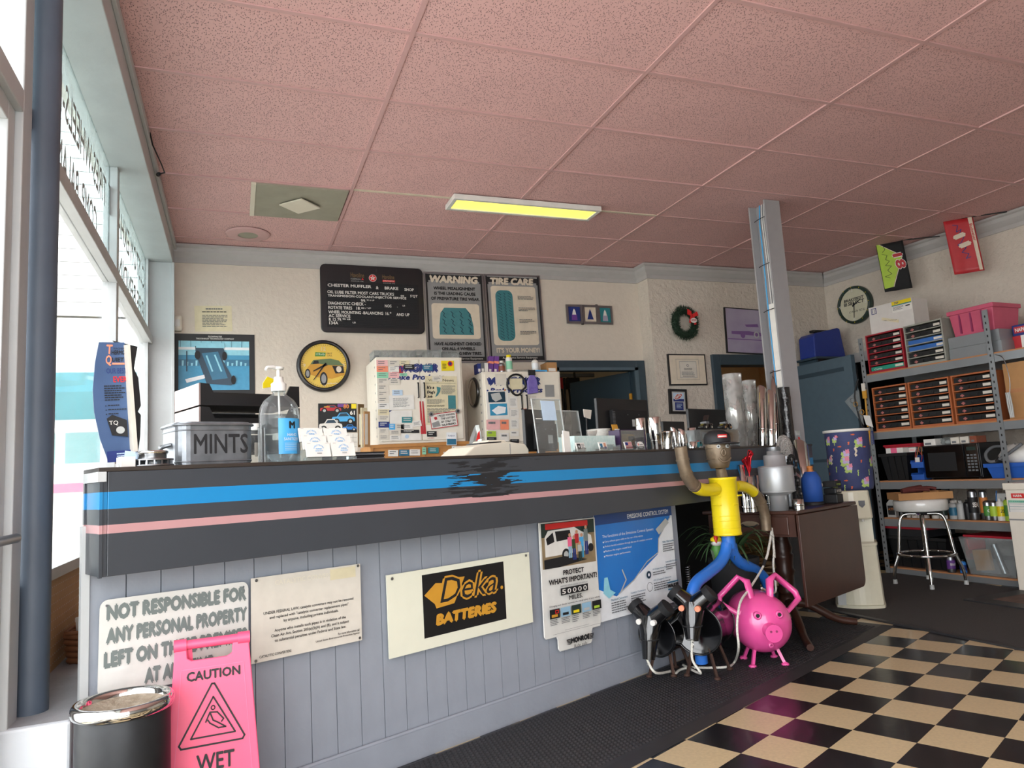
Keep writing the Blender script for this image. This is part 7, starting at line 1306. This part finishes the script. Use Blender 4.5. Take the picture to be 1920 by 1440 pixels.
def sthing(name, label, cat, x, y, lv, group=None, rz=0): return thing(name, label, cat, SP.pt(x, LV[lv]+.0005, y), SP.rz+rz, group)
mat('cab_red', 'a32430', .4); mat('cab_grey', '98998f', .5); mat('cab_orange', 'b0643a', .5); mat('drawer_blue', '2f66b0', .45); mat('logo_red', 'b06a66', .6)
def drawer_cab(label, q, lv, nd, frame, special=None, base=None):
    x0, x1 = sx(q[0], q[2]), sx(q[1], q[2]); h = q[3]; W = x1-x0-.004; o = sthing('drawer_cabinet', label, 'drawer cabinet', x0+.002, .012, lv, 'bolt drawer cabinets'); D_ = .3; t = .012
    for a in ((0, t, 0, h), (W-t, W, 0, h)): B(a[0], a[1], 0, D_, a[2], a[3]).build('side', frame, o)
    B(t, W-t, 0, D_, h-t, h).build('top', frame, o); B(t, W-t, 0, D_, 0, t).build('bottom', frame, o); B(t, W-t, D_-.01, D_, t, h-t).build('back', 'ink', o)
    dh = (h-2*t)/nd
    for k in range(nd):
        z0 = h-t-dh*(k+1); m = (special or {}).get(k, 'black'); B(t, W-t, -.004, D_-.02, z0, z0+.007).build('runner_rail', frame, o)
        yo = .018 if m == 'drawer_blue' else .008
        dw = B(t+.006, W-t-.006, yo, D_-.03, z0+.009, z0+dh*.82).build('drawer', m, o, bev=.002); zc_ = z0+dh*.42; y = yo-.0012
        if m == 'drawer_green': text(dw, 'Curtis', 'white', W*.14, zc_-.008, W*.36, zc_+.008, y, shear=.2)
        elif m != 'drawer_blue':
            lx = W*.22; MB().prism([(lx-.016, zc_-.005), (lx-.016, zc_+.005), (lx-.006, zc_+.005), (lx-.006, zc_+.012), (lx+.006, zc_+.012), (lx+.006, zc_+.005), (lx+.016, zc_+.005), (lx+.016, zc_-.005), (lx+.006, zc_-.005), (lx+.006, zc_-.012), (lx-.006, zc_-.012), (lx-.006, zc_-.005)], y, y+.001).build('logo', 'logo_red', dw)
            MB().tube([(W*.42, yo, zc_+.01), (W*.42, yo-.014, zc_-.012), (W*.6, yo-.014, zc_-.012), (W*.6, yo, zc_+.01)], .003, 5).build('wire_handle', 'ink', dw)
        lw = .18+.05*((k*7+nd) % 3)/2; B(W*(.95-lw), W*.93, y, y+.001, z0+dh*.32, z0+dh*.68).build('paper_label', 'paper', dw)
    return o, x0, W, h
mat('drawer_green', '1f8f78', .4)
_, xr, wr_, hr_ = drawer_cab('red framed bolt drawer cabinet with a green bottom drawer', (1627, 1697, 690, .355), 4, 6, 'cab_red', {5: 'drawer_green'})
drawer_cab('grey framed bolt drawer cabinet with two blue trays', (1698, 1773, 670, .36), 4, 6, 'cab_grey', {2: 'drawer_blue', 3: 'drawer_blue'})
drawer_cab('orange framed drawer cabinet at the left of the middle shelf', (1637, 1704, 770, .395), 3, 6, 'cab_orange'); drawer_cab('orange framed drawer cabinet in the middle of its shelf', (1705, 1784, 765, .395), 3, 6, 'cab_orange'); drawer_cab('orange framed drawer cabinet beside the slotted shelf post', (1786, 1866, 755, .395), 3, 6, 'cab_orange')
o = thing('shipping_carton', 'white shipping carton with a yellow label on the red drawer cabinet', 'box', SP.pt(xr+.02, LV[4]+.357, .08), SP.rz+.06)
cwid = .42; B(0, cwid, 0, .22, 0, .26).build('carton', 'carton_white', o); e = Panel('label_print', None, None, (0, 0, 0), (cwid*.55, -.001, .16), 'white', .001, parent=o, size=(cwid*.44, .1)); e.rect('yellow', 0, 0, 1, .32); e.rect('teal', 0, .32, 1, .42); e.disc('yellow', .25, .17, .16, .17); e.text('ZEP', 'navy', .13, .08, .37, .26, .02); e.lines('ink_grey', .05, .5, .6, .85, 4); e.rect('ink', .7, .55, .92, .65)
B(cwid*.06, cwid*.18, -.002, -.001, .19, .245).build('arrow_mark', 'navy', o); B(cwid*.075, cwid*.165, -.003, -.002, .195, .24).build('arrow_field', 'carton_white', o); text(o, '11', 'navy', cwid*.09, .2, cwid*.15, .235, -.0035); MB().prism([(cwid*.28, .12), (cwid*.66, .065), (cwid*.67, .09), (cwid*.29, .145)], -.003, -.001).build('tape_strip', 'aged_paper', o); text(o, 'MIKE CHANDLER', 'ink_grey', cwid*.33, .098, cwid*.63, .108, -.0036, rot=-.15)
B(-.002, -.001, .06, .16, .03, .2).build('address_label', 'white', o)
# pink bin and grey trays
o = sthing('grey_steel_tray', 'lower of two shallow grey steel trays on the top shelf', 'tray', sx(1774, 670)+.006, .04, 4, 'grey steel trays'); W = sx(1855, 660)-sx(1774, 670)+.07
def steeltray(o, W, D_, h):
    B(0, W, 0, D_, 0, .003).build('bottom', 'shelf_steel', o)
    for q in ((0, W, 0, .003), (0, W, D_-.003, D_), (0, .003, .003, D_-.003), (W-.003, W, .003, D_-.003)): B(q[0], q[1], q[2], q[3], .003, h).build('side', 'shelf_steel', o)
steeltray(o, W, .4, .09); o = thing('grey_steel_tray', 'upper of two shallow grey steel trays, carrying the pink bin', 'tray', SP.pt(sx(1774, 670)+.008, LV[4]+.0925, .042), SP.rz, 'grey steel trays'); steeltray(o, W-.01, .38, .09); B(.01, W-.02, .01, .37, .08, .088).build('lid_insert', 'shelf_steel', o)
o = thing('pink_bin', 'faded pink plastic bin standing on the grey steel trays', 'bin', SP.pt(sx(1774, 650)+.02, LV[4]+.1835, .05), SP.rz); mat('bin_pink', 'c2536f', .5, var=.08, vs_=10); W = .36
b = MB(); b.hexa([(.02, .02, 0), (W-.02, .02, 0), (W-.02, .32, 0), (.02, .32, 0)], [(0, 0, .2), (W, 0, .2), (W, .34, .2), (0, .34, .2)]); b.build('tub', 'bin_pink', o, bev=.006); B(-.01, W+.01, -.01, .35, .18, .215).build('rim', 'bin_pink', o, bev=.004)
for k in range(3): B(.08+k*.09, .092+k*.09, -.0, .012, .02, .175).build('rib_groove', 'dark_pink', o)
for k, (px, py, m, lb_) in enumerate(((1901, 640, 'navy', 'blue filter box with red badge on the top shelf at the right edge'), (1914, 668, 'red', 'red and white box below the blue filter box at the right edge'))):
    x_ = sx(px, py, .2); o = thing('filter_box', lb_, 'box', SP.pt(x_-.01, LV[4]+.0005 if k else LV[4]+.1, .2 if k == 0 else .12), SP.rz)
    if k == 0: o.location = SP.pt(x_, LV[4]+.1205, .2); B(0, .2, 0, .12, 0, .085).build('body', m, o); text(o, 'NAPA', 'white', .02, .03, .1, .06, -.001, .03); B(.012, .11, -.0008, 0, .02, .07).build('badge', 'red', o)
    else: o.location = SP.pt(x_-.04, LV[4]+.0005, .2); B(0, .28, 0, .15, 0, .119).build('body', 'white', o); B(0, .06, -.001, 0, .0, .119).build('red_band', m, o)
# middle shelf right bay: cardboard
o = sthing('cardboard_sheet', 'large flat brown cardboard carton in the right bay', 'box', 1.17, .05, 3); B(0, .5, 0, .2, 0, .43).build('carton', 'cardboard', o, bev=.003); B(.0, .5, -.001, 0, .2, .23).build('tape', 'ply', o)
o = sthing('hanging_tubing', 'coil of thin wire and clear tubing on the slotted post', 'tubing', 1.18, -.02, 3); MB().tube(smooth([(0, -.01, .5), (.06, -.02, .46), (.09, -.03, .3), (.07, -.03, .16), (.05, -.03, .06)], 4), .003, 6).build('wire', 'steel', o); 
for k in range(3): MB().tube(smooth([(.05+.012*k, -.03, .2), (.055+.014*k, -.035, .1), (.06+.01*k, -.03, .01)], 3), .006, 6).build('tube', 'plastic_grey', o)
# third shelf
def tub(o, W, D_, h, m, rib=3, lip=.012):
    b = MB(); b.hexa([(.03, .03, 0), (W-.03, .03, 0), (W-.03, D_-.03, 0), (.03, D_-.03, 0)], [(0, 0, h), (W, 0, h), (W, D_, h), (0, D_, h)]); b.build('tub', m, o); B(-lip, W+lip, -lip, D_+lip, h-.03, h).build('rim', m, o, bev=.004)
    for k in range(rib): x = W*(k+1)/(rib+1); b = MB(); b.hexa([(x-.012, .02, .01), (x+.012, .02, .01), (x+.012, .035, .01), (x-.012, .035, .01)], [(x-.012, -.008, h-.03), (x+.012, -.008, h-.03), (x+.012, .01, h-.03), (x-.012, .01, h-.03)]); b.build('rib', m, o)
z3 = 880
o = sthing('black_tote', 'black plastic tote at the left of the microwave shelf', 'tote', sx(1648, z3)+.01, .02, 2); Wt = sx(1702, z3)-sx(1648, z3)-.02; tub(o, Wt, .4, .24, 'black')
def onshelf(name, label, cat, x, y, z, group=None, rz=0): return thing(name, label, cat, SP.pt(x, z, y), SP.rz+rz, group)
xt = sx(1648, z3); zt3 = LV[2]+.2405
o = onshelf('carton_strip', 'pink and white carton lying on the black tote', 'box', xt+.07, .03, zt3); B(0, .17, 0, .2, 0, .045).build('body', 'white', o); B(.05, .11, -.001, 0, 0, .045).build('pink_band', 'pink', o)
o = onshelf('carton_strip', 'small white carton beside the pink banded carton', 'box', xt+.243, .1, LV[2]+.2408, rz=0); B(0, .07, 0, .15, 0, .04).build('body', 'white', o); B(.01, .05, -.001, 0, .01, .025).build('label', 'pale_pink', o)
mat('lid_red', 'a81f30', .4)
o = onshelf('loose_tote_cover', 'red plastic tote lid lying above the black tote', 'lid', xt+.02, .06, zt3+.046); B(0, .37, 0, .3, .012, .03).build('top', 'lid_red', o, bev=.006); B(.01, .36, .01, .29, 0, .014).build('rim', 'lid_red', o)
xm0, xm1 = sx(1731, z3), sx(1836, 870); o = sthing('microwave', 'black microwave oven with keypad on the third shelf', 'microwave', xm0, .03, 2); W = xm1-xm0; hmw = .285
B(0, W, 0, .36, .012, hmw).build('casing', 'black', o, bev=.005); dd = B(.006, W*.74, -.014, 0, .02, hmw-.006).build('door', 'black_gloss', o, bev=.003); B(W*.1, W*.6, -.0155, -.014, .07, hmw*.78).build('door_window', 'black_matte', dd)
cp2 = B(W*.76, W-.006, -.014, 0, .02, hmw-.006).build('control_panel', 'black_gloss', o, bev=.003); B(W*.8, W*.95, -.0155, -.014, hmw*.8, hmw*.9).build('display', 'deep_green', cp2)
for i in range(3):
    for j in range(6): B(W*(.79+.06*i), W*(.832+.06*i), -.0155, -.014, hmw*(.22+.085*j), hmw*(.27+.085*j)).build('key', 'ink_grey', cp2)
for x in (.03, W-.05): B(x, x+.02, .02, .34, 0, .012).build('foot', 'black', o)
zmw = LV[2]+hmw+.001
for x_, w_, m, lb_ in ((-.01, .11, 'white', 'white folded leaflet box at the left on the microwave'), (.24, .075, 'paper', 'cream parts box on the microwave'), (.32, .075, 'paper', 'second cream parts box beside it on the microwave'), (.4, .06, 'rust_can', 'brown and white small box, rightmost on the microwave')):
    o = onshelf('parts_carton', lb_, 'box', xm0+max(x_, .0), .05, zmw, 'boxes on the microwave'); B(0, w_-.004, 0, .12, 0, .055).build('body', m, o); B(.01, w_*.6, -.001, 0, .008, .025).build('label', 'ink_grey', o)
o = onshelf('plastic_bag', 'crumpled clear plastic bag between boxes on the microwave', 'bag', xm0+.12, .06, zmw); b = MB(); rq = random.Random(9); vs = []; n = 14
for j in range(5):
    for k in range(n): r = (.05, .055, .05, .03, .004)[j]*(1+.25*rq.uniform(-1, 1)); vs.append((.055+r*cos(2*pi*k/n), .06+r*sin(2*pi*k/n), (0, .02, .045, .06, .065)[j]))
b.add(vs, [(j*n+k, j*n+(k+1) % n, (j+1)*n+(k+1) % n, (j+1)*n+k) for j in range(4) for k in range(n)]); b.build('film', 'clear_bin', o); MB().ell((.055, .06, .02), .03, .03, .018, 10, 6).build('contents', 'plastic_grey', o)
mat('bin_blue', '2b5fb8', .4)
def bluebin(label, x, y, z, W, h, D_=.18):
    o = onshelf('blue_parts_bin', label, 'bin', x, y, z, 'blue parts bins'); b = MB(); t = .004
    b.box(0, W, 0, D_, 0, t); b.box(0, t, 0, D_, 0, h*.6); b.box(W-t, W, 0, D_, 0, h*.6); b.box(0, W, D_-t, D_, 0, h); b.box(0, W, 0, t, 0, h*.42); b.prism([(0, h*.6), (t, h*.6), (t, h), (0, h)], D_*.5, D_); b.prism([(W-t, h*.6), (W, h*.6), (W, h), (W-t, h)], D_*.5, D_)
    b.build('shell', 'bin_blue', o); B(-.003, W+.003, -.004, .004, h*.36, h*.46).build('front_lip', 'bin_blue', o); return o
xb_ = sx(1704, z3)+.004; bw1 = xm0-xb_-.012; bluebin('lower blue hang bin between tote and microwave', xb_, .02, LV[2]+.0005, bw1, .1); o = bluebin('upper blue hang bin holding wires', xb_, .03, LV[2]+.102, bw1, .11)
for k in range(3): MB().tube(smooth([(.02, .03, .04), (.03+.02*k, .05, .16+.02*k), (.07, .06, .1), (.06, .04, .04)], 4), .003, 5).build('wire', ('red', 'ink', 'orange')[k], o)
B(.03, .07, .02, .026, .04, .09).build('white_tag', 'white', o)
xw = sx(1842, 880); o = sthing('blue_tray', 'wide blue plastic tray filled with hose and a white sack', 'tray', xw, .045, 2); W = .3; b = MB(); b.hexa([(.03, .02, 0), (W, .02, 0), (W, .28, 0), (.03, .28, 0)], [(0, 0, .11), (W+.02, 0, .11), (W+.02, .3, .11), (0, .3, .11)]); b.build('tray', 'bin_blue', o); B(-.012, W+.03, -.012, .312, .085, .115).build('rim', 'bin_blue', o)
o = onshelf('white_sack', 'crumpled white sack lying in the blue tray', 'sack', xw+.06, .09, LV[2]+.116); b = MB(); vs = []; n = 16; rq = random.Random(31)
for j in range(7):
    for k in range(n): r = (.06, .09, .1, .09, .07, .04, .004)[j]*(1+.12*rq.uniform(-1, 1)); vs.append((.11+r*1.25*cos(2*pi*k/n), .08+r*.7*sin(2*pi*k/n), (0, .015, .05, .085, .11, .13, .135)[j]+.012*rq.uniform(0, 1)*(j > 0)))
b.add(vs, [(j*n+k, j*n+(k+1) % n, (j+1)*n+(k+1) % n, (j+1)*n+k) for j in range(6) for k in range(n)], True); b.build('cloth', 'white', o); MB().tube([(.0, .06, .02), (.03, .02, .06), (.06, .0, .1)], .006, 6).build('drawstring', 'plastic_grey', o)
o = onshelf('grey_hose', 'grey hose looped in the blue tray beside the sack', 'hose', xw, .05, LV[2]+.116); MB().tube(smooth([(.28, .02, .14), (.12, -.015, .03), (.04, -.02, .02), (.0, .02, .08), (.02, .1, .13), (.08, .2, .12)], 5), .012, 8).build('hose', 'ink_grey', o); MB().cyl((.12, -.02, .03), (.1, -.022, .012), .016, n=10).build('nozzle', 'ink', o)
bluebin('blue hang bin in the right bay beyond the post', 1.36, .06, LV[2]+.0005, .2, .16)
# fourth shelf: bottles and cans
def jug(name, label, x, y, w_, h, body, lab, cap='ink', lv=1, group='bottles on the fourth shelf', word=None):
    o = sthing(name, label, 'bottle', x, y, lv, group); d = w_*.45; b = MB(); b.hexa([(-w_/2, -d/2, 0), (w_/2, -d/2, 0), (w_/2, d/2, 0), (-w_/2, d/2, 0)], [(-w_/2, -d/2, h*.72), (w_/2, -d/2, h*.72), (w_/2, d/2, h*.72), (-w_/2, d/2, h*.72)]); b.hexa([(-w_/2, -d/2, h*.72), (w_/2, -d/2, h*.72), (w_/2, d/2, h*.72), (-w_/2, d/2, h*.72)], [(-w_*.18, -d*.3, h*.9), (w_*.3, -d*.3, h*.9), (w_*.3, d*.3, h*.9), (-w_*.18, d*.3, h*.9)])
    b.build('body', body, o); MB().cyl((w_*.06, 0, h*.9), (w_*.06, 0, h), w_*.16, n=12).build('cap', cap, o); B(-w_*.4, w_*.4, -d/2-.001, -d/2, h*.12, h*.6).build('label', lab, o)
    if word: text(o, word, 'orange', -w_*.35, h*.36, w_*.35, h*.48, -d/2-.0016, .02)
    return o
y4 = 960
jug('oil_jug', 'grey oil jug with a black label, leftmost on the fourth shelf', sx(1667, y4), .05, .085, .17, 'plastic_grey', 'ink', word='ATF'); jug('oil_jug', 'black jug beside the grey oil jug', sx(1684, y4), .08, .07, .165, 'black', 'ink_grey')
def rc(px, r, h, body, band, label, cap=None, y=.06, capr=.5, word=None): return can('shelf_can', label, SP.pt(sx(px, y4), LV[1]+.0005, y), r*.86, h, body, cap, capr, band, 'cans and bottles on the fourth shelf', lab=word)
rc(1695, .022, .1, 'white', 'plastic_grey', 'small white bottle left of the stool leg', 'white'); rc(1706, .03, .105, 'white', 'print_white', 'white bottle behind the left stool leg', 'white'); rc(1716, .026, .1, 'white', 'purple', 'white can with a purple band', 'white'); rc(1727, .026, .1, 'white', 'ink', 'white bottle with dark label behind the middle of the stool', 'ink')
rc(1746, .034, .11, 'white', 'deep_green', 'white bottle with a dark green label behind the stool', 'white', y=.05, word='GAS'); rc(1761, .034, .11, 'white', 'deep_green', 'second white bottle with a dark green label behind the stool', 'white', y=.05); rc(1770, .026, .12, 'white', None, 'plain white bottle at the back behind the stool', 'white', y=.16); rc(1780, .036, .12, 'plastic_grey', 'print_mid', 'grey bottle with a blue label right of the stool leg', 'white', y=.05); rc(1793, .034, .12, 'plastic_grey', 'plastic_grey', 'plain grey bottle beside the blue labelled one', 'plastic_grey', y=.06); rc(1804, .03, .12, 'print_mid', 'white', 'blue and white bottle behind the plain grey one', 'white', y=.14); rc(1807, .03, .13, 'black', 'ink', 'black bottle with a tall neck before the big cans', 'ink', y=.05, capr=.3)
rc(1819, .04, .225, 'steel', 'ink', 'tall silver aerosol can with black and orange label', None, y=.05, word='SEAL'); rc(1833, .034, .22, 'steel', 'orange', 'second tall aerosol can with an orange label', None, y=.09, word='SEAL'); rc(1845, .034, .14, 'steel', 'green', 'short silver can with a green label', None, y=.05, word='OIL'); rc(1858, .034, .14, 'steel', 'lime', 'short silver can with a yellow-green label', None, y=.04); rc(1871, .032, .14, 'white', 'yellow', 'white can with a yellow top label', 'white', y=.04, word='ZIT'); rc(1883, .03, .15, 'lime', 'green', 'bright green bottle beside the beige cabinet', 'ink', y=.05, capr=.4)
o = sthing('blue_folder', 'white and blue papers standing behind the yellow can', 'papers', sx(1868, 940, .2), .2, 1); B(0, .12, 0, .03, 0, .2).build('papers', 'white', o); MB().cyl((0, -.005, .12), (.015, -.005, .22), .004, n=6).build('pen', 'blue', o)
# bottom shelf
xt0 = sx(1662, 1040); xt1 = sx(1775, 1050); o = sthing('black_tote', 'wide black plastic tote on the bottom shelf behind the stool', 'tote', xt0+.01, .03, 0); tub(o, xt1-xt0-.02, .42, .27, 'black', 5)
o = onshelf('loose_tote_cover', 'red tote lid lying on the bottom black tote', 'lid', xt0-.0, .02, LV[0]+.271); B(0, .42, 0, .36, .06, .085).build('top', 'lid_red', o, bev=.006); B(.01, .41, .01, .35, 0, .062).build('clutter_box', 'ink', o)
rc2 = can('brake_cleaner_can', 'purple labelled can on the bottom shelf beside the clear tote', SP.pt(sx(1781, 1065), LV[0]+.0005, .02), .032, .125, 'steel', 'ink', .5, 'purple', lab='BRAKE'); can('small_blue_can', 'small blue can between the purple can and clear tote', SP.pt(sx(1797, 1065), LV[0]+.0005, .06), .026, .08, 'blue', 'ink', .5, 'navy')
xc0, xc1 = sx(1803, 1060), sx(1905, 1060); o = sthing('clear_tote', 'clear plastic tote with red latch handles on the bottom shelf', 'tote', xc0+.01, .0, 0); W = xc1-xc0; hT = .29; t = .004
b = MB(); b.hexa([(.04, .03, 0), (W-.04, .03, 0), (W-.04, .38, 0), (.04, .38, 0)], [(.04, .03, .004), (W-.04, .03, .004), (W-.04, .38, .004), (.04, .38, .004)]); b.build('bottom', 'clear_bin', o)
for A_, C_ in ((((.04, .03), (W-.04, .03)), ((0, 0), (W, 0))), (((.04, .38), (W-.04, .38)), ((0, .41), (W, .41))), (((.04, .03), (.04, .38)), ((0, 0), (0, .41))), (((W-.04, .03), (W-.04, .38)), ((W, 0), (W, .41)))):
    b = MB(); b.add([(*A_[0], .004), (*A_[1], .004), (*C_[1], hT), (*C_[0], hT)], [(0, 1, 2, 3)]); q = b.build('side', 'clear_bin', o); q.modifiers.new('t', 'SOLIDIFY').thickness = t
MB().tube([(0, 0, hT), (W, 0, hT), (W, .41, hT), (0, .41, hT)], .008, 6, True).build('rim', 'clear_bin', o); B(.02, W-.02, .02, .39, hT+.004, hT+.02).build('lid', 'lid_red', o)
for x in (-.02, W-.015): B(x, x+.035, .08, .3, hT*.35, hT).build('latch_handle', 'bright_red', o, bev=.006)
B(.07, .2, .06, .09, .02, .18).build('paper_bag', 'cardboard', o, rot=(0, -.1, 0)); MB().cyl((.28, .08, .02), (.22, .08, .24), .025, n=14).build('steel_tube', 'steel', o); B(.06, W-.08, .12, .34, .006, .12).build('contents', 'ink_grey', o)
# things hung on the left post
hp = SP.pt(-.02, 0, -.03)
o = thing('hanging_fittings', 'brass fittings and tagged bags hung on the left shelf post', 'hanging parts', hp+Vector((0, 0, 1.2)), SP.rz); MB().cyl((.0, -.01, .1), (.01, -.01, .44), .008, n=8).build('brass_rod', 'gold', o); B(-.012, .03, -.02, -.008, .36, .44).build('brass_fitting', 'gold', o); B(-.01, .03, -.0225, -.0205, .43, .5).build('card_header', 'paper', o); MB().prism([(.0, .12), (.07, .09), (.05, .2), (-.02, .21)], -.03, -.028).build('white_tag', 'white', o)
MB().prism([(-.03, -.25), (.05, -.28), (.045, .05), (-.03, .08)], -.025, -.012).build('clear_bag', 'clear_bin', o); B(-.01, .022, -.03, -.026, -.06, .08).build('yellow_tag', 'gold', o, rot=(0, .15, 0)); B(.02, .05, -.018, -.014, -.06, .06).build('blue_card', 'navy', o); MB().tube(smooth([(-.05, .0, .55), (-.1, -.01, .4), (-.08, -.01, .2), (-.06, -.01, .1)], 4), .009, 8).build('black_hose', 'ink', o)
MB().prism([(-.22, .36), (-.05, .46), (-.04, .12)], -.012, -.01).build('clear_sleeve', 'clear_bin', o)
for k in range(4): MB().tube([(-.13+.03*k+.022*cos(a), -.016, .36-.04*k+.022*sin(a)) for a in [2*pi*i/12 for i in range(12)]], .0025, 5, True).build('steel_ring', 'gold' if k % 2 else 'steel', o)
# beige cabinet at the right edge
bc = onz(1911, 1107, .008); o = thing('beige_cabinet', 'beige metal parts cabinet at the right edge with red badge and label', 'cabinet', (bc.x, bc.y, .0085), SP.rz); zc_ = .775
B(0, .55, .0, .4, 0, zc_-.05).build('body', 'cream_enamel', o, bev=.004); B(-.01, .56, -.01, .41, zc_-.05, zc_).build('top_slab', 'cream_enamel', o, bev=.005); e = Panel('badge', None, None, (0, 0, 0), (.04, -.001, zc_-.11), 'bright_red', .001, parent=o, size=(.09, .035)); e.text('NAPA', 'white', .15, .25, .85, .75, .03)
e = Panel('order_label', None, None, (0, 0, 0), (.015, -.001, zc_-.21), 'white', .001, parent=o, size=(.3, .085)); e.rect('mint', 0, 0, 1, .2)
for k in range(3): e.rect('teal', .02, .3+k*.22, .98, .32+k*.22)
e.rect('teal', .0, .0, .012, 1); e.text('CLEANSER REFILL & MORE', 'teal', .03, .04, .9, .17); B(0, .55, -.004, 0, zc_-.27, zc_-.26).build('drawer_gap', 'poster_grey', o)
